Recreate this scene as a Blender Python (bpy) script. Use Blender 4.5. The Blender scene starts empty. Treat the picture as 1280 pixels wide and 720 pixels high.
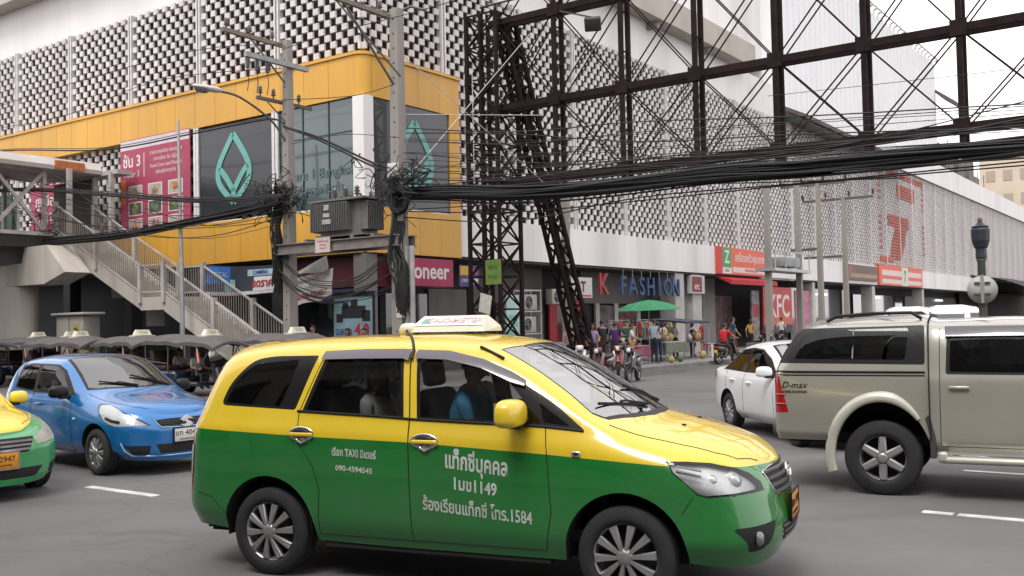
import bpy, bmesh, math, random
import numpy as np
from mathutils import Vector, Matrix, Euler
from mathutils.bvhtree import BVHTree
R = math.radians
random.seed(7)
SC = bpy.context.scene
COL = SC.collection

# ------------------------------------------------------------------ camera
CAM_H = 1.84
cd = bpy.data.cameras.new("camera"); cam = bpy.data.objects.new("camera", cd); COL.objects.link(cam)
cd.sensor_width = 36.0; cd.lens = 36.0 * 1247.0 / 1280.0
cd.clip_start = 0.05; cd.clip_end = 4000
cam.matrix_world = Matrix.Translation((0, 0, CAM_H)) @ (Matrix.Rotation(R(90 + 2.02), 4, 'X') @ Matrix.Rotation(R(-1.17), 4, 'Z'))
SC.camera = cam

# ------------------------------------------------------------------ overcast daylight
SUN_EL, SUN_AZ = 58.0, 205.0            # sun high, behind the camera and to its left, veiled by cloud
w = bpy.data.worlds.new("World"); SC.world = w; w.use_nodes = True
nt = w.node_tree; nt.nodes.clear()
wo = nt.nodes.new('ShaderNodeOutputWorld'); bg = nt.nodes.new('ShaderNodeBackground')
sky = nt.nodes.new('ShaderNodeTexSky'); sky.sky_type = 'NISHITA'; sky.sun_disc = False
sky.sun_elevation = R(SUN_EL); sky.sun_rotation = R(SUN_AZ); sky.dust_density = 4.0; sky.air_density = 1.2
hs = nt.nodes.new('ShaderNodeHueSaturation'); hs.inputs['Saturation'].default_value = 0.25
tc = nt.nodes.new('ShaderNodeTexCoord'); nz = nt.nodes.new('ShaderNodeTexNoise')
nz.inputs['Scale'].default_value = 2.2; nz.inputs['Detail'].default_value = 5
mp = nt.nodes.new('ShaderNodeMapping'); mp.inputs['Scale'].default_value = (1, 1, 2.5)
cr = nt.nodes.new('ShaderNodeMix'); cr.data_type = 'RGBA'
cr.inputs[6].default_value = (10.5, 10.0, 10.1, 1); cr.inputs[7].default_value = (12.9, 12.3, 12.4, 1)   # cloud deck, darker and lighter patches
mx = nt.nodes.new('ShaderNodeMix'); mx.data_type = 'RGBA'; mx.inputs[0].default_value = 0.86
nt.links.new(tc.outputs['Generated'], mp.inputs[0]); nt.links.new(mp.outputs[0], nz.inputs[0])
nt.links.new(nz.outputs[0], cr.inputs[0]); nt.links.new(sky.outputs[0], hs.inputs['Color'])
nt.links.new(hs.outputs[0], mx.inputs[6]); nt.links.new(cr.outputs[2], mx.inputs[7])
nt.links.new(mx.outputs[2], bg.inputs[0]); bg.inputs[1].default_value = 0.085
nt.links.new(bg.outputs[0], wo.inputs[0])
sl = bpy.data.lights.new("sun", 'SUN'); so = bpy.data.objects.new("sun", sl); COL.objects.link(so)
sl.energy = 1.1; sl.angle = R(24); sl.color = (1, 0.97, 0.93)
_a = R(SUN_AZ)
so.rotation_euler = Vector((-math.sin(_a) * math.cos(R(SUN_EL)), -math.cos(_a) * math.cos(R(SUN_EL)), -math.sin(R(SUN_EL)))).to_track_quat('-Z', 'Y').to_euler()
vs = SC.view_settings; vs.view_transform = 'Standard'; vs.look = 'None'; vs.gamma = 1; vs.use_curve_mapping = False
vs.exposure = 0.98
SC.cycles.max_bounces = 8; SC.cycles.transparent_max_bounces = 12; SC.cycles.diffuse_bounces = 3; SC.cycles.glossy_bounces = 3
SC.cycles.use_denoising = True
SC.cycles.caustics_reflective = False; SC.cycles.caustics_refractive = False
# ------------------------------------------------------------------ materials
_mats = {}
def M(name, col, rough=0.6, var=0.12, scale=4.0, metal=0.0, bump=0.0, coat=0.0, spec=0.5, dirt=0.0, dirtcol=(0.12, 0.1, 0.085), emit=0.0, streak=False):
    if name in _mats: return _mats[name]
    m = bpy.data.materials.new(name); m.use_nodes = True; _mats[name] = m
    n, l = m.node_tree.nodes, m.node_tree.links
    b = n['Principled BSDF']
    b.inputs['Roughness'].default_value = rough; b.inputs['Metallic'].default_value = metal
    b.inputs['Specular IOR Level'].default_value = spec
    if coat: b.inputs['Coat Weight'].default_value = coat; b.inputs['Coat Roughness'].default_value = 0.04
    t = n.new('ShaderNodeTexCoord'); no = n.new('ShaderNodeTexNoise')
    no.inputs['Scale'].default_value = scale; no.inputs['Detail'].default_value = 6; no.inputs['Roughness'].default_value = 0.6
    mp = n.new('ShaderNodeMapping'); l.new(t.outputs['Object'], mp.inputs[0]); l.new(mp.outputs[0], no.inputs[0])
    if streak: mp.inputs['Scale'].default_value = (1, 1, 0.12)
    r = n.new('ShaderNodeMapRange'); r.inputs[1].default_value = 0.3; r.inputs[2].default_value = 0.7
    r.inputs[3].default_value = 1 - var; r.inputs[4].default_value = 1 + var * 0.6
    l.new(no.outputs[0], r.inputs[0])
    hv = n.new('ShaderNodeHueSaturation'); hv.inputs['Color'].default_value = (*col, 1)
    l.new(r.outputs[0], hv.inputs['Value'])
    out = hv.outputs[0]
    if dirt:
        n2 = n.new('ShaderNodeTexNoise'); n2.inputs['Scale'].default_value = scale * 0.35; n2.inputs['Detail'].default_value = 8
        l.new(mp.outputs[0], n2.inputs[0])
        r2 = n.new('ShaderNodeMapRange'); r2.inputs[1].default_value = 0.48; r2.inputs[2].default_value = 0.75
        r2.inputs[3].default_value = 0; r2.inputs[4].default_value = dirt; l.new(n2.outputs[0], r2.inputs[0])
        mi = n.new('ShaderNodeMix'); mi.data_type = 'RGBA'; mi.inputs[7].default_value = (*dirtcol, 1)
        l.new(r2.outputs[0], mi.inputs[0]); l.new(out, mi.inputs[6]); out = mi.outputs[2]
    l.new(out, b.inputs['Base Color'])
    if bump:
        bp = n.new('ShaderNodeBump'); bp.inputs['Strength'].default_value = bump; bp.inputs['Distance'].default_value = 0.02
        n3 = n.new('ShaderNodeTexNoise'); n3.inputs['Scale'].default_value = scale * 8; l.new(t.outputs['Object'], n3.inputs[0])
        l.new(n3.outputs[0], bp.inputs['Height']); l.new(bp.outputs[0], b.inputs['Normal'])
    if emit:
        l.new(out, b.inputs['Emission Color']); b.inputs['Emission Strength'].default_value = emit
    return m

def glass(name, tint, refl_ior=1.5, rough=0.0):
    """window glass: tinted see-through sheet with Fresnel reflection"""
    if name in _mats: return _mats[name]
    m = bpy.data.materials.new(name); m.use_nodes = True; _mats[name] = m
    n, l = m.node_tree.nodes, m.node_tree.links; n.clear()
    o = n.new('ShaderNodeOutputMaterial'); mx = n.new('ShaderNodeMixShader'); fr = n.new('ShaderNodeFresnel'); fr.inputs[0].default_value = refl_ior
    tr = n.new('ShaderNodeBsdfTransparent'); tr.inputs[0].default_value = (*tint, 1)
    gl = n.new('ShaderNodeBsdfGlossy'); gl.inputs['Roughness'].default_value = rough; gl.inputs[0].default_value = (0.95, 0.97, 0.97, 1)
    l.new(fr.outputs[0], mx.inputs[0]); l.new(tr.outputs[0], mx.inputs[1]); l.new(gl.outputs[0], mx.inputs[2]); l.new(mx.outputs[0], o.inputs[0])
    return m

# ------------------------------------------------------------------ mesh builder
class MB:
    def __init__(s): s.v = []; s.f = []; s.m = []; s.sm = []
    def add(s, vs, fs, mi=0, smooth=False):
        o = len(s.v); s.v.extend([tuple(p) for p in vs])
        for f in fs: s.f.append(tuple(i + o for i in f)); s.m.append(mi); s.sm.append(smooth)
        return s
    def box(s, x0, x1, y0, y1, z0, z1, mi=0, mat=None):
        vs = [(x, y, z) for z in (z0, z1) for y in (y0, y1) for x in (x0, x1)]
        if mat is not None: vs = [mat @ Vector(p) for p in vs]
        return s.add(vs, [(0, 2, 3, 1), (4, 5, 7, 6), (0, 1, 5, 4), (2, 6, 7, 3), (0, 4, 6, 2), (1, 3, 7, 5)], mi)
    def cbox(s, c, d, mi=0, rz=0, mat=None):
        m = Matrix.Translation(c) @ Matrix.Rotation(rz, 4, 'Z')
        if mat is not None: m = m @ mat
        return s.box(-d[0] / 2, d[0] / 2, -d[1] / 2, d[1] / 2, -d[2] / 2, d[2] / 2, mi, m)
    def rbox(s, c, d, b=0.02, mi=0, mat=None, seg=1):
        bm = bmesh.new(); bmesh.ops.create_cube(bm, size=1)
        for v in bm.verts: v.co = Vector((v.co.x * d[0], v.co.y * d[1], v.co.z * d[2]))
        bmesh.ops.bevel(bm, geom=list(bm.edges), offset=b, segments=seg + 1, profile=0.5, affect='EDGES')
        T = Matrix.Translation(c)
        if mat is not None: T = T @ mat
        bm.verts.index_update()
        s.add([T @ v.co for v in bm.verts], [[v.index for v in f.verts] for f in bm.faces], mi, seg > 0); bm.free(); return s
    def bar(s, p, q, w=0.05, h=None, mi=0, up=(0, 0, 1)):
        h = h or w; p = Vector(p); q = Vector(q); d = (q - p)
        L = d.length
        if L < 1e-6: return s
        d /= L; u = Vector(up)
        if abs(d.dot(u)) > 0.98: u = Vector((1, 0, 0))
        a = d.cross(u).normalized(); b = a.cross(d)
        vs = [pp + a * (w / 2 * sx) + b * (h / 2 * sy) for pp in (p, q) for sx, sy in ((-1, -1), (1, -1), (1, 1), (-1, 1))]
        return s.add(vs, [(3, 2, 1, 0), (4, 5, 6, 7), (0, 1, 5, 4), (1, 2, 6, 5), (2, 3, 7, 6), (3, 0, 4, 7)], mi)
    def tube(s, pts, r, seg=8, mi=0, cap=True, closed=False):
        pts = [Vector(p) for p in pts]; n = len(pts)
        rs = r if isinstance(r, (list, tuple)) else [r] * n
        vs = []; a = None
        for i, p in enumerate(pts):
            if closed: d = pts[(i + 1) % n] - pts[i - 1]
            else: d = (pts[min(i + 1, n - 1)] - pts[max(i - 1, 0)])
            d.normalize()
            if a is None:
                u = Vector((0, 0, 1)) if abs(d.z) < 0.9 else Vector((1, 0, 0))
                a = d.cross(u).normalized()
            else:
                a = (a - d * a.dot(d)).normalized()
            b = a.cross(d)
            for k in range(seg):
                t = 2 * math.pi * k / seg; vs.append(p + (a * math.cos(t) + b * math.sin(t)) * rs[i])
        fs = []
        for i in range(n if closed else n - 1):
            j = (i + 1) % n
            for k in range(seg):
                fs.append((i * seg + k, i * seg + (k + 1) % seg, j * seg + (k + 1) % seg, j * seg + k))
        s.add(vs, fs, mi, True)
        if cap and not closed:
            s.add(vs[:seg], [tuple(range(seg))], mi); s.add(vs[-seg:], [tuple(reversed(range(seg)))], mi)
        return s
    def cyl(s, p, q, r, seg=16, mi=0, r2=None): return s.tube([p, q], [r, r if r2 is None else r2], seg, mi)
    def lathe(s, prof, seg=24, mi=0, mat=None, smooth=True):
        """prof: (r, h) pairs, turned round local Z"""
        vs = []; n = len(prof)
        for k in range(seg):
            t = 2 * math.pi * k / seg
            for r, h in prof:
                p = Vector((r * math.cos(t), r * math.sin(t), h)); vs.append(mat @ p if mat is not None else p)
        fs = []
        for k in range(seg):
            k2 = (k + 1) % seg
            for i in range(n - 1): fs.append((k * n + i, k2 * n + i, k2 * n + i + 1, k * n + i + 1))
        return s.add(vs, fs, mi, smooth)
    def prism(s, poly, t, mat=None, mi=0):
        """poly in local XY, thickness along local Z from 0 to t"""
        n = len(poly); ar = sum(poly[i][0] * poly[(i + 1) % n][1] - poly[(i + 1) % n][0] * poly[i][1] for i in range(n))
        if ar < 0: poly = poly[::-1]
        vs = [Vector((x, y, 0)) for x, y in poly] + [Vector((x, y, t)) for x, y in poly]
        if mat is not None: vs = [mat @ v for v in vs]
        fs = [tuple(reversed(range(n))), tuple(range(n, 2 * n))] + [(i, (i + 1) % n, n + (i + 1) % n, n + i) for i in range(n)]
        return s.add(vs, fs, mi)
    def ball(s, c, r, seg=12, rings=8, mi=0, sc=(1, 1, 1)):
        vs = []; fs = []
        for i in range(rings + 1):
            a = math.pi * i / rings
            for k in range(seg):
                t = 2 * math.pi * k / seg
                vs.append((c[0] + r * sc[0] * math.sin(a) * math.cos(t), c[1] + r * sc[1] * math.sin(a) * math.sin(t), c[2] + r * sc[2] * math.cos(a)))
        for i in range(rings):
            for k in range(seg): fs.append((i * seg + k, (i + 1) * seg + k, (i + 1) * seg + (k + 1) % seg, i * seg + (k + 1) % seg))
        return s.add(vs, fs, mi, True)
    def grid(s, fn, nu, nv, mi=0, smooth=True):
        vs = [fn(i / nu, j / nv) for i in range(nu + 1) for j in range(nv + 1)]
        fs = [(i * (nv + 1) + j, (i + 1) * (nv + 1) + j, (i + 1) * (nv + 1) + j + 1, i * (nv + 1) + j + 1) for i in range(nu) for j in range(nv)]
        return s.add(vs, fs, mi, smooth)
    def xf(s, mat):
        s.v = [tuple(mat @ Vector(p)) for p in s.v]; return s
    def mesh(s, name, mats):
        me = bpy.data.meshes.new(name); me.from_pydata(s.v, [], s.f)
        for m in (mats if isinstance(mats, (list, tuple)) else [mats]): me.materials.append(m)
        me.polygons.foreach_set('material_index', s.m); me.polygons.foreach_set('use_smooth', s.sm); me.update()
        return me
    def build(s, name, mats, parent=None, loc=(0, 0, 0), rz=0):
        o = bpy.data.objects.new(name, s.mesh(name, mats)); COL.objects.link(o)
        o.location = loc; o.rotation_euler = (0, 0, rz)
        if parent is not None: o.parent = parent
        return o

def tag(o, label=None, cat=None, group=None, kind=None):
    if label: o['label'] = label
    if cat: o['category'] = cat
    if group: o['group'] = group
    if kind: o['kind'] = kind
    return o
def thing(name, label, cat, loc=(0, 0, 0), rz=0, group=None):
    o = bpy.data.objects.new(name, None); COL.objects.link(o); o.empty_display_size = 0.2
    o.location = loc; o.rotation_euler = (0, 0, rz)
    return tag(o, label, cat, group)
def copy_tree(o, loc=None, rz=None, label=None, parent=None):
    c = o.copy(); COL.objects.link(c)
    if parent is not None: c.parent = parent
    if loc is not None: c.location = loc
    if rz is not None: c.rotation_euler = (0, 0, rz)
    if label: c['label'] = label
    for ch in list(o.children): copy_tree(ch, parent=c)
    return c

def text_mb(body, size=1.0, depth=0.01, mi=0, mat=None, bold=0.0, align='CENTER', sx=1.0):
    """lettering as a mesh: letters in local XY, thickness along +Z"""
    cu = bpy.data.curves.new('lettering', 'FONT'); cu.body = body; cu.size = size; cu.extrude = depth / 2; cu.offset = bold
    cu.align_x = align; cu.align_y = 'CENTER'; cu.resolution_u = 3
    o = bpy.data.objects.new('lettering', cu); COL.objects.link(o)
    me = bpy.data.meshes.new_from_object(o.evaluated_get(bpy.context.evaluated_depsgraph_get()))
    mb = MB(); T = (mat if mat is not None else Matrix.Identity(4)) @ Matrix.Diagonal((sx, 1, 1, 1))
    mb.add([T @ v.co for v in me.vertices], [list(p.vertices) for p in me.polygons], mi)
    bpy.data.objects.remove(o); bpy.data.curves.remove(cu); bpy.data.meshes.remove(me)
    return mb
def merge(a, b): a.add(b.v, b.f, 0); a.m[-len(b.f):] = b.m; a.sm[-len(b.f):] = b.sm; return a

# local frame of the street corner: x along the left facade (towards the right), y along the right facade (away), outside is x>0 / y<0
A_C = R(-35.5); C0 = Vector((-4.7, 32.1, 0)); E1 = Vector((math.cos(A_C), math.sin(A_C), 0)); E2 = Vector((-math.sin(A_C), math.cos(A_C), 0))
def W(x, y, z=0.0): return C0 + E1 * x + E2 * y + Vector((0, 0, z))
CM = cam.matrix_world.to_3x3()
def at(px, py, dist):
    """the point seen at a pixel of the 1280x720 photograph, dist metres in front of the camera"""
    d = CM @ Vector(((px - 640) / 1247, (360 - py) / 1247, -1)); d /= d.y
    return Vector((0, 0, CAM_H)) + d * dist
def ground(px, py, z=0.0):
    d = CM @ Vector(((px - 640) / 1247, (360 - py) / 1247, -1))
    return Vector((0, 0, CAM_H)) + d * ((z - CAM_H) / d.z)
XN = Matrix.Rotation(R(90), 4, 'X')          # XY drawing -> upright, facing -Y
def face_left(x, y, z): return Matrix.Translation((x, y, z)) @ XN                                   # on the left facade (faces -y)
def face_right(x, y, z): return Matrix.Translation((x, y, z)) @ Matrix.Rotation(R(90), 4, 'Z') @ XN   # on the right facade (faces +x)
# ------------------------------------------------------------------ car bodies
def pchip(t, Y, tq):
    t = np.asarray(t, float); Y = np.asarray(Y, float); h = np.diff(t); d = np.diff(Y, axis=0) / h[:, None]
    n = len(t); m = np.zeros_like(Y)
    for i in range(1, n - 1):
        w1 = 2 * h[i] + h[i - 1]; w2 = h[i] + 2 * h[i - 1]
        s = (d[i - 1] * d[i]) > 0
        with np.errstate(divide='ignore', invalid='ignore'):
            hm = (w1 + w2) / (w1 / d[i - 1] + w2 / d[i])
        m[i] = np.where(s, hm, 0)
    m[0] = d[0]; m[-1] = d[-1]
    k = np.clip(np.searchsorted(t, tq, side='right') - 1, 0, n - 2)
    s = ((tq - t[k]) / h[k])[:, None]; hh = h[k][:, None]
    return (2 * s**3 - 3 * s**2 + 1) * Y[k] + (s**3 - 2 * s**2 + s) * hh * m[k] + (-2 * s**3 + 3 * s**2) * Y[k + 1] + (s**3 - s**2) * hh * m[k + 1]

class CarBody:
    """body skin lofted through measured sections (rear centre -> side -> front centre), cut into its panels"""
    def __init__(s, st, nu=5, nv=5):
        P = np.array(st, float); S, L, _ = P.shape
        mir = P * np.array([1, -1, 1])
        E = np.concatenate([mir[1:2], P, mir[-2:-1]], 0)
        ch = np.linalg.norm(np.diff(E, axis=0), axis=2).mean(1); t = np.concatenate([[0], np.cumsum(ch)])
        tq = np.concatenate([t[i] + (t[i + 1] - t[i]) * np.arange(nu) / nu for i in range(1, S)] + [[t[S]]])
        U = pchip(t, E.reshape(S + 2, -1), tq).reshape(len(tq), L, 3)
        E2_ = np.concatenate([U, U[:, -2:-1] * np.array([1, -1, 1])], 1)
        ch = np.linalg.norm(np.diff(E2_, axis=1), axis=2).mean(0); t = np.concatenate([[0], np.cumsum(ch)])
        tq2 = np.concatenate([t[i] + (t[i + 1] - t[i]) * np.arange(nv) / nv for i in range(L - 1)] + [[t[L - 1]]])
        V = pchip(t, E2_.transpose(1, 0, 2).reshape(L + 1, -1), tq2).reshape(len(tq2), len(tq), 3).transpose(1, 0, 2)
        V[0, :, 1] = 0; V[-1, :, 1] = 0; V[:, -1, 1] = 0
        V[:, :, 1] = np.maximum(V[:, :, 1], 0)
        bm = bmesh.new(); a, b = V.shape[:2]
        for sg in (-1, 1):
            vv = [[bm.verts.new((V[i, j, 0], V[i, j, 1] * sg, V[i, j, 2])) for j in range(b)] for i in range(a)]
            for i in range(a - 1):
                for j in range(b - 1):
                    q = [vv[i][j], vv[i + 1][j], vv[i + 1][j + 1], vv[i][j + 1]]
                    bm.faces.new(q if sg < 0 else q[::-1])
        bmesh.ops.remove_doubles(bm, verts=bm.verts, dist=2e-4)
        bmesh.ops.dissolve_degenerate(bm, dist=1e-4, edges=bm.edges)
        bmesh.ops.recalc_face_normals(bm, faces=bm.faces)
        c = sum((f.calc_center_median().z * f.normal.z for f in bm.faces))
        if c < 0: bmesh.ops.reverse_faces(bm, faces=bm.faces)
        bm.normal_update(); s.bm = bm
        s.bvh = BVHTree.FromBMesh(bm); bm.verts.ensure_lookup_table(); bm.faces.ensure_lookup_table()
        s.bn = [v.normal.copy() for v in bm.verts]; s.bv = [v.co.copy() for v in bm.verts]; s.bf = [[v.index for v in f.verts] for f in bm.faces]
        s.reg = bm.faces.layers.int.new('reg'); s.mat = bm.faces.layers.int.new('mat')
        s.names = ['body']
    def normal(s, p):
        loc, nrm, fi, d = s.bvh.find_nearest(p)
        if fi is None: return Vector((0, 0, 1))
        ids = s.bf[fi]; ws = [1 / ((s.bv[i] - loc).length + 1e-4) ** 1.5 for i in ids]; n = Vector()
        for i, w_ in zip(ids, ws): n += s.bn[i] * w_
        return n.normalized()
    def cut_line(s, pts, ax, pred=None, closed=True):
        bm = s.bm; n = len(pts); k = {'side': (0, 2), 'front': (1, 2), 'top': (0, 1)}[ax]
        for i in range(n if closed else n - 1):
            p = pts[i]; q = pts[(i + 1) % n]
            mn = (min(p[0], q[0]) - .004, min(p[1], q[1]) - .004); mxx = (max(p[0], q[0]) + .004, max(p[1], q[1]) + .004)
            fs = []
            for f in bm.faces:
                if pred and not pred(f.calc_center_median()): continue
                a = [v.co[k[0]] for v in f.verts]
                if max(a) < mn[0] or min(a) > mxx[0]: continue
                a = [v.co[k[1]] for v in f.verts]
                if max(a) < mn[1] or min(a) > mxx[1]: continue
                fs.append(f)
            if not fs: continue
            d = (q[0] - p[0], q[1] - p[1]); no = [0, 0, 0]; no[k[0]] = -d[1]; no[k[1]] = d[0]; co = [0, 0, 0]; co[k[0]] = p[0]; co[k[1]] = p[1]
            ge = set()
            for f in fs: ge.update(f.edges); ge.update(f.verts)
            bmesh.ops.bisect_plane(bm, geom=fs + list(ge), dist=1e-5, plane_co=co, plane_no=no)
    @staticmethod
    def inside(pts, x, y):
        r = False; n = len(pts); j = n - 1
        for i in range(n):
            if (pts[i][1] > y) != (pts[j][1] > y) and x < (pts[j][0] - pts[i][0]) * (y - pts[i][1]) / (pts[j][1] - pts[i][1]) + pts[i][0]: r = not r
            j = i
        return r
    def region(s, name, pts, ax, pred=None, mat=None, only=None):
        """cut the outline into the skin and give the inside faces to a panel (and a paint)"""
        s.cut_line(pts, ax, pred); k = {'side': (0, 2), 'front': (1, 2), 'top': (0, 1)}[ax]
        if name is not None and name not in s.names: s.names.append(name)
        for f in s.bm.faces:
            c = f.calc_center_median()
            if pred and not pred(c): continue
            if only is not None and s.names[f[s.reg]] not in only: continue
            if s.inside(pts, c[k[0]], c[k[1]]):
                if name is not None: f[s.reg] = s.names.index(name)
                if mat is not None: f[s.mat] = mat
    def remove(s, pts, ax, pred=None):
        s.cut_line(pts, ax, pred); k = {'side': (0, 2), 'front': (1, 2), 'top': (0, 1)}[ax]; dl = []
        for f in s.bm.faces:
            c = f.calc_center_median()
            if (not pred or pred(c)) and s.inside(pts, c[k[0]], c[k[1]]): dl.append(f)
        bmesh.ops.delete(s.bm, geom=dl, context='FACES')
    def at(s, x, z, side=-1):
        """point on the flank at x, z"""
        h = s.bvh.ray_cast(Vector((x, side * 3, z)), Vector((0, -side, 0)))
        return h[0] if h[0] is not None else Vector((x, side * .8, z))
    def on(s, o, d): 
        h = s.bvh.ray_cast(Vector(o), Vector(d)); return h[0]
    def panels(s, parent, mats, spec, lining=None, lin_names=()):
        """spec: region -> (part name, list of materials, split sides?)"""
        bm = s.bm; bm.verts.index_update(); res = {}
        groups = {}
        for f in bm.faces:
            nm = s.names[f[s.reg]]; sp = spec.get(nm, (nm, None, False))
            key = (nm, (f.calc_center_median().y > 0) if sp[2] else None); groups.setdefault(key, []).append(f)
        cache = {}
        for (nm, sd), fs in groups.items():
            sp = spec.get(nm, (nm, None, False)); ids = {}; vs = []; ff = []
            for f in fs:
                q = []
                for v in f.verts:
                    if v.index not in ids: ids[v.index] = len(vs); vs.append(v.co.copy())
                    q.append(ids[v.index])
                ff.append(q)
            me = bpy.data.meshes.new(sp[0]); me.from_pydata([tuple(v) for v in vs], [], ff)
            ml = sp[1] or mats
            for m in ml: me.materials.append(m)
            me.polygons.foreach_set('material_index', [min(f[s.mat], len(ml) - 1) if sp[1] is None else 0 for f in fs])
            me.polygons.foreach_set('use_smooth', [True] * len(ff)); me.update()
            nr = [None] * len(vs)
            for vi, i in ids.items():
                if vi not in cache: cache[vi] = s.normal(vs[i])
                nr[i] = tuple(cache[vi])
            me.normals_split_custom_set_from_vertices(nr)
            o = bpy.data.objects.new(sp[0], me); COL.objects.link(o); o.parent = parent; res[(nm, sd)] = o
            if nm in lin_names:
                m2 = bpy.data.meshes.new('lining'); m2.from_pydata([tuple(v - Vector(nr[i]) * 0.03) for i, v in enumerate(vs)], [], [q[::-1] for q in ff])
                m2.materials.append(lining); m2.polygons.foreach_set('use_smooth', [True] * len(ff)); m2.update()
                o2 = bpy.data.objects.new('lining', m2); COL.objects.link(o2); o2.parent = o
        return res
    def line(s, mb, pts, side=-1, r=0.0035, sub=0.06, off=0.0):
        """shut line between panels laid in the skin, outline in x, z"""
        out = []
        for (p, q) in zip(pts[:-1], pts[1:]):
            n = max(1, int(math.hypot(q[0] - p[0], q[1] - p[1]) / sub))
            out += [(p[0] + (q[0] - p[0]) * i / n, p[1] + (q[1] - p[1]) * i / n) for i in range(n)]
        out.append(pts[-1])
        mb.tube([s.at(x, z, side) + Vector((0, side * off, 0)) for x, z in out], r, 5)
    def line_top(s, mb, pts, r=0.004, sub=0.06, off=0.0):
        out = []
        for (p, q) in zip(pts[:-1], pts[1:]):
            n = max(1, int(math.hypot(q[0] - p[0], q[1] - p[1]) / sub))
            out += [(p[0] + (q[0] - p[0]) * i / n, p[1] + (q[1] - p[1]) * i / n) for i in range(n)]
        out.append(pts[-1]); L = []
        for x, y in out:
            h = s.on((x, y, 4), (0, 0, -1))
            if h is not None: L.append(h + Vector((0, 0, off)))
        mb.tube(L, r, 5)

def arc(cx, cz, r, a0, a1, n): return [(cx + r * math.cos(R(a0 + (a1 - a0) * i / n)), cz + r * math.sin(R(a0 + (a1 - a0) * i / n))) for i in range(n + 1)]
def arch_poly(cx, r, cz, zb=0.05): return [(cx - r, zb)] + arc(cx, cz, r, 180, 0, 22) + [(cx + r, zb)]
def rounded(poly, r, n=4):
    out = []; m = len(poly)
    for i in range(m):
        p = Vector(poly[i]); a = Vector(poly[i - 1]); b = Vector(poly[(i + 1) % m])
        rr = r[i] if isinstance(r, (list, tuple)) else r
        da = (a - p); db = (b - p); k = min(rr, da.length * .45, db.length * .45)
        if k < 1e-4: out.append(tuple(p)); continue
        s0 = p + da.normalized() * k; s1 = p + db.normalized() * k
        for j in range(n + 1):
            t = j / n; q = s0 * (1 - t) ** 2 + p * 2 * t * (1 - t) + s1 * t * t; out.append((q.x, q.y))
    return out

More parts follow.
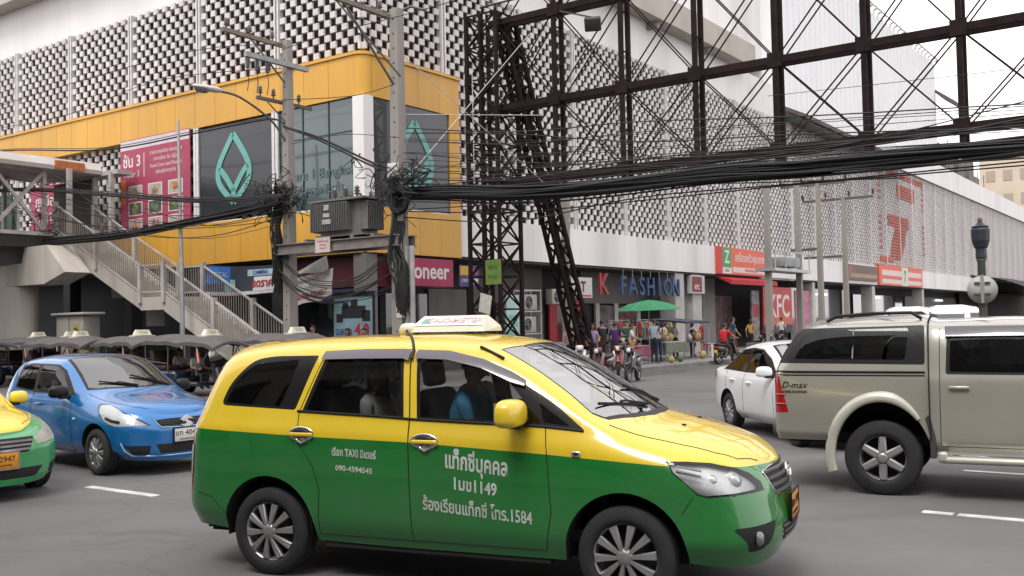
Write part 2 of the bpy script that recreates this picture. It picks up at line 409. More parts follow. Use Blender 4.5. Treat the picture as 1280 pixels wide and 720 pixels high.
def add_wheel(parent, x, side, y, r, rim, width, style, steer=0.0, tyre_m=None, rim_m=None):
    """wheel = tyre mesh with its rim as a child; outer face points to the side"""
    t = MB(); wd = width / 2
    pr = [(rim * .97, -wd * .8), (rim * 1.02, -wd * .95), (rim * 1.18, -wd * 1.02), (r * .93, -wd * .96), (r * .985, -wd * .8), (r, -wd * .62)]
    pr += [(r, -wd * .3), (r * .985, -wd * .28), (r * .985, -wd * .2), (r, -wd * .18), (r, wd * .18), (r * .985, wd * .2), (r * .985, wd * .28), (r, wd * .3)]
    pr += [(r, wd * .62), (r * .985, wd * .8), (r * .93, wd * .96), (rim * 1.18, wd * 1.02), (rim * 1.1, wd * 1.03), (rim * 1.02, wd * .95), (rim * .97, wd * .8)]
    Tm = Matrix.Rotation(R(90), 4, 'X')
    t.lathe(pr, 40, 0, Tm)
    o = t.build('wheel', tyre_m or M('tyre_rubber', (0.018, 0.018, 0.019), 0.85, .3, 9), parent)
    o.location = (x, y, r); o.rotation_euler = (0, 0, (math.pi if side > 0 else 0) + steer)
    # local outer face is -Y
    rm = MB()
    rm.lathe([(rim * .99, wd * .8), (rim * .93, wd * .7), (rim * .88, -wd * .1), (rim * .9, -wd * .6), (rim * .93, -wd * .92), (rim * .985, -wd * .97), (rim, -wd * .93)][::-1], 40, 0, Matrix.Rotation(R(-90), 4, 'X') @ Matrix.Scale(-1, 4, (0, 0, 1)))
    yo = -wd * .78
    def spoke(a, w0, w1, r0, r1, th=.018, dish=.02, mi=0):
        ca, sa = math.cos(a), math.sin(a); vs = []
        for (rr, ww, dy) in ((r0, w0, -dish), ((r0 + r1) / 2, (w0 + w1) / 2, -dish * .7), (r1, w1, 0)):
            for sx, ty in ((-1, 0), (-.6, -th * .5), (.6, -th * .5), (1, 0), (1, th), (-1, th)):
                lx = rr; lz = sx * ww / 2; vs.append((lx * ca - lz * sa, yo + dy + ty, lx * sa + lz * ca))
        fs = []
        for i in range(2):
            for k in range(6): fs.append((i * 6 + k, i * 6 + (k + 1) % 6, (i + 1) * 6 + (k + 1) % 6, (i + 1) * 6 + k))
        rm.add(vs, fs, mi)
    if style == 'twin':       # ten paired slim spokes
        for k in range(10):
            a = 2 * math.pi * k / 10 + .1
            for s_ in (-.115, .115): spoke(a + s_ * .55, rim * .085, rim * .15, rim * .2, rim * .93)
    elif style == 'six':
        for k in range(6): spoke(2 * math.pi * k / 6 + math.pi / 6, rim * .36, rim * .30, rim * .24, rim * .93, .03, .012)
    elif style == 'cap':      # plastic hub cap with ten wide blades
        for k in range(10): spoke(2 * math.pi * k / 10, rim * .12, rim * .36, rim * .2, rim * .93, .015, .012)
    else:
        for k in range(8): spoke(2 * math.pi * k / 8, rim * .16, rim * .24, rim * .2, rim * .93, .015, .012)
    cc = Matrix.Translation((0, yo - .016, 0)) @ Matrix.Rotation(R(90), 4, 'X')
    rm.lathe([(0, .022), (rim * .1, .02), (rim * .2, .014), (rim * .27, 0), (rim * .27, -.03)], 24, 0, cc)
    for k in range(5 if style != 'six' else 6):
        a = 2 * math.pi * k / (5 if style != 'six' else 6)
        rm.lathe([(0, .012), (.008, .01), (.009, -.01)], 8, 1, Matrix.Translation((rim * .2 * math.cos(a), yo - .018, rim * .2 * math.sin(a))) @ Matrix.Rotation(R(90), 4, 'X'))
    # dark brake drum behind the spokes
    rm.lathe([(0, wd * .02), (rim * .88, wd * .0)], 32, 2, Matrix.Rotation(R(90), 4, 'X') @ Matrix.Scale(-1, 4, (0, 0, 1)))
    rr_ = rm.build('rim', [rim_m or M('alloy', (0.42, 0.42, 0.43), .34, .1, 8, metal=.7, dirt=.45), M('bolt_steel', (.1, .1, .1), .4, .1, 8, metal=.8), M('brake_dark', (.012, .012, .012), .9)], o)
    return o

def wheel_well(parent, cx, cz, r, yin, yout_fn, zb=.25, pts=None):
    """dark liner inside each arch, from the body edge inwards"""
    pts = pts or arch_poly(cx, r, cz, zb)
    for sg in (-1, 1):
        vs = []; mb = MB()
        for (x, z) in pts:
            yo = yout_fn(x, z, sg); vs += [(x, yo, z), (x, sg * yin, z)]
        mb.add(vs, [(2 * i, 2 * i + 1, 2 * i + 3, 2 * i + 2) for i in range(len(pts) - 1)])
        mb.add([(x, sg * yin, z) for x, z in pts], [tuple(range(len(pts)))])
        mb.build('wheel_arch', M('arch_liner', (.01, .01, .01), .9), parent)

def seat_mb(mb, x, y, z, mi=0, w=.5):
    mb.rbox((x + .05, y, z), (.5, w, .16), .05, mi)
    mb.rbox((x - .24, y, z + .36), (.15, w * .96, .66), .06, mi, Matrix.Rotation(R(-10), 4, 'Y'))
    mb.rbox((x - .31, y, z + .8), (.1, w * .5, .2), .04, mi, Matrix.Rotation(R(-8), 4, 'Y'))
# ------------------------------------------------------------------ shared vehicle materials
def paint(name, col, rough=.38, flake=0.0, dirt=.15):
    return M(name, col, rough, .05, 3, metal=flake, coat=1.0, dirt=dirt, dirtcol=(.16, .15, .13))
P_YEL = paint('taxi_yellow', (.70, .50, .02)); P_GRN = paint('taxi_green', (.004, .155, .022))
P_BLK = M('trim_black', (.007, .007, .008), .45, .2, 6, spec=.3); P_GAP = M('gap_black', (.006, .006, .006), .8)
P_PLASTIC = M('grey_plastic', (.045, .045, .047), .55, .2, 8)
P_CHROME = M('chrome', (.7, .7, .71), .12, .1, 10, metal=1); P_DARK = M('cabin_dark', (.022, .021, .021), .85, .3, 5)
P_SEAT = M('seat_fabric', (.055, .052, .05), .9, .3, 12); P_UNDER = M('underbody', (.012, .012, .012), .9, .3, 5)
G_WS = glass('windscreen_glass', (.80, .86, .82), 4.4); G_SIDE = glass('side_glass', (.74, .77, .76), 1.5); G_DARK = glass('tinted_glass', (.10, .11, .11), 1.5)
G_LAMP = glass('lamp_glass', (.9, .92, .93), 1.5)
L_RED = M('tail_red', (.32, .006, .01), .15, .2, 20, coat=1); L_WHITE = M('lamp_white', (.62, .62, .63), .2, .15, 20, coat=1); L_AMBER = M('lamp_amber', (.6, .2, .02), .2)
P_REFL = M('lamp_reflector', (.90, .90, .90), .25, .12, 14, coat=.6)
TXT_WHITE = M('lettering_white', (.50, .54, .49), .7, .3, 14)

def emblem_rings(mb, mat, r=.06):
    def el(a, b, cx, cy, t):
        return [mat @ Vector((cx + a * math.cos(2 * math.pi * k / 28), cy + b * math.sin(2 * math.pi * k / 28), 0)) for k in range(28)]
    mb.tube(el(r, r * .68, 0, 0, 0), r * .11, 6, closed=True); mb.tube(el(r * .34, r * .62, 0, 0, 0), r * .09, 6, closed=True)
    mb.tube(el(r * .66, r * .26, 0, r * .33, 0), r * .09, 6, closed=True)

def wiper(mb, p, q, h=.02):
    p = Vector(p); q = Vector(q); m = p.lerp(q, .45) + Vector((0, 0, h))
    mb.tube([p, m, p.lerp(q, .55) + Vector((0, 0, h * .7))], .009, 6); mb.bar(p.lerp(q, -.0) + Vector((.02, 0, -.005)), q, .012, .02)

def mirror_part(parent, x, z, side, y, mat, sc=1.0, base_mat=None):
    mb = MB(); bm = bmesh.new(); bmesh.ops.create_uvsphere(bm, u_segments=20, v_segments=12, radius=1)
    vs = []
    for v in bm.verts:
        cx, cy, cz = v.co
        def sq(t, p=.55): return math.copysign(abs(t) ** p, t)
        px = .085 * sq(cx, .7) * (1 if cx > 0 else .55); py = .125 * sq(cy, .62) * (1 - .12 * cz); pz = .085 * sq(cz, .62)
        vs.append((x + px * sc + .02 * cy * side * -1, y + side * (.12 + 0) * sc + py * sc, z + pz * sc))
    bm.verts.index_update(); mb.add(vs, [[v.index for v in f.verts] for f in bm.faces], 0, True); bm.free()
    mb.rbox((x + .02, y + side * .03, z - .075 * sc), (.1, .16, .05), .015, 1)
    o = mb.build('wing_mirror', [mat, base_mat or P_BLK], parent)
    g = MB(); g.cbox((x - .052 * sc, y + side * .12 * sc, z), (.006, .2 * sc, .13 * sc)); g.build('mirror_glass', M('mirror_glass', (.5, .52, .53), .04, .05, 3, metal=1), o)
    return o

def number_plate(parent, loc, rz, txt, col, frame=None, w=.34, h=.15, tcol=None, ry=0):
    mb = MB(); mb.rbox((0, 0, 0), (w, .012, h), .004)
    o = mb.build('number_plate', col, parent, loc, rz)
    if frame is not None:
        f = MB()
        for a in ((-w / 2 - .008, w / 2 + .008, -h / 2 - .012, -h / 2), (-w / 2 - .008, w / 2 + .008, h / 2, h / 2 + .012), (-w / 2 - .012, -w / 2, -h / 2, h / 2), (w / 2, w / 2 + .012, -h / 2, h / 2)): f.box(a[0], a[1], -.01, .006, a[2], a[3])
        f.build('plate_frame', frame, o)
    t = MB()
    for s, sz, zz in txt: merge(t, text_mb(s, sz, .002, 0, Matrix.Translation((0, -.0075, zz)) @ XN))
    t.build('plate_lettering', tcol or P_BLK, o)
    return o

# ------------------------------------------------------------------ the yellow and green people carrier
def build_taxi():
    T = thing('taxi_van', 'nearest taxi, a yellow over green people carrier with roof sign and Thai door lettering', 'taxi', (-1.517, 8.306, 0), -0.395)
    st = [
     [(-.88, 0, .33), (-.92, 0, .50), (-.89, 0, .78), (-.87, 0, 1.05), (-.81, 0, 1.18), (-.62, 0, 1.66), (-.52, 0, 1.72), (-.46, 0, 1.735)],
     [(-.85, .5, .33), (-.90, .5, .50), (-.87, .5, .78), (-.85, .5, 1.05), (-.79, .5, 1.18), (-.60, .42, 1.65), (-.49, .25, 1.72), (-.40, 0, 1.738)],
     [(-.74, .74, .33), (-.80, .775, .50), (-.775, .79, .78), (-.765, .775, 1.05), (-.715, .75, 1.18), (-.53, .60, 1.62), (-.38, .36, 1.715), (-.3, 0, 1.742)],
     [(-.60, .80, .33), (-.66, .855, .50), (-.64, .87, .78), (-.63, .86, 1.05), (-.58, .832, 1.18), (-.36, .675, 1.63), (-.2, .39, 1.728), (-.15, 0, 1.748)],
     [(-.3, .82, .31), (-.33, .88, .48), (-.32, .888, .78), (-.31, .88, 1.05), (-.28, .846, 1.18), (-.02, .695, 1.655), (.05, .40, 1.745), (.1, 0, 1.76)],
     [(.4, .82, .28), (.4, .882, .46), (.4, .892, .78), (.4, .884, 1.04), (.4, .85, 1.18), (.42, .70, 1.67), (.44, .40, 1.755), (.45, 0, 1.77)],
     [(1.2, .82, .27), (1.2, .882, .46), (1.2, .892, .76), (1.2, .884, 1.02), (1.2, .85, 1.16), (1.2, .70, 1.672), (1.2, .40, 1.757), (1.2, 0, 1.772)],
     [(1.8, .82, .27), (1.8, .882, .46), (1.8, .892, .75), (1.8, .884, 1.01), (1.8, .85, 1.14), (1.70, .685, 1.635), (1.78, .38, 1.70), (1.82, 0, 1.715)],
     [(2.05, .82, .27), (2.05, .882, .46), (2.05, .892, .75), (2.05, .882, 1.0), (2.08, .848, 1.13), (1.98, .705, 1.525), (2.08, .40, 1.575), (2.13, 0, 1.585)],
     [(2.3, .82, .27), (2.3, .882, .46), (2.3, .892, .74), (2.3, .88, .985), (2.32, .845, 1.11), (2.29, .738, 1.34), (2.40, .43, 1.385), (2.46, 0, 1.39)],
     [(2.52, .82, .28), (2.54, .882, .46), (2.54, .89, .73), (2.54, .878, .97), (2.55, .84, 1.08), (2.56, .77, 1.165), (2.74, .45, 1.17), (2.83, 0, 1.175)],
     [(2.78, .82, .30), (2.8, .884, .46), (2.8, .892, .72), (2.8, .878, .93), (2.78, .83, 1.03), (2.8, .76, 1.075), (2.94, .44, 1.12), (3.02, 0, 1.13)],
     [(3.1, .80, .30), (3.1, .875, .46), (3.1, .878, .70), (3.08, .86, .89), (3.08, .81, .965), (3.1, .73, 1.005), (3.2, .42, 1.055), (3.25, 0, 1.065)],
     [(3.32, .74, .28), (3.36, .83, .45), (3.35, .815, .67), (3.32, .79, .83), (3.29, .73, .905), (3.31, .655, .945), (3.40, .39, .985), (3.44, 0, .995)],
     [(3.45, .64, .27), (3.54, .71, .45), (3.52, .69, .65), (3.49, .665, .77), (3.44, .62, .86), (3.43, .555, .905), (3.495, .33, .935), (3.52, 0, .945)],
     [(3.56, .42, .26), (3.66, .45, .44), (3.63, .43, .63), (3.61, .42, .73), (3.57, .40, .825), (3.53, .36, .875), (3.56, .21, .895), (3.575, 0, .905)],
     [(3.6, 0, .26), (3.70, 0, .44), (3.675, 0, .62), (3.66, 0, .72), (3.635, 0, .80), (3.61, 0, .845), (3.605, 0, .865), (3.60, 0, .88)]]
    B = CarBody(st)
    side = lambda c: abs(c.y) > .45 and c.x < 2.6
    # two-tone paint: green below the belt
    B.region(None, [(-1.2, 1.085), (-.7, 1.078), (.33, 1.04), (1.26, 1.018), (2.22, .968), (3.0, .918), (3.3, .905), (3.62, .865), (3.9, .85), (3.9, .1), (-1.2, .1)], 'side', mat=1)
    # arches
    low = lambda c: c.z < .85 and abs(c.y) > .5
    AR, AF, ra = arch_poly(0, .405, .335), arch_poly(2.75, .405, .335), .405
    B.remove(AR, 'side', low); B.remove(AF, 'side', low)
    # glass
    qw = rounded([(-.47, 1.255), (-.40, 1.43), (-.22, 1.60), (-.02, 1.625), (.375, 1.628), (.225, 1.228)], [.06, .1, .12, .05, .02, .02])
    B.region('quarter_trim', qw, 'side', side)
    B.region('quarter_glass', rounded([(-.43, 1.275), (-.365, 1.43), (-.2, 1.575), (.21, 1.60), (.10, 1.25)], [.05, .1, .1, .04, .04]), 'side', side, only=('quarter_trim',))
    B.region('rear_trim', rounded([(.285, 1.212), (.445, 1.632), (1.10, 1.638), (1.145, 1.18)], [.01, .05, .03, .01]), 'side', side)
    B.region('rear_glass', rounded([(.325, 1.226), (.475, 1.61), (1.078, 1.615), (1.118, 1.198)], .02), 'side', side, only=('rear_trim',))
    B.region('front_trim', rounded([(1.25, 1.178), (1.205, 1.635), (1.45, 1.628), (1.74, 1.566), (1.95, 1.475), (2.26, 1.30), (2.49, 1.122), (2.22, 1.15)], [.01, .04, .05, .1, .1, .1, .02, .01]), 'side', side)
    B.region('front_glass', rounded([(1.275, 1.195), (1.235, 1.61), (1.45, 1.603), (1.72, 1.545), (1.92, 1.45), (2.185, 1.168)], [.02, .03, .05, .1, .06, .02]), 'side', side, only=('front_trim',))
    B.region('vent_glass', rounded([(2.20, 1.172), (2.16, 1.30), (2.385, 1.150)], .015), 'side', side, only=('front_trim',))
    ws = [(1.79, .58), (2.02, .615), (2.30, .66), (2.50, .70), (2.60, .66), (2.72, .45), (2.80, .2), (2.82, 0)]
    ws = ws + [(x, -y) for x, y in ws[-2::-1]] + [(1.87, -.36), (1.90, 0), (1.87, .36)]
    B.region('screen_trim', ws, 'top', lambda c: c.z > 1.08 and c.x > 1.7)
    ws2 = [(1.805, .570), (2.02, .603), (2.30, .648), (2.49, .686), (2.57, .65), (2.67, .45), (2.745, .2), (2.76, 0)]
    ws2 = ws2 + [(x, -y) for x, y in ws2[-2::-1]] + [(1.89, -.355), (1.915, 0), (1.89, .355)]
    B.region('windscreen', ws2, 'top', lambda c: c.z > 1.08 and c.x > 1.7, only=('screen_trim',))
    rw = [(-.58, 1.25), (.58, 1.25), (.52, 1.60), (-.52, 1.60)]
    B.region('rear_window', rounded(rw, .06), 'front', lambda c: c.x < -.4)
    # bonnet
    hd = [(2.62, .72), (2.8, .71), (3.1, .665), (3.3, .60), (3.42, .52), (3.53, .33), (3.585, 0)]
    hd = hd + [(x, -y) for x, y in hd[-2::-1]] + [(2.68, -.66), (2.83, -.3), (2.87, 0), (2.83, .3), (2.68, .66)]
    B.region('bonnet', hd, 'top', lambda c: c.z > .84 and c.x > 2.5, only=('body',))
    # doors, bumper, lamps
    dr = [(.44, .33), (.45, .50), (.46, .66), (.40, .84), (.27, 1.00), (.265, 1.215), (1.20, 1.172), (1.215, .33)]
    df = [(1.215, .33), (1.20, 1.172), (2.215, 1.145), (2.235, .96), (2.26, .59), (2.21, .33)]
    B.region('door_rear', dr, 'side', side, only=('body',)); B.region('door_front', df, 'side', side, only=('body',))
    hl = [(3.03, .945), (3.075, .875), (3.225, .745), (3.30, .725), (3.585, .735), (3.56, .79), (3.50, .845), (3.42, .888), (3.28, .926), (3.15, .942)]
    frt = lambda c: c.x > 2.9
    B.region('headlight', hl, 'side', lambda c: c.x > 2.9 and abs(c.y) > .36, mat=0, only=('body',))
    B.region('front_bumper', [(3.13, .2), (3.13, .60), (3.2, .735), (3.8, .70), (3.8, .2)], 'side', lambda c: c.x > 2.9, only=('body',))
    gr = [(-.42, .838), (-.36, .70), (-.26, .67), (.26, .67), (.36, .70), (.42, .838), (.2, .855), (-.2, .855)]
    B.region('grille', rounded(gr, .02), 'front', frt, mat=0, only=('body', 'front_bumper', 'bonnet'))
    B.region('lower_grille', rounded([(-.36, .50), (-.30, .375), (.30, .375), (.36, .50)], .03), 'front', frt, mat=0, only=('front_bumper',))
    for sg in (-1, 1): B.region('fog_recess', rounded([(sg * .80, .53), (sg * .46, .545), (sg * .60, .375), (sg * .70, .37)], .03), 'front', frt, mat=0, only=('front_bumper',))
    B.region('tail_light', [(-.9, 1.23), (-.645, 1.23), (-.70, 1.06), (-.735, .58), (-.9, .58)], 'side', lambda c: abs(c.y) > .62 and c.x < -.4, mat=0, only=('body',))
    B.region('rear_bumper', [(-1, .2), (-1, .60), (-.72, .59), (-.52, .56), (-.40, .40), (-.40, .2)], 'side', lambda c: c.x < -.3, only=('body',))
    mats = [P_YEL, P_GRN]
    TR = [P_BLK]
    spec = dict(body=('body', None, False), quarter_trim=('window_surround', TR, True), rear_trim=('window_surround', TR, True), front_trim=('window_surround', TR, True), screen_trim=('windscreen_surround', TR, False),
        quarter_glass=('quarter_window', [G_DARK], True), rear_glass=('side_window', [G_SIDE], True), front_glass=('side_window', [G_SIDE], True), vent_glass=('vent_window', [G_SIDE], True),
        windscreen=('windscreen', [G_WS], False), rear_window=('rear_window', [G_DARK], False), bonnet=('bonnet', None, False), door_rear=('door', None, True), door_front=('door', None, True),
        headlight=('headlight', [G_LAMP], True), front_bumper=('bumper', None, False), rear_bumper=('bumper', None, False), grille=('grille', [P_GAP], False), lower_grille=('lower_grille', [P_GAP], False),
        fog_recess=('fog_light', [P_GAP], True), tail_light=('tail_light', [L_RED], True))
    PN = B.panels(T, mats, spec, P_DARK, ('body', 'door_rear', 'door_front', 'bonnet'))
    drR, drF = PN[('door_rear', False)], PN[('door_front', False)]
    # pillars between the doors stay yellow: shut lines
    for sd in (-1, 1):
        sl = MB()
        B.line(sl, dr[:6] + [(.44, 1.655), (1.15, 1.665), (1.19, 1.2), (1.215, .33), (.44, .33)], sd)
        B.line(sl, df[:1] + [(1.195, 1.172), (1.155, 1.665)], sd); B.line(sl, [(2.215, 1.145), (2.235, .96), (2.26, .59), (2.21, .33), (1.215, .33)], sd)
        B.line(sl, [(3.13, .62), (3.2, .73)], sd, .003); B.line(sl, [(-.40, .45), (-.52, .56), (-.72, .60)], sd, .003)
        B.line(sl, [(-.30, .98), (-.16, 1.05), (-.14, 1.16), (-.30, 1.20)], sd, .002) if sd > 0 else None
        sl.build('panel_gap', P_GAP, T)
    sl = MB()
    B.line_top(sl, [(2.62, .72), (2.8, .71), (3.1, .665), (3.3, .60), (3.42, .52), (3.52, .35)]); B.line_top(sl, [(2.62, -.72), (2.8, -.71), (3.1, -.665), (3.3, -.60), (3.42, -.52), (3.52, -.35)])
    sl.build('bonnet_gap', P_GAP, PN[('bonnet', None)])
    for sd in (-1, 1):      # belt moulding
        tr = MB(); tr.tube([B.at(x, z, sd) + Vector((0, sd * .004, 0)) for x, z in [(.25, 1.222), (.6, 1.208), (1.0, 1.192), (1.25, 1.178), (1.7, 1.163), (2.2, 1.148), (2.48, 1.122)]], .009, 6); tr.build('belt_moulding', P_BLK, T)
    for sd in (-1, 1):      # smoked rain visors
        for pts in ([(.42, 1.66, 1.60), (.75, 1.672, 1.605), (1.10, 1.672, 1.605), (1.15, 1.655, 1.59)], [(1.2, 1.665, 1.605), (1.45, 1.655, 1.595), (1.72, 1.595, 1.535), (1.95, 1.505, 1.44), (2.05, 1.45, 1.415)]):
            v = []; fs = []; vs_ = MB()
            for x, zt, zb in pts:
                p = B.at(x, zt, sd); q = B.at(x, zb, sd); v += [p + Vector((0, sd * .006, 0)), p.lerp(q, .5) + Vector((0, sd * .026, 0)), q + Vector((0, sd * .03, 0))]
            for i in range(len(pts) - 1): fs += [(3 * i, 3 * i + 3, 3 * i + 4, 3 * i + 1), (3 * i + 1, 3 * i + 4, 3 * i + 5, 3 * i + 2)]
            vs_.add(v, fs, 0, True); vs_.build('rain_visor', M('smoked_plastic', (.05, .045, .06), .25, .1, 5, coat=1), T)
    # handles
    for (x, z, dd) in ((.315, 1.055, drR), (1.335, 1.027, drF)):
        h = MB(); p = B.at(x, z)
        h.rbox((x, p.y - .022, z), (.2, .02, .03), .009); o = h.build('door_handle', P_YEL, dd)
        c = MB(); c.lathe([(0, .0), (.052, .0), (.062, .006), (.07, -.004)], 24, 0, Matrix.Translation((x - .01, p.y - .004, z + .002)) @ Matrix.Diagonal((1.55, 1, .8, 1)) @ Matrix.Rotation(R(90), 4, 'X'))
        c.tube([(x - .04, p.y - .012, z - .04), (x, p.y - .016, z - .062), (x + .04, p.y - .012, z - .04)], .012, 6)
        c.build('handle_surround', P_CHROME, o)
        k = MB(); k.lathe([(0, .008), (.05, .006), (.052, 0)], 20, 0, Matrix.Translation((x - .01, p.y - .004, z + .01)) @ Matrix.Diagonal((1.5, 1, .66, 1)) @ Matrix.Rotation(R(90), 4, 'X')); k.build('handle_cup', P_BLK, o)
    # lettering on the doors, wrapped on to the skin
    def letter(dd, s, x0, z0, x1, z1, size, sx, bold=.0):
        w_ = x1 - x0; t = text_mb(s, size, .002, 0, None, bold, 'LEFT', 1); mxx = max(p[0] for p in t.v); mn = min(p[0] for p in t.v); k = w_ / (mxx - mn)
        v = []
        for p in t.v:
            u = (p[0] - mn) * k; q = B.at(x0 + u, z0 + (z1 - z0) * u / w_ + p[1]); v.append((q.x, q.y - .002 - p[2] * .3, q.z))
        m = MB(); m.add(v, t.f); return m.build('lettering', TXT_WHITE, dd)
    letter(drF, 'แท็กซี่บุคคล', 1.49, .905, 1.955, .862, .155, 1, .004)
    letter(drF, '1มข1149', 1.555, .747, 1.875, .715, .115, 1, .003)
    letter(drF, 'ร้องเรียนแท็กซี่ โทร.1584', 1.31, .598, 2.125, .538, .118, 1, .002)
    letter(drR, 'เรียก TAXI มิเตอร์', .575, .935, .94, .918, .075, 1, .002); letter(drR, '090-4594545', .605, .822, .91, .806, .055, 1, .001)
    # mirrors, lamps, repeaters
    mirror_part(T, 2.02, 1.245, -1, -.87, P_YEL, 1.12); mirror_part(T, 2.02, 1.245, 1, .87, P_YEL, 1.12)
    rp = MB(); p = B.at(2.44, .977); rp.rbox((2.44, p.y - .004, .977), (.06, .02, .036), .008); rp.build('side_repeater', P_CHROME, T)
    rp2 = MB(); rp2.rbox((2.44, p.y - .012, .977), (.034, .014, .02), .006); rp2.build('repeater_lens', P_GAP, T.children[-1])
    for sd in (-1, 1):
        hb = PN.get(('headlight', sd > 0)); hm = MB()
        for f in hb.data.polygons:
            vv = [hb.data.vertices[i].co for i in f.vertices]; hm.add([v - Vector((.05, sd * .045, -.0)) for v in vv], [tuple(range(len(vv)))], 0, True)
        hm.build('reflector_bowl', P_REFL, hb)
        b = MB()
        for (x, y, z, r) in ((3.40, .60, .80, .058), (3.27, .70, .815, .042)):
            Tm = Matrix.Translation((x, sd * y, z)) @ Matrix.Rotation(R(90), 4, 'Y') @ Matrix.Rotation(R(-sd * 28), 4, 'X')
            b.lathe([(0, .06), (r * .5, .052), (r * .85, .03), (r, 0), (r * 1.06, .0), (r * 1.1, -.03)], 24, 0, Tm)
        b.build('bulb_lens', M('bulb_lens', (.85, .86, .87), .12, .1, 10, metal=.25, coat=.5), hb)
        rim = MB()
        pr = [(3.03, .945), (3.075, .875), (3.225, .745), (3.30, .725), (3.44, .73)]; rim.tube([B.at(x, z, sd) for x, z in pr], .005, 5); rim.build('lamp_rim', P_BLK, hb)
        bars = MB()
        for dz in (0, .03): bars.tube([B.at(x, z - dz, sd) - Vector((0, sd * .012, 0)) for x, z in [(3.09, .915), (3.16, .90), (3.24, .882)]], .008, 5)
        bars.build('lamp_bars', P_CHROME, hb)
        fg = PN.get(('fog_recess', sd > 0))
        fl = MB(); q = B.on((5, sd * .655, .455), (-1, 0, 0)); fl.lathe([(0, .02), (.03, .016), (.045, 0), (.05, -.02)], 20, 0, Matrix.Translation(q - Vector((.0, 0, 0))) @ Matrix.Rotation(R(90), 4, 'Y')); fl.build('fog_lens', M('fog_lens', (.12, .13, .14), .1, .1, 5, coat=1), fg)
        tl = PN.get(('tail_light', sd > 0)); wl = MB()
        for f in tl.data.polygons:
            if .74 < f.center.z < .93:
                vv = [tl.data.vertices[i].co for i in f.vertices]; wl.add([v + Vector((-.006, sd * .004, 0)) for v in vv], [tuple(range(len(vv)))], 0, True)
        wl.build('reversing_lamp', L_WHITE, tl)
    g = PN[('grille', None)]; gb = MB()
    for k, z in enumerate((.70, .745, .79, .832)):
        hw = .35 + (z - .70) * .42
        pts = [B.on((5, y, z), (-1, 0, 0)) for y in np.linspace(-hw, hw, 17)]
        for a, b in zip(pts[:-1], pts[1:]): gb.bar(a + Vector((.006, 0, 0)), b + Vector((.006, 0, 0)), .02, .016)
    gb.build('grille_bars', M('satin_grey', (.22, .22, .23), .3, .1, 8, metal=.6), g)
    ge = MB(); gpts = rounded(gr, .02); ge.tube([B.on((5, y, z), (-1, 0, 0)) + Vector((.003, 0, 0)) for y, z in gpts], .006, 6, closed=True); ge.build('grille_surround', P_CHROME, g)
    em = MB(); q = B.on((5, 0, .80), (-1, 0, 0)); emblem_rings(em, Matrix.Translation(q + Vector((.035, 0, .0))) @ Matrix.Rotation(R(90), 4, 'Z') @ Matrix.Rotation(R(76), 4, 'X'), .075); em.build('emblem', P_CHROME, T)
    lg = PN[('lower_grille', None)]; lb = MB()
    for z in (.405, .44, .475):
        hw = .31 + (z - .375) * .35; pts = [B.on((5, y, z), (-1, 0, 0)) for y in np.linspace(-hw, hw, 11)]
        lb.tube([p + Vector((.004, 0, 0)) for p in pts], .009, 5)
    lb.build('grille_bars', P_PLASTIC, lg)
    number_plate(T, (3.705, 0.0, .575), R(90), [('1มข 1149', .085, .015), ('กรุงเทพมหานคร', .035, -.05)], M('plate_orange', (.62, .27, .02), .45, .15, 12), P_BLK, .36, .17)
    number_plate(T, (-.905, 0.0, .86), R(-90), [('1มข 1149', .085, .015), ('กรุงเทพมหานคร', .035, -.05)], M('plate_orange', (.62, .27, .02)), P_BLK, .36, .17)
    # wipers and cowl
    for (p, q) in (((2.62, .52), (2.52, -.06)), ((2.70, -.08), (2.50, -.60))):
        a = B.on((p[0], p[1], 4), (0, 0, -1)) + Vector((0, 0, .012)); b = B.on((q[0], q[1], 4), (0, 0, -1)) + Vector((.01, 0, .02)); wp = MB(); wiper(wp, a, b); wp.build('wiper', P_BLK, T)
    for y in (-.28, .22): q = B.on((3.02, y, 4), (0, 0, -1)); nz_ = MB(); nz_.rbox(q + Vector((0, 0, .004)), (.03, .022, .012), .004); nz_.build('washer_nozzle', P_BLK, T)
    for (x, y, w_, h_) in ((2.10, -.45, .14, .11), (2.02, -.25, .1, .08), (2.45, -.30, .16, .07)):
        q = B.on((x, y, 4), (0, 0, -1)); q2 = B.on((x + .1, y, 4), (0, 0, -1)); d = (q2 - q).normalized(); u = Vector((0, 1, 0))
        stk = MB(); stk.add([q + u * a * w_ / 2 + d * b * h_ / 2 - Vector((.012, 0, .012)) for a, b in ((-1, -1), (1, -1), (1, 1), (-1, 1))], [(0, 1, 2, 3)]); stk.build('sticker', M('sticker_white', (.6, .62, .6), .5, .3, 30), T)
    # underside, arches, cabin
    ub = MB(); ub.box(-.72, 3.2, -.62, .62, .25, .36); ub.box(-.73, -.44, -.66, .66, .28, .38)
    ub.box(.46, 2.22, -.81, .81, .235, .30)
    ub.build('underbody', P_UNDER, T)
    fn = lambda x, z, sg: B.at(x, max(z, .34), sg).y - sg * .004
    for cx in (0, 2.75): wheel_well(T, cx, .335, .405, .45, fn, .27)
    for x in (0, 2.75):
        for sd in (-1, 1): add_wheel(T, x, sd, sd * .77, .324, .222, .205, 'twin')
    cab = MB(); cab.box(-.6, 2.6, -.74, .74, .38, .46); cab.rbox((2.42, 0, .93), (.42, 1.44, .36), .08); cab.rbox((2.2, -.36, .99), (.2, .5, .18), .06); cab.box(2.55, 2.6, -.7, .7, .4, 1.05)
    mt = MB(); mt.rbox((2.44, .05, 1.118), (.34, 1.25, .02), .008); mt.rbox((2.42, .35, 1.16), (.14, .2, .07), .02); mt.build('dashboard_mat', M('mat_pale', (.55, .57, .56), .8, .3, 6), T)
    cab.build('dashboard', P_DARK, T)
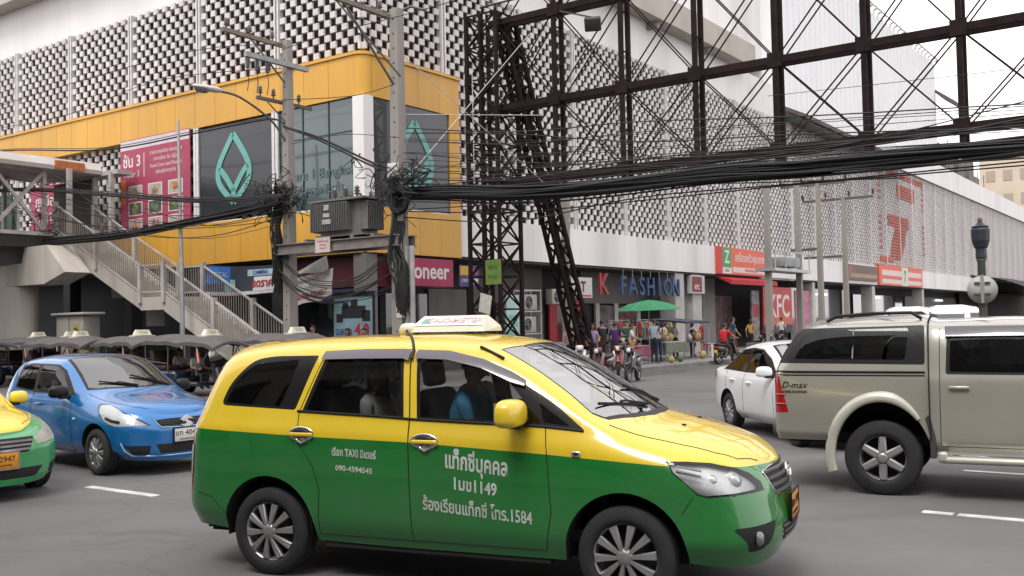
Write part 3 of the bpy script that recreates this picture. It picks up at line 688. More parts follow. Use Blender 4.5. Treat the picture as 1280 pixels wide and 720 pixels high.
    for (x, y, w_) in ((1.45, -.36, .5), (1.45, .36, .5), (.62, -.38, .56), (.62, .38, .56), (-.25, -.34, .52), (-.25, .34, .52)): se = MB(); seat_mb(se, x, y, .68 if x > .2 else .72, 0, w_); se.build('seat', P_SEAT, T)
    sw = MB(); Tm = Matrix.Translation((2.02, -.37, 1.06)) @ Matrix.Rotation(R(-62), 4, 'Y')
    sw.tube([Tm @ Vector((.185 * math.cos(2 * math.pi * k / 28), .185 * math.sin(2 * math.pi * k / 28), 0)) for k in range(28)], .014, 7, closed=True)
    for a in (0, 120, 240): sw.bar(Tm @ Vector((0, 0, 0)), Tm @ Vector((.18 * math.cos(R(a)), .18 * math.sin(R(a)), 0)), .03, .02)
    sw.tube([Tm @ Vector((0, 0, 0)), Tm @ Vector((0, 0, -.35))], .03, 8); sw.build('steering_wheel', P_BLK, T)
    hd_ = MB(); hd_.rbox((2.0, 0, 1.50), (.03, .22, .07), .015); hd_.build('interior_mirror', P_BLK, T)
    # roof sign with its strap
    rs = MB(); zt = 1.772
    a = .17; L = .32
    prof = [(-.17, 0), (.17, 0), (.145, .04), (.03, .125), (-.03, .125), (-.145, .04)]
    rs.add([(1.16 + s_ * L * (1 - .18 * (h > .1)) , p, zt + .012 + h) for s_ in (-1, 1) for p, h in prof], [(0, 1, 2, 3, 4, 5), (11, 10, 9, 8, 7, 6)] + [(i, (i + 6), (i + 1) % 6 + 6, (i + 1) % 6) for i in range(6)])
    sgn = rs.build('roof_sign', M('sign_cream', (.62, .60, .50), .4, .1, 9), T)
    fc = MB()
    for sg in (-1, 1):
        # the two sloping faces
        p0 = Vector((1.16 - L * .93, sg * .140, zt + .058)); p1 = Vector((1.16 + L * .93, sg * .140, zt + .058)); p2 = Vector((1.16 + L * .80, sg * .046, zt + .128)); p3 = Vector((1.16 - L * .80, sg * .046, zt + .128))
        n_ = (p1 - p0).cross(p3 - p0).normalized() * (1 if sg > 0 else 1); n_ = n_ if n_.y * sg > 0 else -n_
        fc.add([p + n_ * .004 for p in (p0, p1, p2, p3)], [(0, 1, 2, 3)])
    f_ = fc.build('sign_panel', M('sign_white', (.72, .72, .70), .35, .08, 20), sgn)
    tx = MB(); ang = math.atan2(.07, .094)
    Tf = Matrix.Translation((1.20, -.097, zt + .100)) @ Matrix.Rotation(R(90) - (math.pi / 2 - ang), 4, 'X')
    merge(tx, text_mb('TAXI-METER', .085, .002, 0, Tf, .002)); tx.build('sign_lettering', M('sign_pink', (.66, .47, .48), .5, .2, 20), sgn)
    tx = MB(); tx.add([Tf @ Vector((x, y, -.002)) for x, y in ((-.29, -.035), (-.21, -.035), (-.21, .03), (-.27, .03))], [(0, 1, 2, 3)]); tx.build('sign_logo', M('sign_green', (.2, .36, .27), .5, .2, 30), sgn)
    eb = MB(); eb.rbox((.80, -.1, zt + .03), (.14, .16, .11), .05, 0, None, 2); eb.build('sign_base', M('sign_cream', (.62, .60, .50)), sgn)
    sp = MB(); pts = [Vector((.80, -.14, zt + .05)), Vector((.83, -.2, zt + .01))]
    for y in (-.35, -.5, -.6, -.66):
        q = B.on((.88 + .62 * (-.25 - y), y, 4), (0, 0, -1)); pts.append(q + Vector((0, 0, .006)))
    pts += [B.at(1.17, 1.66) + Vector((0, -.012, 0)), B.at(1.17, 1.60) + Vector((0, -.02, 0))]
    sp.tube(pts, .011, 6); sp.build('strap', P_BLK, sgn)
    an = MB(); q = B.on((1.84, -.5, 4), (0, 0, -1)); an.tube([B.at(1.66, 1.665) + Vector((0, -.006, .012)), B.at(1.86, 1.585) + Vector((0, -.006, .012))], .012, 6); an.build('screen_clip', P_BLK, T)
    return T, B
TAXI, TAXI_B = build_taxi()
# ------------------------------------------------------------------ the other cars
def stn(x, y, z, f, g, h, dx=(0, 0, 0, 0, 0)):
    """y: half widths a..e, z: heights a..e, f: (x, y, z) roof or bonnet edge, g likewise, h: (x, z)"""
    return [(x + dx[i], y[i], z[i]) for i in range(5)] + [tuple(f), tuple(g), (h[0], 0, h[1])]
def scale_y(a, k): return tuple(v * k for v in a)

def build_car(c):
    T = thing(c['name'], c['label'], c['cat'], c['loc'], c['rz'], c.get('group'))
    B = CarBody(c['st']); body = c['paint']; wb, r = c['wb'], c['r']; ra = c.get('ra', r + .07); cz = r + .01
    xs = [p[0] for s in c['st'] for p in s]; xmin, xmax = min(xs), max(xs)
    side = lambda q: abs(q.y) > c.get('ysel', .42) and q.x < c['xa']
    if 'split' in c: B.region(None, c['split'], 'side', mat=1)
    low = lambda q: q.z < cz + ra + .03 + (.1 if 'arch' in c else 0) and abs(q.y) > .45
    arches = [c['arch'](cx) if 'arch' in c else arch_poly(cx, ra, cz) for cx in (0, wb)]
    for ap in arches: B.remove(ap, 'side', c.get('low', low))
    spec = dict(body=('body', None, False)); TR = [P_BLK]
    for i, (trim, gls, gm) in enumerate(c['windows']):
        if trim: B.region('trim%d' % i, rounded(trim, .03), 'side', side); spec['trim%d' % i] = ('window_surround', TR, True)
        B.region('win%d' % i, rounded(gls, .03), 'side', side, only=(('trim%d' % i,) if trim else None)); spec['win%d' % i] = ('side_window', [gm], True)
    if 'screen' in c:
        w_ = c['screen']; zs = c['zscreen']
        for nm, poly in (('screen_trim', w_[0]), ('windscreen', w_[1])):
            full = poly + [(x, -y) for x, y in poly[::-1] if abs(y) > 1e-6]
            B.region(nm, full, 'top', lambda q: q.z > zs and q.x > c['xs0'], only=(None if nm == 'screen_trim' else ('screen_trim',)))
        spec['screen_trim'] = ('windscreen_surround', TR, False); spec['windscreen'] = ('windscreen', [c.get('wsglass', G_WS)], False)
    if 'rearwin' in c:
        B.region('rear_window', rounded(c['rearwin'], .05), 'front', lambda q: q.x < c['xr0'] and q.z > c['zr0']); spec['rear_window'] = ('rear_window', [G_DARK], False)
    if 'hood' in c:
        hd = c['hood'] + [(x, -y) for x, y in c['hood'][::-1] if abs(y) > 1e-6]
        B.region('bonnet', hd, 'top', lambda q: q.z > c['zhood'] and q.x > c['xa'] - .6, only=('body',)); spec['bonnet'] = ('bonnet', None, False)
    for i, d in enumerate(c['doors']):
        B.region('door%d' % i, d, 'side', lambda q: abs(q.y) > .5, only=('body',)); spec['door%d' % i] = ('door', None, True)
    frt = lambda q: q.x > wb
    for nm, part, poly, ax, prd, m in c.get('features', []):
        B.region(nm, poly, ax, prd, 0, only=('body', 'bonnet', 'bumper')); spec[nm] = (part, [m], part not in ('grille', 'lower_grille'))
    PN = B.panels(T, body, spec, P_DARK, ('body', 'bonnet') + tuple('door%d' % i for i in range(len(c['doors']))))
    for sd in (-1, 1):
        sl = MB()
        for ln in c['lines']: B.line(sl, ln, sd, .004)
        sl.build('panel_gap', P_GAP, T)
    if 'hood' in c:
        for sg in (-1, 1): sl = MB(); B.line_top(sl, [(x, sg * y) for x, y in c['hood'][2:7]]); sl.build('bonnet_gap', P_GAP, T)
    for x, z, i in c.get('handles', []):
        for sd in (-1, 1):
            h = MB(); p = B.at(x, z, sd); h.rbox((x, p.y + sd * .022, z), (.19, .022, .032), .01); h.build('door_handle', c.get('handle_m', body[0]), PN.get(('door%d' % i, sd > 0)))
    if 'mirror' in c:
        x, z, y, sc, m = c['mirror']
        for sd in (-1, 1): mirror_part(T, x, z, sd, sd * y, m, sc)
    ub = MB(); ub.box(xmin + .16, xmax - .60, -c['w'] * .72, c['w'] * .72, c['zu'], c['zu'] + .10); ub.build('underbody', P_UNDER, T)
    zb = c['zu'] + .12
    for cx, ap in zip((0, wb), arches): wheel_well(T, cx, cz, ra, .42, lambda x, z, sg: B.at(x, max(z, zb), sg).y - sg * .004, pts=[(x, max(z, c['zu'] + .04)) for x, z in ap])
    for x in (0, wb):
        for sd in (-1, 1): add_wheel(T, x, sd, sd * (c['w'] - c['tw'] / 2 - .02), r, c['rim'], c['tw'], c['style'])
    cab = MB(); x0, x1, zf = c['cabin']; cab.box(x0, x1, -c['w'] * .8, c['w'] * .8, c['zu'] + .1, zf); cab.rbox((x1 - .1, 0, zf + .42), (.4, c['w'] * 1.55, .3), .06); cab.build('dashboard', P_DARK, T)
    for (x, y) in c['seats']: se = MB(); seat_mb(se, x, y, zf + .2, 0, .5); se.build('seat', P_SEAT, T)
    return T, B, PN

def lamp_inside(PN, key, refl, depth=.04, lens=()):
    for sd in (-1, 1):
        hb = PN.get((key, sd > 0))
        if hb is None: continue
        hm = MB()
        for f in hb.data.polygons:
            vv = [hb.data.vertices[i].co for i in f.vertices]; hm.add([v - Vector((depth, sd * depth * .8, 0)) for v in vv], [tuple(range(len(vv)))], 0, True)
        hm.build('reflector_bowl', refl, hb)
        if lens:
            b = MB()
            for (x, y, z, r) in lens: b.lathe([(0, .05), (r * .5, .045), (r * .85, .03), (r, 0), (r * 1.06, 0), (r * 1.1, -.03)], 20, 0, Matrix.Translation((x, sd * y, z)) @ Matrix.Rotation(R(90), 4, 'Y') @ Matrix.Rotation(R(-sd * 20), 4, 'X'))
            b.build('bulb_lens', M('bulb_lens', (.75, .76, .78)), hb)

GREYTRIM = M('grey_trim', (.25, .25, .26), .4, .1, 5)
# ---- silver-grey double-cab pickup with canopy
def pickup():
    BY = (.80, .855, .865, .855, .83); BZ = (.54, .64, .95, 1.18, 1.31); CZ = (.46, .6, .95, 1.15, 1.26)
    st = [
     stn(-1.13, (0,) * 5, BZ, (-.88, 0, 1.70), (-.80, 0, 1.775), (-.72, 1.80), (.02, 0, 0, .0, .03)),
     stn(-1.12, (.42,) * 5, BZ, (-.87, .36, 1.69), (-.78, .22, 1.775), (-.66, 1.803), (.02, 0, 0, 0, .03)),
     stn(-1.09, (.72, .755, .765, .755, .73), BZ, (-.84, .57, 1.68), (-.68, .34, 1.775), (-.56, 1.808), (.02, 0, 0, 0, .03)),
     stn(-1.03, (.785, .835, .85, .84, .81), BZ, (-.78, .65, 1.69), (-.60, .38, 1.785), (-.45, 1.812), (.02, 0, 0, 0, .03)),
     stn(-.85, BY, BZ, (-.60, .685, 1.725), (-.4, .40, 1.80), (-.3, 1.825)),
     stn(-.3, BY, BZ, (-.2, .70, 1.745), (-.1, .41, 1.815), (0, 1.84)),
     stn(.40, BY, BZ, (.40, .70, 1.75), (.40, .41, 1.82), (.40, 1.845)),
     stn(.52, (.80, .855, .865, .855, .83), CZ, (.54, .68, 1.72), (.54, .40, 1.775), (.54, 1.795)),
     stn(1.2, (.80, .86, .87, .86, .835), CZ, (1.15, .69, 1.735), (1.15, .40, 1.79), (1.15, 1.81)),
     stn(1.75, (.80, .86, .87, .86, .832), CZ, (1.70, .67, 1.70), (1.78, .39, 1.755), (1.82, 1.77)),
     stn(2.1, (.80, .86, .87, .858, .83), CZ, (2.08, .71, 1.49), (2.18, .41, 1.53), (2.24, 1.545)),
     stn(2.45, (.80, .86, .87, .855, .82), (.47, .6, .95, 1.11, 1.19), (2.5, .76, 1.235), (2.64, .44, 1.24), (2.72, 1.245)),
     stn(2.75, (.80, .87, .88, .85, .79), (.48, .6, .92, 1.04, 1.13), (2.76, .74, 1.155), (2.9, .43, 1.18), (2.95, 1.185)),
     stn(3.3, (.79, .875, .88, .83, .76), (.46, .58, .86, .99, 1.06), (3.3, .70, 1.085), (3.38, .41, 1.11), (3.42, 1.12)),
     stn(3.6, (.72, .82, .82, .77, .70), (.42, .55, .82, .93, 1.0), (3.58, .64, 1.03), (3.64, .38, 1.055), (3.67, 1.06)),
     stn(3.80, (.5, .58, .57, .54, .50), (.40, .52, .80, .89, .95), (3.74, .46, .985), (3.77, .27, 1.0), (3.78, 1.01), (0, .05, .02, 0, -.03)),
     stn(3.87, (0,) * 5, (.40, .52, .80, .88, .93), (3.82, 0, .965), (3.815, 0, .98), (3.81, .99), (0, .04, .02, 0, -.02))]
    SIL = paint('pickup_champagne', (.35, .34, .29), .26, .35, .1); 
    fwx = [(2.62, .70), (2.5, .69)]
    scr = lambda k: ([(1.86 + k, 0), (1.83 + k, .35), (1.76 + k, .60 - k), (2.1, .64 - k), (2.46 - k * .6, .70 - k), (2.58 - k, .5), (2.66 - k, .25), (2.70 - k, 0)])
    c = dict(name='pickup_truck', label='champagne double-cab pickup with a dark glazed canopy over its bed, beside the taxi bonnet', cat='pickup', loc=(0, 0, 0), rz=0,
        st=st, paint=[SIL], wb=3.05, r=.38, ra=.50, arch=lambda cx: [(cx - .47, .3)] + [(cx + .47 * math.cos(R(180 - 180 * i / 24)), .40 + .565 * math.sin(R(180 - 180 * i / 24))) for i in range(25)] + [(cx + .47, .3)], w=.87, zu=.50, xa=2.5, tw=.25, rim=.235, style='six', ysel=.45,
        windows=[([(-1.3, 1.355), (-1.3, 1.69), (-.80, 1.715), (.43, 1.735), (.43, 1.335)], [(-.87, 1.395), (-.70, 1.69), (.28, 1.71), (.24, 1.385)], G_DARK),
                 ([(.62, 1.24), (.64, 1.70), (1.36, 1.71), (1.38, 1.235)], [(.655, 1.265), (.675, 1.675), (1.325, 1.685), (1.345, 1.26)], G_DARK),
                 ([(1.44, 1.235), (1.42, 1.70), (1.66, 1.685), (2.40, 1.24)], [(1.47, 1.26), (1.45, 1.675), (1.64, 1.66), (2.27, 1.265)], G_DARK)],
        screen=(scr(0), scr(.05)), zscreen=1.16, xs0=1.6, hood=[(2.75, 0), (2.68, .4), (2.58, .70), (3.0, .67), (3.4, .62), (3.62, .52), (3.74, .30), (3.78, 0)], zhood=.95,
        doors=[[(.50, .47), (.54, 1.71), (1.40, 1.72), (1.40, .47)], [(1.40, .47), (1.40, 1.72), (1.70, 1.66), (2.42, 1.22), (2.46, .47)]],
        lines=[[(1.40, .47), (1.40, 1.70)], [(.56, .52), (.57, 1.70)], [(2.42, 1.22), (2.46, .47)], [(.56, .52), (2.46, .52)]], handles=[(.74, 1.11, 0), (1.62, 1.10, 1)],
        mirror=(2.18, 1.32, .86, 1.2, P_CHROME), cabin=(.55, 2.4, .62), seats=[(.95, -.36), (.95, .36), (1.75, -.36), (1.75, .36)],
        features=[('tail', 'tail_light', [(-1.3, 1.22), (-1.03, 1.22), (-1.00, 1.1), (-.93, .83), (-1.3, .81)], 'side', lambda q: abs(q.y) > .55 and q.x < -.8, L_RED),
                  ('headlight', 'headlight', [(3.35, 1.0), (3.40, .85), (3.9, .83), (3.9, .96), (3.6, 1.02)], 'side', lambda q: abs(q.y) > .42 and q.x > 3.2, G_LAMP),
                  ('grille', 'grille', [(-.4, .78), (.4, .78), (.42, .93), (-.42, .93)], 'front', lambda q: q.x > 3.5, P_CHROME),
                  ('lower', 'lower_grille', [(-.45, .5), (.45, .5), (.5, .64), (-.5, .64)], 'front', lambda q: q.x > 3.5, P_GAP)])
    T, B, PN = build_car(c)
    lamp_inside(PN, 'headlight', P_REFL)
    # gap between bed and cab, canopy trims, stripes
    g = MB()
    for sd in (-1, 1):
        pts = [(.465, z) for z in np.linspace(.5, 1.74, 22)]
        for a, b in zip(pts[:-1], pts[1:]):
            p, q = B.at(*a, sd), B.at(*b, sd); g.bar(p, q, .055, .012, 0, (1, 0, 0))
    h0 = [B.on((.465, y, 4), (0, 0, -1)) for y in np.linspace(-.66, .66, 15)]
    for a, b in zip(h0[:-1], h0[1:]): g.bar(a, b, .06, .012, 0, (1, 0, 0))
    g.build('cab_gap', P_GAP, T)
    dv = MB(); dv.bar(B.at(-.27, 1.40) + Vector((0, -.003, 0)), B.at(-.26, 1.70) + Vector((0, -.003, 0)), .012, .008); dv.build('window_divider', GREYTRIM, T)
    s = MB()
    for sd in (-1, 1):
        for z, rr in ((1.262, .013), (1.228, .007)): s.tube([B.at(x, z, sd) + Vector((0, sd * .003, 0)) for x in np.linspace(-1.05, .43, 18)], rr, 6)
    s.build('side_stripe', P_BLK, T)
    for sd in (-1, 1): rl = MB(); rl.tube([(-.55, sd * .60, 1.785), (-.45, sd * .60, 1.84), (-.1, sd * .61, 1.865), (.30, sd * .61, 1.865), (.40, sd * .60, 1.80)], .018, 7); rl.build('roof_rail', P_BLK, T)
    for cx in (0, 3.05):        # painted wheel flares, the rear one stopping at the cab gap
        for sd in (-1, 1):
            vs = []; n = 26; fl = MB(); a1 = 42 if cx == 0 else -12
            for i in range(n + 1):
                t = i / n; a = R(196 + (a1 - 196) * t); ca, sa = math.cos(a), math.sin(a); e = min(1, (1 - t) / .22) if cx == 0 else 1
                for (f_, off) in ((0, -.02), (0.02, .040), (.30, .052), (.85, .035), (1.0, .003)):
                    rx = .46 + (.045 + .06 * e) * f_; rz_ = .555 + (.045 + .065 * e) * f_
                    x, z = cx + rx * ca, .40 + rz_ * sa; y = B.at(x, max(z, .62), sd).y; y = sd * max(abs(y), .85); vs.append((x, y + sd * off * (.5 + .5 * e), z))
            fl.add(vs, [(i * 5 + k, (i + 1) * 5 + k, (i + 1) * 5 + k + 1, i * 5 + k + 1) for i in range(n) for k in range(4)], 0, True)
            fl.build('wheel_flare', paint('flare_cream', (.46, .45, .38), .35, .2), T)
    for sd in (-1, 1):
        m_ = MB(); m_.rbox((-.53, sd * .78, .42), (.03, .20, .36), .01); m_.build('mud_flap', P_PLASTIC, T)
        m_ = MB(); m_.add([(.42, sd * .868, .80), (.46, sd * .868, .84), (.51, sd * .868, .62), (.51, sd * .868, .40), (.46, sd * .868, .40), (.46, sd * .868, .62)] + [(x, sd * .70, z) for x, z in ((.42, .80), (.46, .84), (.51, .62), (.51, .40), (.46, .40), (.46, .62))], [(0, 1, 2, 3, 4, 5), (11, 10, 9, 8, 7, 6)] + [(i, i + 6, (i + 1) % 6 + 6, (i + 1) % 6) for i in range(6)]); m_.build('mud_flap', P_PLASTIC, T)
    for sd in (-1, 1): stp = MB(); stp.rbox((1.52, sd * .87, .40), (1.95, .20, .07), .03); stp.rbox((.58, sd * .90, .425), (.09, .14, .11), .025); stp.build('side_step', paint('flare_cream', (.46, .45, .38)), T)
    for (x0, x1) in ((.62, 1.37), (1.42, 1.72)):
        v = []; vi = MB()
        for x in np.linspace(x0, x1, 6):
            p = B.at(x, 1.72); q = B.at(x, 1.62); v += [p + Vector((0, -.006, 0)), p.lerp(q, .5) + Vector((0, -.03, 0)), q + Vector((0, -.035, 0))]
        vi.add(v, [(3 * i + k, 3 * i + 3 + k, 3 * i + 4 + k, 3 * i + 1 + k) for i in range(5) for k in (0, 1)], 0, True); vi.build('rain_visor', M('smoked_plastic', (.05, .045, .06)), T)
    bp = MB(); bp.rbox((-1.15, 0, .60), (.10, .9, .14), .04); bp.build('rear_bumper', P_PLASTIC, T)
    em = text_mb('D-max', .095, .003); v = []
    for p in em.v: q = B.at(-.86 + p[0] + p[1] * .35, 1.12 + p[1]); v.append((q.x, q.y - .004 - p[2], q.z))
    m = MB(); m.add(v, em.f); m.build('badge_lettering', P_BLK, T)
    em = text_mb('SUPER PLATINUM', .032, .003, 0, None, .002); v = []
    for p in em.v: q = B.at(-.86 + p[0], 1.05 + p[1]); v.append((q.x, q.y - .004 - p[2], q.z))
    m = MB(); m.add(v, em.f); m.build('badge_lettering', P_PLASTIC, T)
    tg = MB()
    for z in (1.02, .92): tg.tube([B.at(x, z, sd) + Vector((0, sd * .004, 0)) for sd in (-1,) for x in np.linspace(-1.08, -.96, 5)], .008, 5)
    tg.build('lamp_divider', M('divider_red', (.5, .1, .1), .3), T)
    # place: rear axle found from the wheel
    hd = R(-27); rw = Vector((3.7545, 10.268, 0)); n = Vector((-math.sin(hd), math.cos(hd), 0)); T.location = rw + n * .86; T.rotation_euler = (0, 0, hd)
    return T
pickup()

# ---- bright blue hatchback
def hatch():
    BZ = (.24, .38, .68, .88, .99)
    st = [
     stn(-.58, (0,) * 5, (.28, .42, .70, .90, 1.02), (-.42, 0, 1.40), (-.34, 0, 1.455), (-.28, 1.47), (.03, 0, 0, .01, .04)),
     stn(-.56, (.42,) * 5, (.28, .42, .70, .90, 1.02), (-.40, .36, 1.39), (-.31, .22, 1.455), (-.22, 1.475), (.03, 0, 0, .01, .04)),
     stn(-.48, (.66, .72, .735, .715, .69), (.27, .41, .70, .90, 1.02), (-.32, .54, 1.37), (-.2, .33, 1.465), (-.14, 1.49), (.03, 0, 0, .01, .03)),
     stn(-.32, (.73, .80, .815, .80, .765), (.26, .40, .70, .90, 1.02), (-.16, .60, 1.40), (-.05, .36, 1.48), (0, 1.505)),
     stn(0, (.74, .825, .842, .83, .79), BZ, (.10, .615, 1.425), (.15, .37, 1.50), (.18, 1.52)),
     stn(.5, (.74, .82, .84, .825, .785), BZ, (.5, .62, 1.44), (.5, .37, 1.515), (.5, 1.53)),
     stn(.95, (.74, .82, .84, .822, .78), BZ, (1.03, .61, 1.43), (1.09, .36, 1.49), (1.13, 1.505)),
     stn(1.25, (.74, .82, .84, .822, .778), BZ, (1.29, .62, 1.345), (1.38, .37, 1.39), (1.43, 1.40)),
     stn(1.55, (.74, .82, .84, .82, .772), BZ, (1.55, .645, 1.205), (1.66, .40, 1.24), (1.71, 1.25)),
     stn(1.85, (.74, .82, .84, .815, .765), (.24, .38, .67, .85, .955), (1.88, .69, 1.03), (2.02, .42, 1.05), (2.08, 1.055)),
     stn(2.1, (.74, .825, .845, .81, .75), (.25, .38, .66, .82, .92), (2.12, .69, .96), (2.24, .42, .995), (2.29, 1.0)),
     stn(2.43, (.73, .825, .842, .80, .73), (.25, .38, .65, .79, .88), (2.42, .66, .915), (2.5, .4, .955), (2.54, .965)),
     stn(2.8, (.66, .77, .785, .74, .67), (.22, .36, .62, .75, .83), (2.78, .60, .865), (2.85, .36, .905), (2.88, .915)),
     stn(3.02, (.54, .64, .65, .60, .55), (.20, .34, .58, .70, .775), (2.98, .49, .81), (3.03, .3, .85), (3.05, .86), (0, .02, .02, .0, -.02)),
     stn(3.17, (.3, .37, .37, .35, .32), (.19, .32, .56, .66, .73), (3.1, .29, .775), (3.115, .17, .80), (3.125, .81), (0, .02, .02, 0, -.03)),
     stn(3.22, (0,) * 5, (.19, .32, .56, .65, .715), (3.15, 0, .755), (3.145, 0, .775), (3.14, .785), (0, .02, .02, 0, -.03))]
    BLU = paint('hatch_blue', (.005, .145, .41), .26, .3, .06)
    scr = lambda k: [(1.16 + k, 0), (1.13 + k, .3), (1.07 + k, .545 - k), (1.3, .565 - k), (1.55, .59 - k), (1.86 - k, .64 - k), (1.95 - k, .5), (2.02 - k, .25), (2.05 - k, 0)]
    G_HW = glass('hatch_screen', (.55, .62, .58), 2.6)
    c = dict(name='hatchback_car', label='bright blue hatchback with black mirror behind the rear end of the taxi van', cat='car', loc=(0, 0, 0), rz=0,
        st=st, paint=[BLU], wb=2.43, r=.298, ra=.36, w=.842, zu=.2, xa=1.95, tw=.185, rim=.20, style='cap',
        windows=[([(-.10, 1.05), (-.06, 1.36), (.2, 1.405), (1.06, 1.395), (1.30, 1.315), (1.76, 1.0), (.6, 1.005)], [(-.05, 1.07), (-.01, 1.345), (.2, 1.375), (.50, 1.38), (.54, 1.03)], G_DARK),
                 (None, [(.62, 1.025), (.60, 1.38), (1.04, 1.37), (1.24, 1.30), (1.57, 1.025)], G_DARK)],
        screen=(scr(0), scr(.04)), zscreen=.98, xs0=.85, wsglass=G_HW, hood=[(2.12, 0), (2.05, .4), (1.95, .66), (2.3, .64), (2.6, .60), (2.85, .52), (3.0, .40), (3.1, .2), (3.13, 0)], zhood=.78,
        doors=[[(-.02, .52), (-.08, 1.0), (-.02, 1.38), (.57, 1.40), (.57, .26), (.36, .26), (.33, .42)], [(.57, .26), (.57, 1.40), (.98, 1.39), (1.2, 1.33), (1.72, .99), (1.78, .26)]],
        lines=[[(.57, .26), (.57, 1.03)], [(1.72, .99), (1.78, .75), (1.78, .26), (.42, .27)], [(.33, .42), (-.02, .55), (-.08, 1.03)]], handles=[(.2, .90, 0), (.82, .86, 1)],
        mirror=(1.60, 1.05, .80, .95, P_BLK), cabin=(-.2, 1.75, .35), seats=[(.2, -.34), (.2, .34), (1.0, -.34), (1.0, .34)],
        features=[('headlight', 'headlight', [(2.36, .905), (2.42, .83), (2.62, .70), (2.80, .635), (3.15, .64), (3.08, .70), (2.95, .78), (2.72, .86), (2.5, .905)], 'side', lambda q: abs(q.y) > .40 and q.x > 2.2, G_LAMP),
                  ('grille', 'grille', [(-.40, .70), (-.33, .605), (.33, .605), (.40, .70), (.2, .715), (-.2, .715)], 'front', lambda q: q.x > 2.6, P_GAP),
                  ('lower', 'lower_grille', [(-.40, .40), (-.34, .28), (.34, .28), (.40, .40)], 'front', lambda q: q.x > 2.6, P_GAP),
                  ('fogl', 'fog_recess', rounded([(-.72, .40), (-.45, .39), (-.47, .28), (-.62, .28)], .02), 'front', lambda q: q.x > 2.5, P_GAP), ('fogr', 'fog_recess', rounded([(.72, .40), (.45, .39), (.47, .28), (.62, .28)], .02), 'front', lambda q: q.x > 2.5, P_GAP),
                  ('tail', 'tail_light', [(-.8, 1.0), (-.38, .98), (-.34, .72), (-.8, .72)], 'side', lambda q: abs(q.y) > .5 and q.x < -.2, L_RED)])
    T, B, PN = build_car(c)
    lamp_inside(PN, 'headlight', M('lamp_bright', (.84, .84, .85), .25, .12, 16, coat=.5), .03, ((2.78, .62, .745, .05),))
    for sd in (-1, 1): d = MB(); d.tube([B.at(x, z, sd) - Vector((.0, sd * .02, 0)) for x, z in ((2.62, .735), (2.74, .705), (2.86, .69))], .018, 5); d.build('lamp_bar', P_PLASTIC, T)
    gb = MB()
    for z in (.625, .65, .675): gb.tube([B.on((5, y, z), (-1, 0, 0)) + Vector((.003, 0, 0)) for y in np.linspace(-.34, .34, 11)], .005, 4)
    gb.build('grille_bars', P_PLASTIC, T)
    gs = MB(); gs.tube([B.on((5, y, z), (-1, 0, 0)) + Vector((.002, 0, 0)) for y, z in ((-.40, .70), (-.33, .607), (0, .60), (.33, .607), (.40, .70))], .012, 6)
    for sd in (-1, 1): gs.tube([B.on((5, sd * y, z), (-1, 0, 0)) + Vector((.004, 0, 0)) for y, z in ((.735, .43), (.70, .33), (.62, .265), (.45, .255))], .012, 6)
    gs.tube([B.on((5, y, z), (-1, 0, 0)) + Vector((.003, 0, 0)) for y, z in ((-.45, .255), (-.2, .25), (0, .25), (.2, .25), (.45, .255))], .010, 6)
    gs.build('bumper_trim', M('trim_lightblue', (.25, .42, .62), .2, .1, 5, metal=.5, coat=1), T)
    q = B.on((5, 0, .665), (-1, 0, 0)); S = MB(); Tm = Matrix.Translation(q + Vector((.02, 0, 0))) @ Matrix.Rotation(R(90), 4, 'Z') @ XN
    for pts in ([(.075, .028), (.0, .07), (-.075, .028), (-.035, .0), (.02, .03)], [(-.075, -.028), (0, -.07), (.075, -.028), (.035, 0), (-.02, -.03)]): S.prism([(a * 1.25, b * 1.15) for a, b in pts], .012, Tm)
    S.add([Tm @ Vector(p) for p in ((-.05, .03, .006), (.03, -.045, .006), (.06, -.02, .006), (-.02, .05, .006))], [(0, 1, 2, 3)])
    S.build('emblem', M('emblem_silver', (.72, .72, .73), .3, .1, 8, metal=.2), T)
    number_plate(T, (3.245, .0, .50), R(90), [('ขก 4047', .10, .02), ('กรุงเทพมหานคร', .032, -.055)], M('plate_white', (.62, .62, .60), .5, .1, 12), P_BLK, .36, .17)
    for (p, e) in (((1.93, .5), (1.78, .0)), ((2.0, .0), (1.80, -.46))):
        w_ = MB()
        a = B.on((p[0], p[1], 4), (0, 0, -1)) + Vector((0, 0, .012)); b = B.on((e[0], e[1], 4), (0, 0, -1)) + Vector((.01, 0, .02)); wiper(w_, a, b); w_.build('wiper', P_BLK, T)
    rp = MB(); p = B.at(1.88, .70); rp.rbox((1.88, p.y - .002, .70), (.06, .014, .03), .006); rp.build('side_repeater', L_WHITE, T)
    hd = R(-41); fw = Vector((-5.382, 12.844, 0)); d = Vector((math.cos(hd), math.sin(hd), 0)); n = Vector((-d.y, d.x, 0)); T.location = fw + n * .82 - d * 2.43; T.rotation_euler = (0, 0, hd)
    return T
hatch()

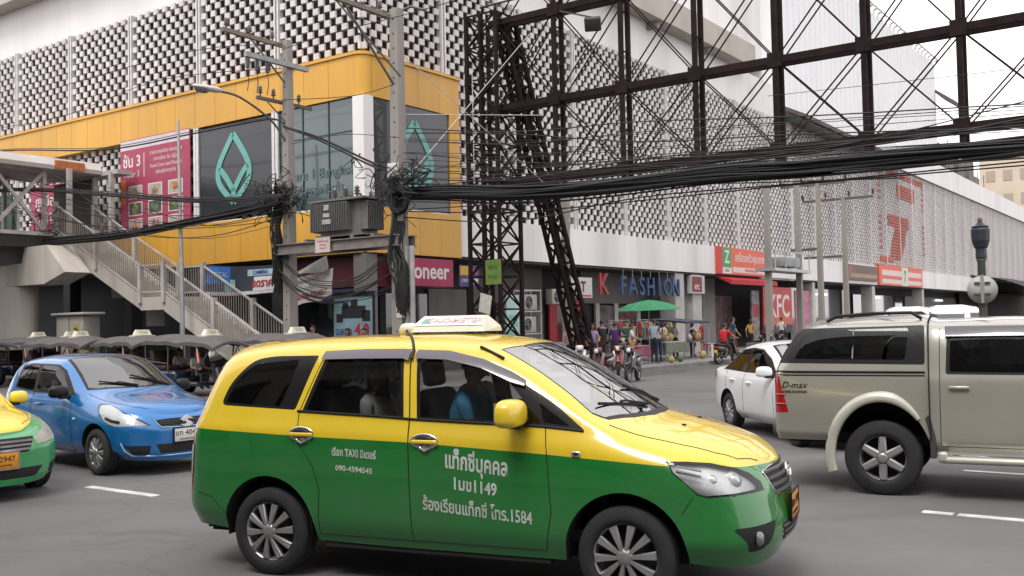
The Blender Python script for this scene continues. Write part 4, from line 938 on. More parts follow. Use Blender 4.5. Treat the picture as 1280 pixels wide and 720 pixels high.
# ---- saloons: the white car and the yellow and green taxi
def saloon_st(L0=-.98, wb=2.58, L1=.90, w=.86, H=1.475):
    k = w / .86; f = (wb + L1) / 3.48; hz = H / 1.475
    Y = lambda *a: tuple(v * k for v in a)
    BZ = (.22, .36, .66, .86, .945)
    s = [
     stn(L0, (0,) * 5, (.26, .42, .70, .90, .98), (L0 + .06, 0, 1.03), (L0 + .10, 0, 1.045), (L0 + .14, 1.05), (.04, 0, .02, .03, .04)),
     stn(L0 + .02, Y(.42, .42, .42, .42, .42), (.26, .42, .70, .90, .98), (L0 + .08, .38 * k, 1.025), (L0 + .15, .22 * k, 1.045), (L0 + .22, 1.052), (.04, 0, .02, .03, .04)),
     stn(L0 + .13, Y(.66, .72, .74, .73, .70), (.25, .41, .70, .90, .97), (L0 + .17, .62 * k, 1.01), (L0 + .27, .36 * k, 1.045), (L0 + .34, 1.055), (.03, 0, 0, .01, .02)),
     stn(L0 + .38, Y(.73, .81, .825, .81, .78), (.24, .40, .70, .89, .965), (L0 + .40, .70 * k, 1.005), (L0 + .48, .40 * k, 1.05), (L0 + .52, 1.06)),
     stn(-.30, Y(.75, .845, .858, .84, .80), BZ, (-.26, .685 * k, 1.07), (-.32, .42 * k, 1.10), (-.36, 1.11)),
     stn(0, Y(.75, .845, .86, .84, .80), BZ, (.04, .635 * k, 1.24 * hz), (-.02, .39 * k, 1.27 * hz), (-.05, 1.285 * hz)),
     stn(.35, Y(.75, .845, .86, .84, .80), BZ, (.36, .605 * k, 1.37 * hz), (.33, .36 * k, 1.415 * hz), (.32, 1.43 * hz)),
     stn(.75, Y(.75, .845, .86, .838, .796), BZ, (.75, .60 * k, 1.405 * hz), (.75, .36 * k, 1.46 * hz), (.75, 1.475 * hz)),
     stn(1.15, Y(.75, .845, .86, .838, .794), BZ, (1.13, .60 * k, 1.385 * hz), (1.2, .35 * k, 1.44 * hz), (1.24, 1.455 * hz)),
     stn(1.5, Y(.75, .845, .86, .836, .79), BZ, (1.5, .625 * k, 1.25 * hz), (1.6, .37 * k, 1.29 * hz), (1.65, 1.30 * hz)),
     stn(1.9, Y(.75, .845, .86, .832, .784), (.22, .36, .65, .84, .93), (1.95, .68 * k, 1.03), (2.08, .42 * k, 1.06), (2.14, 1.065)),
     stn(2.15, Y(.75, .847, .86, .825, .765), (.23, .36, .645, .81, .895), (2.18, .68 * k, .945), (2.3, .42 * k, .985), (2.35, .995)),
     stn(wb, Y(.74, .845, .858, .81, .745), (.23, .36, .63, .775, .86), (wb, .65 * k, .90), (wb + .07, .40 * k, .945), (wb + .1, .955)),
     stn(wb + .42, Y(.68, .79, .80, .75, .68), (.21, .34, .60, .73, .805), (wb + .40, .59 * k, .845), (wb + .48, .36 * k, .885), (wb + .52, .895)),
     stn(wb + .68, Y(.55, .65, .66, .61, .55), (.19, .32, .56, .68, .75), (wb + .63, .47 * k, .785), (wb + .69, .30 * k, .82), (wb + .71, .83), (0, .02, .02, 0, -.02)),
     stn(wb + .85, Y(.3, .37, .37, .35, .32), (.18, .30, .53, .64, .70), (wb + .76, .29 * k, .74), (wb + .785, .17 * k, .765), (wb + .795, .775), (0, .02, .02, 0, -.03)),
     stn(wb + L1, (0,) * 5, (.18, .30, .52, .63, .685), (wb + .82, 0, .72), (wb + .815, 0, .74), (wb + .81, .75), (0, .02, .02, 0, -.03))]
    return s
def saloon(name, label, cat, paints, split=None, w=.86, wb=2.58, H=1.475, style='cap', mirror_m=None, handle_m=None, group=None):
    scr = lambda k: [(1.29 + k, 0), (1.26 + k, .3), (1.18 + k, .53 - k), (1.5, .56 - k), (1.93 - k, .63 - k), (2.02 - k, .5), (2.09 - k, .25), (2.12 - k, 0)]
    c = dict(name=name, label=label, cat=cat, loc=(0, 0, 0), rz=0, st=saloon_st(wb=wb, w=w, H=H), paint=paints, wb=wb, r=.30, ra=.365, w=w, zu=.19, xa=2.1, tw=.19, rim=.20, style=style, ysel=.48,
        windows=[([(-.34, .985), (-.02, 1.19), (.30, 1.33), (.72, 1.365), (1.12, 1.345), (1.48, 1.21), (1.86, .975), (.7, .97)], [(-.20, 1.01), (.05, 1.17), (.33, 1.305), (.64, 1.335), (.66, .99)], G_DARK),
                 (None, [(.74, .995), (.72, 1.335), (1.10, 1.318), (1.44, 1.19), (1.72, .995)], G_DARK)],
        screen=(scr(0), scr(.04)), zscreen=.99, xs0=1.05, rearwin=[(-.52, 1.10), (.52, 1.10), (.46, 1.36), (-.46, 1.36)], xr0=.4, zr0=1.06,
        hood=[(2.2, 0), (2.12, .4), (2.02, .66), (2.4, .64), (wb + .2, .59), (wb + .5, .48), (wb + .68, .33), (wb + .79, .15), (wb + .80, 0)], zhood=.72,
        doors=[[(-.05, .62), (-.12, .97), (.02, 1.22), (.32, 1.35), (.69, 1.38), (.69, .24), (.42, .24), (.36, .40)], [(.69, .24), (.69, 1.38), (1.12, 1.36), (1.48, 1.22), (1.86, .97), (1.90, .24)]],
        lines=[[(.69, .24), (.69, 1.0)], [(1.86, .97), (1.90, .72), (1.90, .24), (.42, .245)], [(.36, .40), (-.05, .62), (-.12, .98)]], handles=[(.22, .84, 0), (.94, .82, 1)], handle_m=handle_m,
        mirror=(1.74, 1.03, w * .94, .95, mirror_m or paints[0]), cabin=(-.2, 1.85, .33), seats=[(.25, -.34), (.25, .34), (1.15, -.34), (1.15, .34)],
        features=[('headlight', 'headlight', [(wb + .02, .885), (wb + .10, .78), (wb + .36, .645), (wb + .9, .60), (wb + .84, .67), (wb + .68, .745), (wb + .45, .82), (wb + .2, .878)], 'side', lambda q: abs(q.y) > .42 and q.x > wb - .1, G_LAMP),
                  ('grille', 'grille', rounded([(-.40, .69), (-.32, .53), (.32, .53), (.40, .69)], .02), 'front', lambda q: q.x > wb + .3, P_GAP),
                  ('lower', 'lower_grille', rounded([(-.50, .36), (-.40, .25), (.40, .25), (.50, .36)], .02), 'front', lambda q: q.x > wb + .3, P_GAP),
                  ('fogl', 'fog_recess', rounded([(-.76, .42), (-.60, .36), (-.58, .26), (-.70, .27)], .02), 'front', lambda q: q.x > wb + .2, P_GAP), ('fogr', 'fog_recess', rounded([(.76, .42), (.60, .36), (.58, .26), (.70, .27)], .02), 'front', lambda q: q.x > wb + .2, P_GAP),
                  ('tail', 'tail_light', [(-1.2, .99), (-.62, .93), (-.60, .86), (-.78, .72), (-1.2, .72)], 'side', lambda q: abs(q.y) > .44 and q.x < -.4, L_RED)])
    if split: c['split'] = split
    T, B, PN = build_car(c)
    lamp_inside(PN, 'headlight', M('lamp_milky', (.90, .86, .72), .35, .1, 12), .006)
    gb = MB()
    for z in (.565, .61, .655):
        hw = .31 + (z - .53) * .45
        pts = [B.on((6, y, z), (-1, 0, 0)) + Vector((.006, 0, 0)) for y in np.linspace(-hw, hw, 13)]
        for a, b in zip(pts[:-1], pts[1:]): gb.bar(a, b, .02, .026)
    gb.build('grille_bars', P_CHROME, PN.get(('grille', None)))
    return T, B, PN
WHT = paint('car_white', (.72, .72, .73), .35, 0, .05)
t, b, _p = saloon('saloon_car', 'white saloon car coming out of the side street, half hidden behind the pickup', 'car', [WHT], None, .85, 2.55)
hd = R(-81.5); d = Vector((math.cos(hd), math.sin(hd), 0)); n = Vector((-d.y, d.x, 0)); t.location = Vector((3.60, 16.84, 0)) + n * .83; t.rotation_euler = (0, 0, hd)
ALY = paint('saloon_taxi_yellow', (.80, .58, .008)); ALG = paint('saloon_taxi_green', (.02, .27, .075))
t, b, _p = saloon('saloon_taxi', 'yellow over green saloon taxi, only its front showing before the blue hatchback', 'taxi', [ALY, ALG],
    [(-1.3, .945), (1.9, .915), (2.3, .90), (3.05, .86), (3.30, .79), (3.36, .755), (3.8, .72), (3.8, .1), (-1.3, .1)], .875, 2.6, 1.48)
number_plate(t, (3.535, 0, .46), R(90), [('ทษ 2947', .085, .015), ('กรุงเทพมหานคร', .035, -.05)], M('plate_orange', (.62, .27, .02)), P_CHROME, .38, .18)
hd = R(-41); d = Vector((math.cos(hd), math.sin(hd), 0)); n = Vector((-d.y, d.x, 0)); t.location = Vector((-5.40, 11.55, 0)) - d * 3.20 - n * .64; t.rotation_euler = (0, 0, hd)
# ------------------------------------------------------------------ road sheet to the horizon
def road_sheet():
    mb = MB(); mb.add([(-1500, -1500, 0), (1500, -1500, 0), (1500, 1500, 0), (-1500, 1500, 0)], [(0, 1, 2, 3)])
    m = M('asphalt', (.122, .119, .120), .8, .2, .7, bump=.25, dirt=.55, dirtcol=(.085, .082, .084))
    n, l = m.node_tree.nodes, m.node_tree.links; b = n['Principled BSDF']
    src = b.inputs['Base Color'].links[0].from_socket; tcn = n.new('ShaderNodeTexCoord')
    def mixin(src, fac, col):
        mi = n.new('ShaderNodeMix'); mi.data_type = 'RGBA'; mi.inputs[7].default_value = (*col, 1); l.new(fac, mi.inputs[0]); l.new(src, mi.inputs[6]); return mi.outputs[2]
    def rng(sock, a, c, d, e):
        r = n.new('ShaderNodeMapRange'); r.inputs[1].default_value, r.inputs[2].default_value, r.inputs[3].default_value, r.inputs[4].default_value = a, c, d, e; l.new(sock, r.inputs[0]); return r.outputs[0]
    mp = n.new('ShaderNodeMapping'); mp.inputs['Rotation'].default_value = (0, 0, -A_C); mp.inputs['Scale'].default_value = (.035, .75, 1); l.new(tcn.outputs['Object'], mp.inputs[0])
    t1 = n.new('ShaderNodeTexNoise'); t1.inputs['Scale'].default_value = 1.6; t1.inputs['Detail'].default_value = 5; l.new(mp.outputs[0], t1.inputs[0])
    src = mixin(src, rng(t1.outputs[0], .5, .72, 0, .55), (.072, .069, .070))              # tyre-polished, rubbered tracks along the lanes
    vo = n.new('ShaderNodeTexVoronoi'); vo.inputs['Scale'].default_value = .55; l.new(tcn.outputs['Object'], vo.inputs[0])
    n2 = n.new('ShaderNodeTexNoise'); n2.inputs['Scale'].default_value = 7; l.new(tcn.outputs['Object'], n2.inputs[0])
    ad = n.new('ShaderNodeMath'); ad.operation = 'MULTIPLY_ADD'; ad.inputs[1].default_value = .22; l.new(n2.outputs[0], ad.inputs[0]); l.new(vo.outputs['Distance'], ad.inputs[2])
    src = mixin(src, rng(ad.outputs[0], .17, .34, .5, 0), (.05, .048, .048))               # oil drips
    cr = n.new('ShaderNodeTexVoronoi'); cr.feature = 'DISTANCE_TO_EDGE'; cr.inputs['Scale'].default_value = .16; wv = n.new('ShaderNodeVectorMath'); wv.operation = 'MULTIPLY_ADD'; wv.inputs[1].default_value = (1.6, 1.6, 0)
    n3 = n.new('ShaderNodeTexNoise'); n3.inputs['Scale'].default_value = .9; n3.inputs['Detail'].default_value = 6; l.new(tcn.outputs['Object'], n3.inputs[0]); l.new(n3.outputs['Color'], wv.inputs[0]); l.new(tcn.outputs['Object'], wv.inputs[2]); l.new(wv.outputs[0], cr.inputs[0])
    src = mixin(src, rng(cr.outputs[0], .0, .004, .35, 0), (.06, .058, .058))              # hairline cracks
    sp = n.new('ShaderNodeTexNoise'); sp.inputs['Scale'].default_value = 130; sp.inputs['Detail'].default_value = 2; l.new(tcn.outputs['Object'], sp.inputs[0])
    src = mixin(src, rng(sp.outputs[0], .58, .75, 0, .5), (.24, .235, .23))                # pale aggregate
    l.new(src, b.inputs['Base Color'])
    o = mb.build('road', m); o['kind'] = 'structure'
road_sheet()
# ------------------------------------------------------------------ ground: pavements, kerbs, lane marks (street-corner frame)
def frame_obj(name, mb, mat, kind=None):
    o = mb.build(name, mat, None, C0, A_C)
    if kind: o['kind'] = kind
    return o
def pavement():
    pav = M('paving', (.20, .19, .185), .85, .25, 1.6, bump=.3, dirt=.6, dirtcol=(.10, .095, .09))
    kb = M('kerb_stone', (.19, .18, .175), .8, .25, 3, dirt=.6, dirtcol=(.1, .1, .1))
    edge = [(-140, -3.2), (3.4, -3.2)] + [(3.4 + 2.0 * math.sin(R(a)), -1.2 - 2.0 * math.cos(R(a))) for a in range(10, 91, 10)] + [(5.4, 200)]
    n = len(edge); mb = MB()
    inner = [(-140, 20), (-20, 20), (-20, 200)]
    poly = edge + [(-20, 200), (-20, 20), (-140, 20)]
    bm = bmesh.new(); f = bm.faces.new([bm.verts.new((x, y, .15)) for x, y in poly]); bmesh.ops.triangulate(bm, faces=[f]); bm.verts.index_update()
    mb.add([v.co for v in bm.verts], [[v.index for v in q.verts] for q in bm.faces]); bm.free()
    o = frame_obj('pavement', mb, pav, 'structure')
    k = MB()
    def off(i, d):
        p = Vector(edge[max(i - 1, 0)]); q = Vector(edge[min(i + 1, n - 1)]); t = (q - p).normalized(); return Vector(edge[i]) + Vector((t.y, -t.x)) * d
    for i in range(n - 1):
        a0, a1, b0, b1 = off(i, .0), off(i + 1, .0), off(i, .16), off(i + 1, .16)
        v = [(a0.x, a0.y, .154), (a1.x, a1.y, .154), (b1.x, b1.y, .154), (b0.x, b0.y, .154), (b0.x, b0.y, 0), (b1.x, b1.y, 0)]
        k.add(v, [(0, 1, 2, 3), (3, 2, 5, 4)])
    frame_obj('kerb', k, kb, 'structure')
    # near pavement the photographer stands on
    nb = MB(); nb.box(-140, 200, -40, -22.2, 0, .15); frame_obj('pavement', nb, pav, 'structure')
    ln = M('road_paint', (.62, .62, .60), .7, .25, 5, dirt=.7, dirtcol=(.2, .2, .2))
    marks = MB(); r = random.Random(3)
    for y, x0, dash, gap in ((-16.65, 11.41, 1.32, 5.6), (-13.55, 20.1, 3.0, 6.0), (-10.76, 19.9, 3.0, 6.0), (-7.3, 12.0, 3.0, 6.0)):
        for k_ in range(-9, 8):
            x = x0 + k_ * (dash + gap)
            if y == -13.55 and k_ == 0:
                marks.box(x, x + .27, y - .06, y + .06, .0, .006); marks.box(x + .31, x + dash, y - .06, y + .06, .0, .006); continue
            if -1.5 < y + 8 and -2 < x < 16 and False: continue
            if y == -16.65 and k_ in (1, 2): continue
            if y == -13.55 and k_ < 0 and x > -2: continue
            if y == -10.76 and k_ < 0 and x > 2: continue
            if y == -7.3 and x > -4 and x < 30: continue
            marks.box(x, x + dash, y - .06, y + .06, 0, .006)
    for k_ in range(0, 12): marks.box(9.9, 10.02, 6 + k_ * 8, 9 + k_ * 8, 0, .006)
    frame_obj('road_marking', marks, ln, 'structure')
    st = MB(); st.box(5.7, 6.9, 2, 120, -.02, .004)  # darker gutter strip: kerb shadow and puddle painted into the asphalt colour
    frame_obj('gutter_strip', st, M('gutter_shade_wet', (.085, .083, .084), .8, .3, 1.2, bump=.3), 'structure')
pavement()

# ------------------------------------------------------------------ the department store on the corner
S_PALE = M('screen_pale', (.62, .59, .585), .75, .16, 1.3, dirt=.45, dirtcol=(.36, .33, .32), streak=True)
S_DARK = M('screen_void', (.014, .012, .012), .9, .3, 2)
W_WHITE = M('render_white', (.76, .745, .74), .7, .08, .8, dirt=.35, dirtcol=(.4, .37, .36), streak=True)
W_BAND = M('band_white', (.70, .68, .675), .7, .1, .9, dirt=.5, dirtcol=(.36, .33, .32), streak=True)
Y_CLAD = M('yellow_cladding', (.62, .33, .042), .45, .12, .9, dirt=.65, dirtcol=(.42, .24, .06), streak=True)
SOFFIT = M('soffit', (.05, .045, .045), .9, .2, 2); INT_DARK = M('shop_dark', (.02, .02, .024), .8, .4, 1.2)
STEEL_W = M('mullion_white', (.62, .61, .61), .5, .1, 4)
def build_store():
    T = thing('department_store', 'corner store wrapped in pale staggered block screens, yellow box over the shops', 'building', C0, A_C)
    H0, H1 = 5.82, 14.56
    # core behind the screens
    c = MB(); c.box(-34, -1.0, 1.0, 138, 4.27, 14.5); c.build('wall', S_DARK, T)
    # one screen panel: staggered blocks, open between
    cw, chh, nc, nr = .275, .257, 15, 34
    p = MB()
    def block(x, z, w_, h_, d=.24, y=0):
        a, b = .05 * w_, .05 * h_
        v = [(x, y + d, z), (x + w_, y + d, z), (x + w_, y + d, z + h_), (x, y + d, z + h_), (x, y + .03, z), (x + w_, y + .03, z), (x + w_, y + .03, z + h_), (x, y + .03, z + h_),
             (x + a, y, z + b), (x + w_ - a, y, z + b), (x + w_ - a, y, z + h_ - b), (x + a, y, z + h_ - b)]
        return v, [(4, 0, 3, 7), (5, 6, 2, 1), (7, 3, 2, 6), (4, 5, 1, 0), (4, 8, 9, 5), (5, 9, 10, 6), (6, 10, 11, 7), (7, 11, 8, 4), (8, 11, 10, 9)]
    rr = random.Random(5)
    for cc in range(nc):
        for r_ in range(nr):
            if (cc + r_) % 2 == 0:
                v, f = block(.14 + cc * cw + .012, r_ * chh + .01, cw * .955, chh * .92, .09, rr.uniform(-.012, .012)); p.add(v, f)
    pm = p.mesh('screen_panel', S_PALE)
    m = MB()
    for x in (-.11, .05): m.box(x, x + .07, -.05, .2, -.1, H1 - H0 + .02)
    mm = m.mesh('screen_mullion', STEEL_W)
    def panel(x, y, rz):
        o = bpy.data.objects.new('screen_panel', pm); COL.objects.link(o); o.parent = T; o.location = (x, y, H0); o.rotation_euler = (0, 0, rz)
        if x == -.30 and y < 1: return
        q = bpy.data.objects.new('screen_mullion', mm); COL.objects.link(q); q.parent = o
    for k in range(1, 8): panel(-4.37 * k - .05, .30, 0)
    for k in range(0, 31): panel(-.30, 4.455 * k + .05, R(90))
    # white band over the shops
    b = MB(); b.box(-17.5, -.06, .05, 1.05, 4.3, 5.8); b.box(-1.05, -.05, 1.05, 96, 4.3, 5.8)
    for y in np.arange(8.3, 95, 8.9): b.box(-.06, -.046, y, y + .03, 4.3, 5.8)
    b.build('fascia_band', W_BAND, T)
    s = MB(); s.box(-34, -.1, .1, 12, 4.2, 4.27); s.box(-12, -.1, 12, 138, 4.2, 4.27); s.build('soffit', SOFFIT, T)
    # parapet, ledge, upper storeys
    u = MB(); u.box(-34, -.5, .5, 40, 14.56, 16.7); u.box(-34, -1.6, 1.6, 39, 18, 27); u.build('upper_wall', W_WHITE, T)
    l = MB(); l.box(-34, .35, -.35, 33.0, 16.7, 18.0)
    l.build('ledge', M('ledge_beige', (.42, .385, .34), .8, .1, 1, dirt=.4, dirtcol=(.25, .22, .2)), T)
    for y in np.arange(2.5, 33, 6.1): br = MB(); br.box(-.5, .1, y, y + .3, 16.35, 16.7); br.build('ledge_bracket', M('ledge_shade', (.25, .23, .21), .8), T)
    # corrugated upper block with hooked cresting
    k = MB()
    for i, y in enumerate(np.arange(39.0, 82, .55)):
        k.box(-.62, -.34 + .07 * (i % 2), y, y + .55, 15.3, 26.8)
    k.box(-30, -.45, 39, 82, 15.2, 26.7); k.build('cladding', M('cladding_white', (.74, .745, .76), .6, .04, .3), T)
    h = MB(); h.tube([(-.4, 0, 26.75), (-.4, 0, 27.2), (-.15, .3, 27.45), (.1, .45, 27.2), (-.05, .3, 27.0)], .09, 5); hm = h.mesh('cresting_hook', M('cresting_grey', (.35, .33, .32), .7))
    for y in np.arange(40, 82, 1.25): q = bpy.data.objects.new('cresting_hook', hm); COL.objects.link(q); q.parent = T; q.location = (0, y, 0)
    e = MB(); e.add([(-.6, 82, 24.6), (1.6, 82, 22.9), (1.6, 88, 22.9), (-.6, 88, 24.6), (-.6, 82, 24.3), (1.6, 82, 22.6), (1.6, 88, 22.6), (-.6, 88, 24.3)], [(0, 1, 2, 3), (7, 6, 5, 4), (0, 4, 5, 1), (2, 6, 7, 3), (1, 5, 6, 2)])
    e.build('eave', M('eave_dark', (.09, .085, .085), .8), T)
    # deep canopy over the painted bay
    cnp = MB(); cnp.add([(-1.0, 39, 15.9), (1.3, 39, 14.75), (1.3, 66.5, 14.75), (-1.0, 66.5, 15.9), (-1.0, 39, 15.6), (1.3, 39, 14.5), (1.3, 66.5, 14.5), (-1.0, 66.5, 15.6)], [(3, 2, 1, 0), (4, 5, 6, 7), (0, 1, 5, 4), (2, 3, 7, 6), (1, 2, 6, 5)])
    cnp.build('canopy', M('canopy_brown', (.10, .075, .07), .8, .2, 1), T)
    pp = MB(); pp.box(-14, -.1, 66.6, 138, 14.62, 16.7); pp.build('parapet', W_WHITE, T)
    r2 = random.Random(11); PLM = M('plant_grey', (.13, .12, .115), .8, .4, 1.4)
    for y, h_ in ((84, 2.6), (88, 3.6), (92, 2.2), (96, 3.9), (100, 3.0), (104, 3.4), (109, 2.0)): jr = MB(); jr.box(-5.5, -2.2 + (y % 3) * .3, y, y + 3.0, 16.0, 16.7 + h_); jr.build('roof_plant', PLM, T)
    for q in range(5):
        y = 70 + q * 11; x = r2.uniform(-9, -6.5); jr = MB(); jr.box(x, x + r2.uniform(.5, .9), y, y + r2.uniform(1, 2), 16.0, 16.7 + r2.uniform(.6, 3.2)); jr.build('roof_plant', PLM, T)
    for q in range(10):
        y = r2.uniform(70, 125); x = r2.uniform(-5, -1); jr = MB(); jr.tube([(x, y, 16), (x, y, 19 + r2.random() * 2)], .06, 5); jr.build('roof_mast', PLM, T)
    # yellow corner box
    f = MB()
    def strip(x0, x1, z0, z1, n):
        for i in range(n): f.box(x0 + (x1 - x0) * i / n + .008, x0 + (x1 - x0) * (i + 1) / n - .008, 0, .2, z0, z1)
    strip(-26.4, -.40, 9.37, 10.72, 22); strip(-17.6, -.40, 4.24, 5.76, 12)
    for z0, z1 in ((9.37, 10.72), (4.24, 5.76), (10.72, 10.82)):
        o_ = .06 if z0 > 10 else 0
        f.prism([(-.9, .9)] + [(-.40 + (.40 + o_) * math.cos(R(a)), .40 + (.40 + o_) * math.sin(R(a))) for a in range(-90, 1, 9)], z1 - z0, Matrix.Translation((0, 0, z0)))
    f.box(-26.4, -.42, .02, .9, 9.38, 10.70); f.box(-17.6, -.42, .02, .9, 4.25, 5.75); f.box(-26.5, -.41, -.06, .9, 10.72, 10.82)
    for i in range(4):
        y0, y1 = .41 + 1.148 * i + .008, .41 + 1.148 * (i + 1) - .008
        f.box(-.2, 0, y0, y1, 9.37, 10.72); f.box(-.2, 0, y0, y1, 4.24, 5.76)
    f.box(-.9, -.02, .42, 5.0, 9.38, 10.70); f.box(-.9, -.02, .42, 5.0, 4.25, 5.75); f.box(-.9, .06, .41, 5.06, 10.72, 10.82); f.box(-.9, 0, 4.42, 5.0, 5.76, 9.37)
    f.build('yellow_fascia', Y_CLAD, T)
    cl = MB(); cl.box(-.47, .02, -.02, .45, 5.76, 9.37); cl.build('column', W_WHITE, T)
    bx = MB(); bx.box(-17, -1.1, .95, 1.0, 5.7, 9.4); bx.box(-1.0, -.95, 1, 5, 5.7, 9.4); bx.build('wall', INT_DARK, T)
    gl = glass('store_glass', (.16, .22, .22), 1.7)
    g1 = MB(); g1.box(-4.12, -.48, .10, .115, 5.77, 9.36); wn = g1.build('window', M('window_green', (.045, .085, .088), .12, .15, .7, coat=1), T)
    fr = MB()
    for x in (-4.14, -2.95, -1.7): fr.box(x, x + .04, .07, .1, 5.77, 9.36)
    fr.box(-4.12, -.48, .07, .1, 8.25, 8.28); fr.build('frame', M('frame_dark', (.03, .04, .045), .4), wn)
    for x in (-8.78, -8.62, -4.42, -4.24): 
        q = MB(); q.box(x, x + .13, .0, .2, 5.76, 9.37); q.build('mullion', STEEL_W, T)
    # the curtain of display figures behind the glass: faint lettering
    t = text_mb('Square 1 Bangkok', .5, .005, 0, face_left(-2.3, .06, 7.0)); merge(t, text_mb('ห้างสรรพสินค้า', .42, .005, 0, face_left(-2.3, .06, 6.45))); t.build('window_lettering', M('etched', (.10, .16, .165), .5), wn)
    # black boards carrying the leaf mark
    BLK = M('board_black', (.012, .018, .024), .3, .2, .8, coat=.4); TEAL = M('teal_mark', (.13, .38, .34), .5, .1, 4)
    def leaf(Tm):
        mk = MB()
        def stroke(pts, w_=.21):
            n = len(pts); vs = []
            for i, q in enumerate(pts):
                a = Vector(pts[max(i - 1, 0)]); b_ = Vector(pts[min(i + 1, n - 1)]); d = (b_ - a).normalized(); nrm = Vector((-d.y, d.x)); q = Vector(q)
                for z in (0, .03):
                    vs += [Tm @ Vector((*(q + nrm * w_ / 2), z)), Tm @ Vector((*(q - nrm * w_ / 2), z))]
            fs = []
            for i in range(n - 1):
                o = i * 4; fs += [(o, o + 4, o + 5, o + 1), (o + 2, o + 3, o + 7, o + 6), (o, o + 2, o + 6, o + 4), (o + 1, o + 5, o + 7, o + 3)]
            mk.add(vs, fs)
        def bez(p0, p1, p2, p3, n=14):
            return [tuple(Vector(p0) * (1 - t) ** 3 + Vector(p1) * 3 * t * (1 - t) ** 2 + Vector(p2) * 3 * t * t * (1 - t) + Vector(p3) * t ** 3) for t in [i / n for i in range(n + 1)]]
        for sg in (-1, 1):
            stroke(bez((0, 1.32), (sg * .45, .62), (sg * .78, .2), (sg * .72, -.25)) + bez((sg * .72, -.25), (sg * .68, -.62), (sg * .38, -.85), (0, -1.25))[1:])
            stroke([(sg * .66, .10), (sg * .36, -.25), (0, -.80)], .20)
            if sg > 0: stroke([(0, -.70), (0, -1.15)], .20)
        return mk
    b1 = MB(); b1.box(-8.48, -4.45, .05, .1, 5.9, 9.3); o = b1.build('sign_board', BLK, T); leaf(face_left(-6.52, .05, 7.62) @ Matrix.Diagonal((1.2, .98, 1, 1))).build('leaf_mark', TEAL, o)
    b2 = MB(); b2.box(-.1, -.05, .55, 4.38, 5.8, 9.34); o = b2.build('sign_board', BLK, T); leaf(face_right(-.05, 2.55, 7.5) @ Matrix.Diagonal((1.2, 1.02, 1, 1))).build('leaf_mark', TEAL, o)
    # shop fronts: recessed ground floor
    def shop(x0, x1, y0, y1, z0, z1, mat, nm='shop_front', side='L'):
        q = MB(); q.box(x0, x1, y0, y1, z0, z1); return q.build(nm, mat, T)
    shop(-34, -.9, 1.6, 1.9, .15, 4.2, M('shop_navy', (.005, .009, .013), .6, .5, .7, spec=.2))
    shop(-2.3, -2.0, 1.9, 138, .15, 4.2, INT_DARK)
    GREY_WALL = M('shop_grey', (.16, .15, .15), .8, .2, 1); WHITE_WALL = M('shop_white', (.42, .41, .40), .8, .2, 1); RED_SHOP = M('shop_red', (.38, .02, .03), .6, .25, 2)
    GL_SHOP = M('shop_glass', (.03, .035, .04), .08, .3, 1.5, coat=1)
    def fr(y0, y1, z0, z1, mat, x=-1.98, d=.12, nm='shop_front'): q = MB(); q.box(x, x + d, y0, y1, z0, z1); return q.build(nm, mat, T)
    fr(1.5, 5.2, .15, 3.0, GL_SHOP); fr(5.3, 7.6, .15, 3.2, GREY_WALL); fr(7.8, 13.0, .15, 4.2, GREY_WALL); fr(13.4, 14.0, .15, 2.95, RED_SHOP, -1.9); fr(14.0, 15.5, .15, 2.6, M('shop_window_warm', (.10, .04, .04), .2, .5, 3)); fr(15.5, 16.0, .15, 2.95, RED_SHOP, -1.9)
    fr(14.0, 15.5, 2.6, 2.95, RED_SHOP, -1.9); fr(16.2, 24.0, 2.7, 4.2, GREY_WALL); 
    for y in (17.4, 19.2, 21.5): fr(y, y + .35, .15, 2.7, WHITE_WALL, -1.9)
    fr(17.75, 19.2, .15, 2.6, M('shop_clothes', (.12, .10, .11), .7, .9, 3)); fr(19.6, 21.4, .15, 2.6, M('shop_clothes2', (.16, .06, .06), .7, .9, 4))
    fr(25.8, 29.5, .15, 3.6, M('shop_olive', (.085, .08, .07), .7, .3, 1)); fr(29.5, 31.2, .15, 4.2, M('shop_palegrey', (.26, .25, .245), .7, .15, 1)); fr(31.2, 33.6, .15, 3.2, M('shop_posters', (.14, .08, .08), .6, .9, 2.2))
    fr(43.6, 57, .3, 3.9, GL_SHOP); fr(58, 73, .3, 3.6, GL_SHOP); fr(74, 96, .3, 3.6, M('shop_mid', (.07, .065, .065), .5, .6, .8))
    for y, w_ in ((22.5, 1.0), (24.5, 1.1), (57.2, .8), (43.2, .5), (73.2, .7)):
        q = MB(); q.box(-1.0, -.12, y, y + w_, .15, 4.2); q.build('column', WHITE_WALL, T)
    for x in (-4.6, -9.1, -13.4, -17.8):
        q = MB(); q.box(x, x + .5, .1, .6, .15, 4.2); q.build('column', M('column_dark', (.02, .02, .023), .8, .3, 1), T)
    q = MB(); q.box(-.62, -.08, .08, .62, .15, 4.2); q.build('column', GREY_WALL, T)
    for (x0, x1, z0, z1, mat) in ((-3.9, -.65, 3.15, 4.15, M('shop_maroon', (.10, .012, .022), .5, .2, 1)), (-3.9, -.65, 2.72, 3.1, M('shop_purple', (.045, .03, .09), .5, .3, 1)), (-3.9, -1.5, .15, 2.7, GL_SHOP)):
        q = MB(); q.box(x0, x1, .45 if z0 > 2 else 1.2, .55 if z0 > 2 else 1.3, z0, z1); q.build('shop_front', mat, T)
    q = MB(); q.box(-.5, -.4, .65, 5.0, 3.15, 4.15); q.build('shop_front', M('shop_maroon', (.10, .012, .022)), T)
    # tube lights inside the shops
    LT = M('tube_light', (.8, .85, .9), .5, emit=2.2)
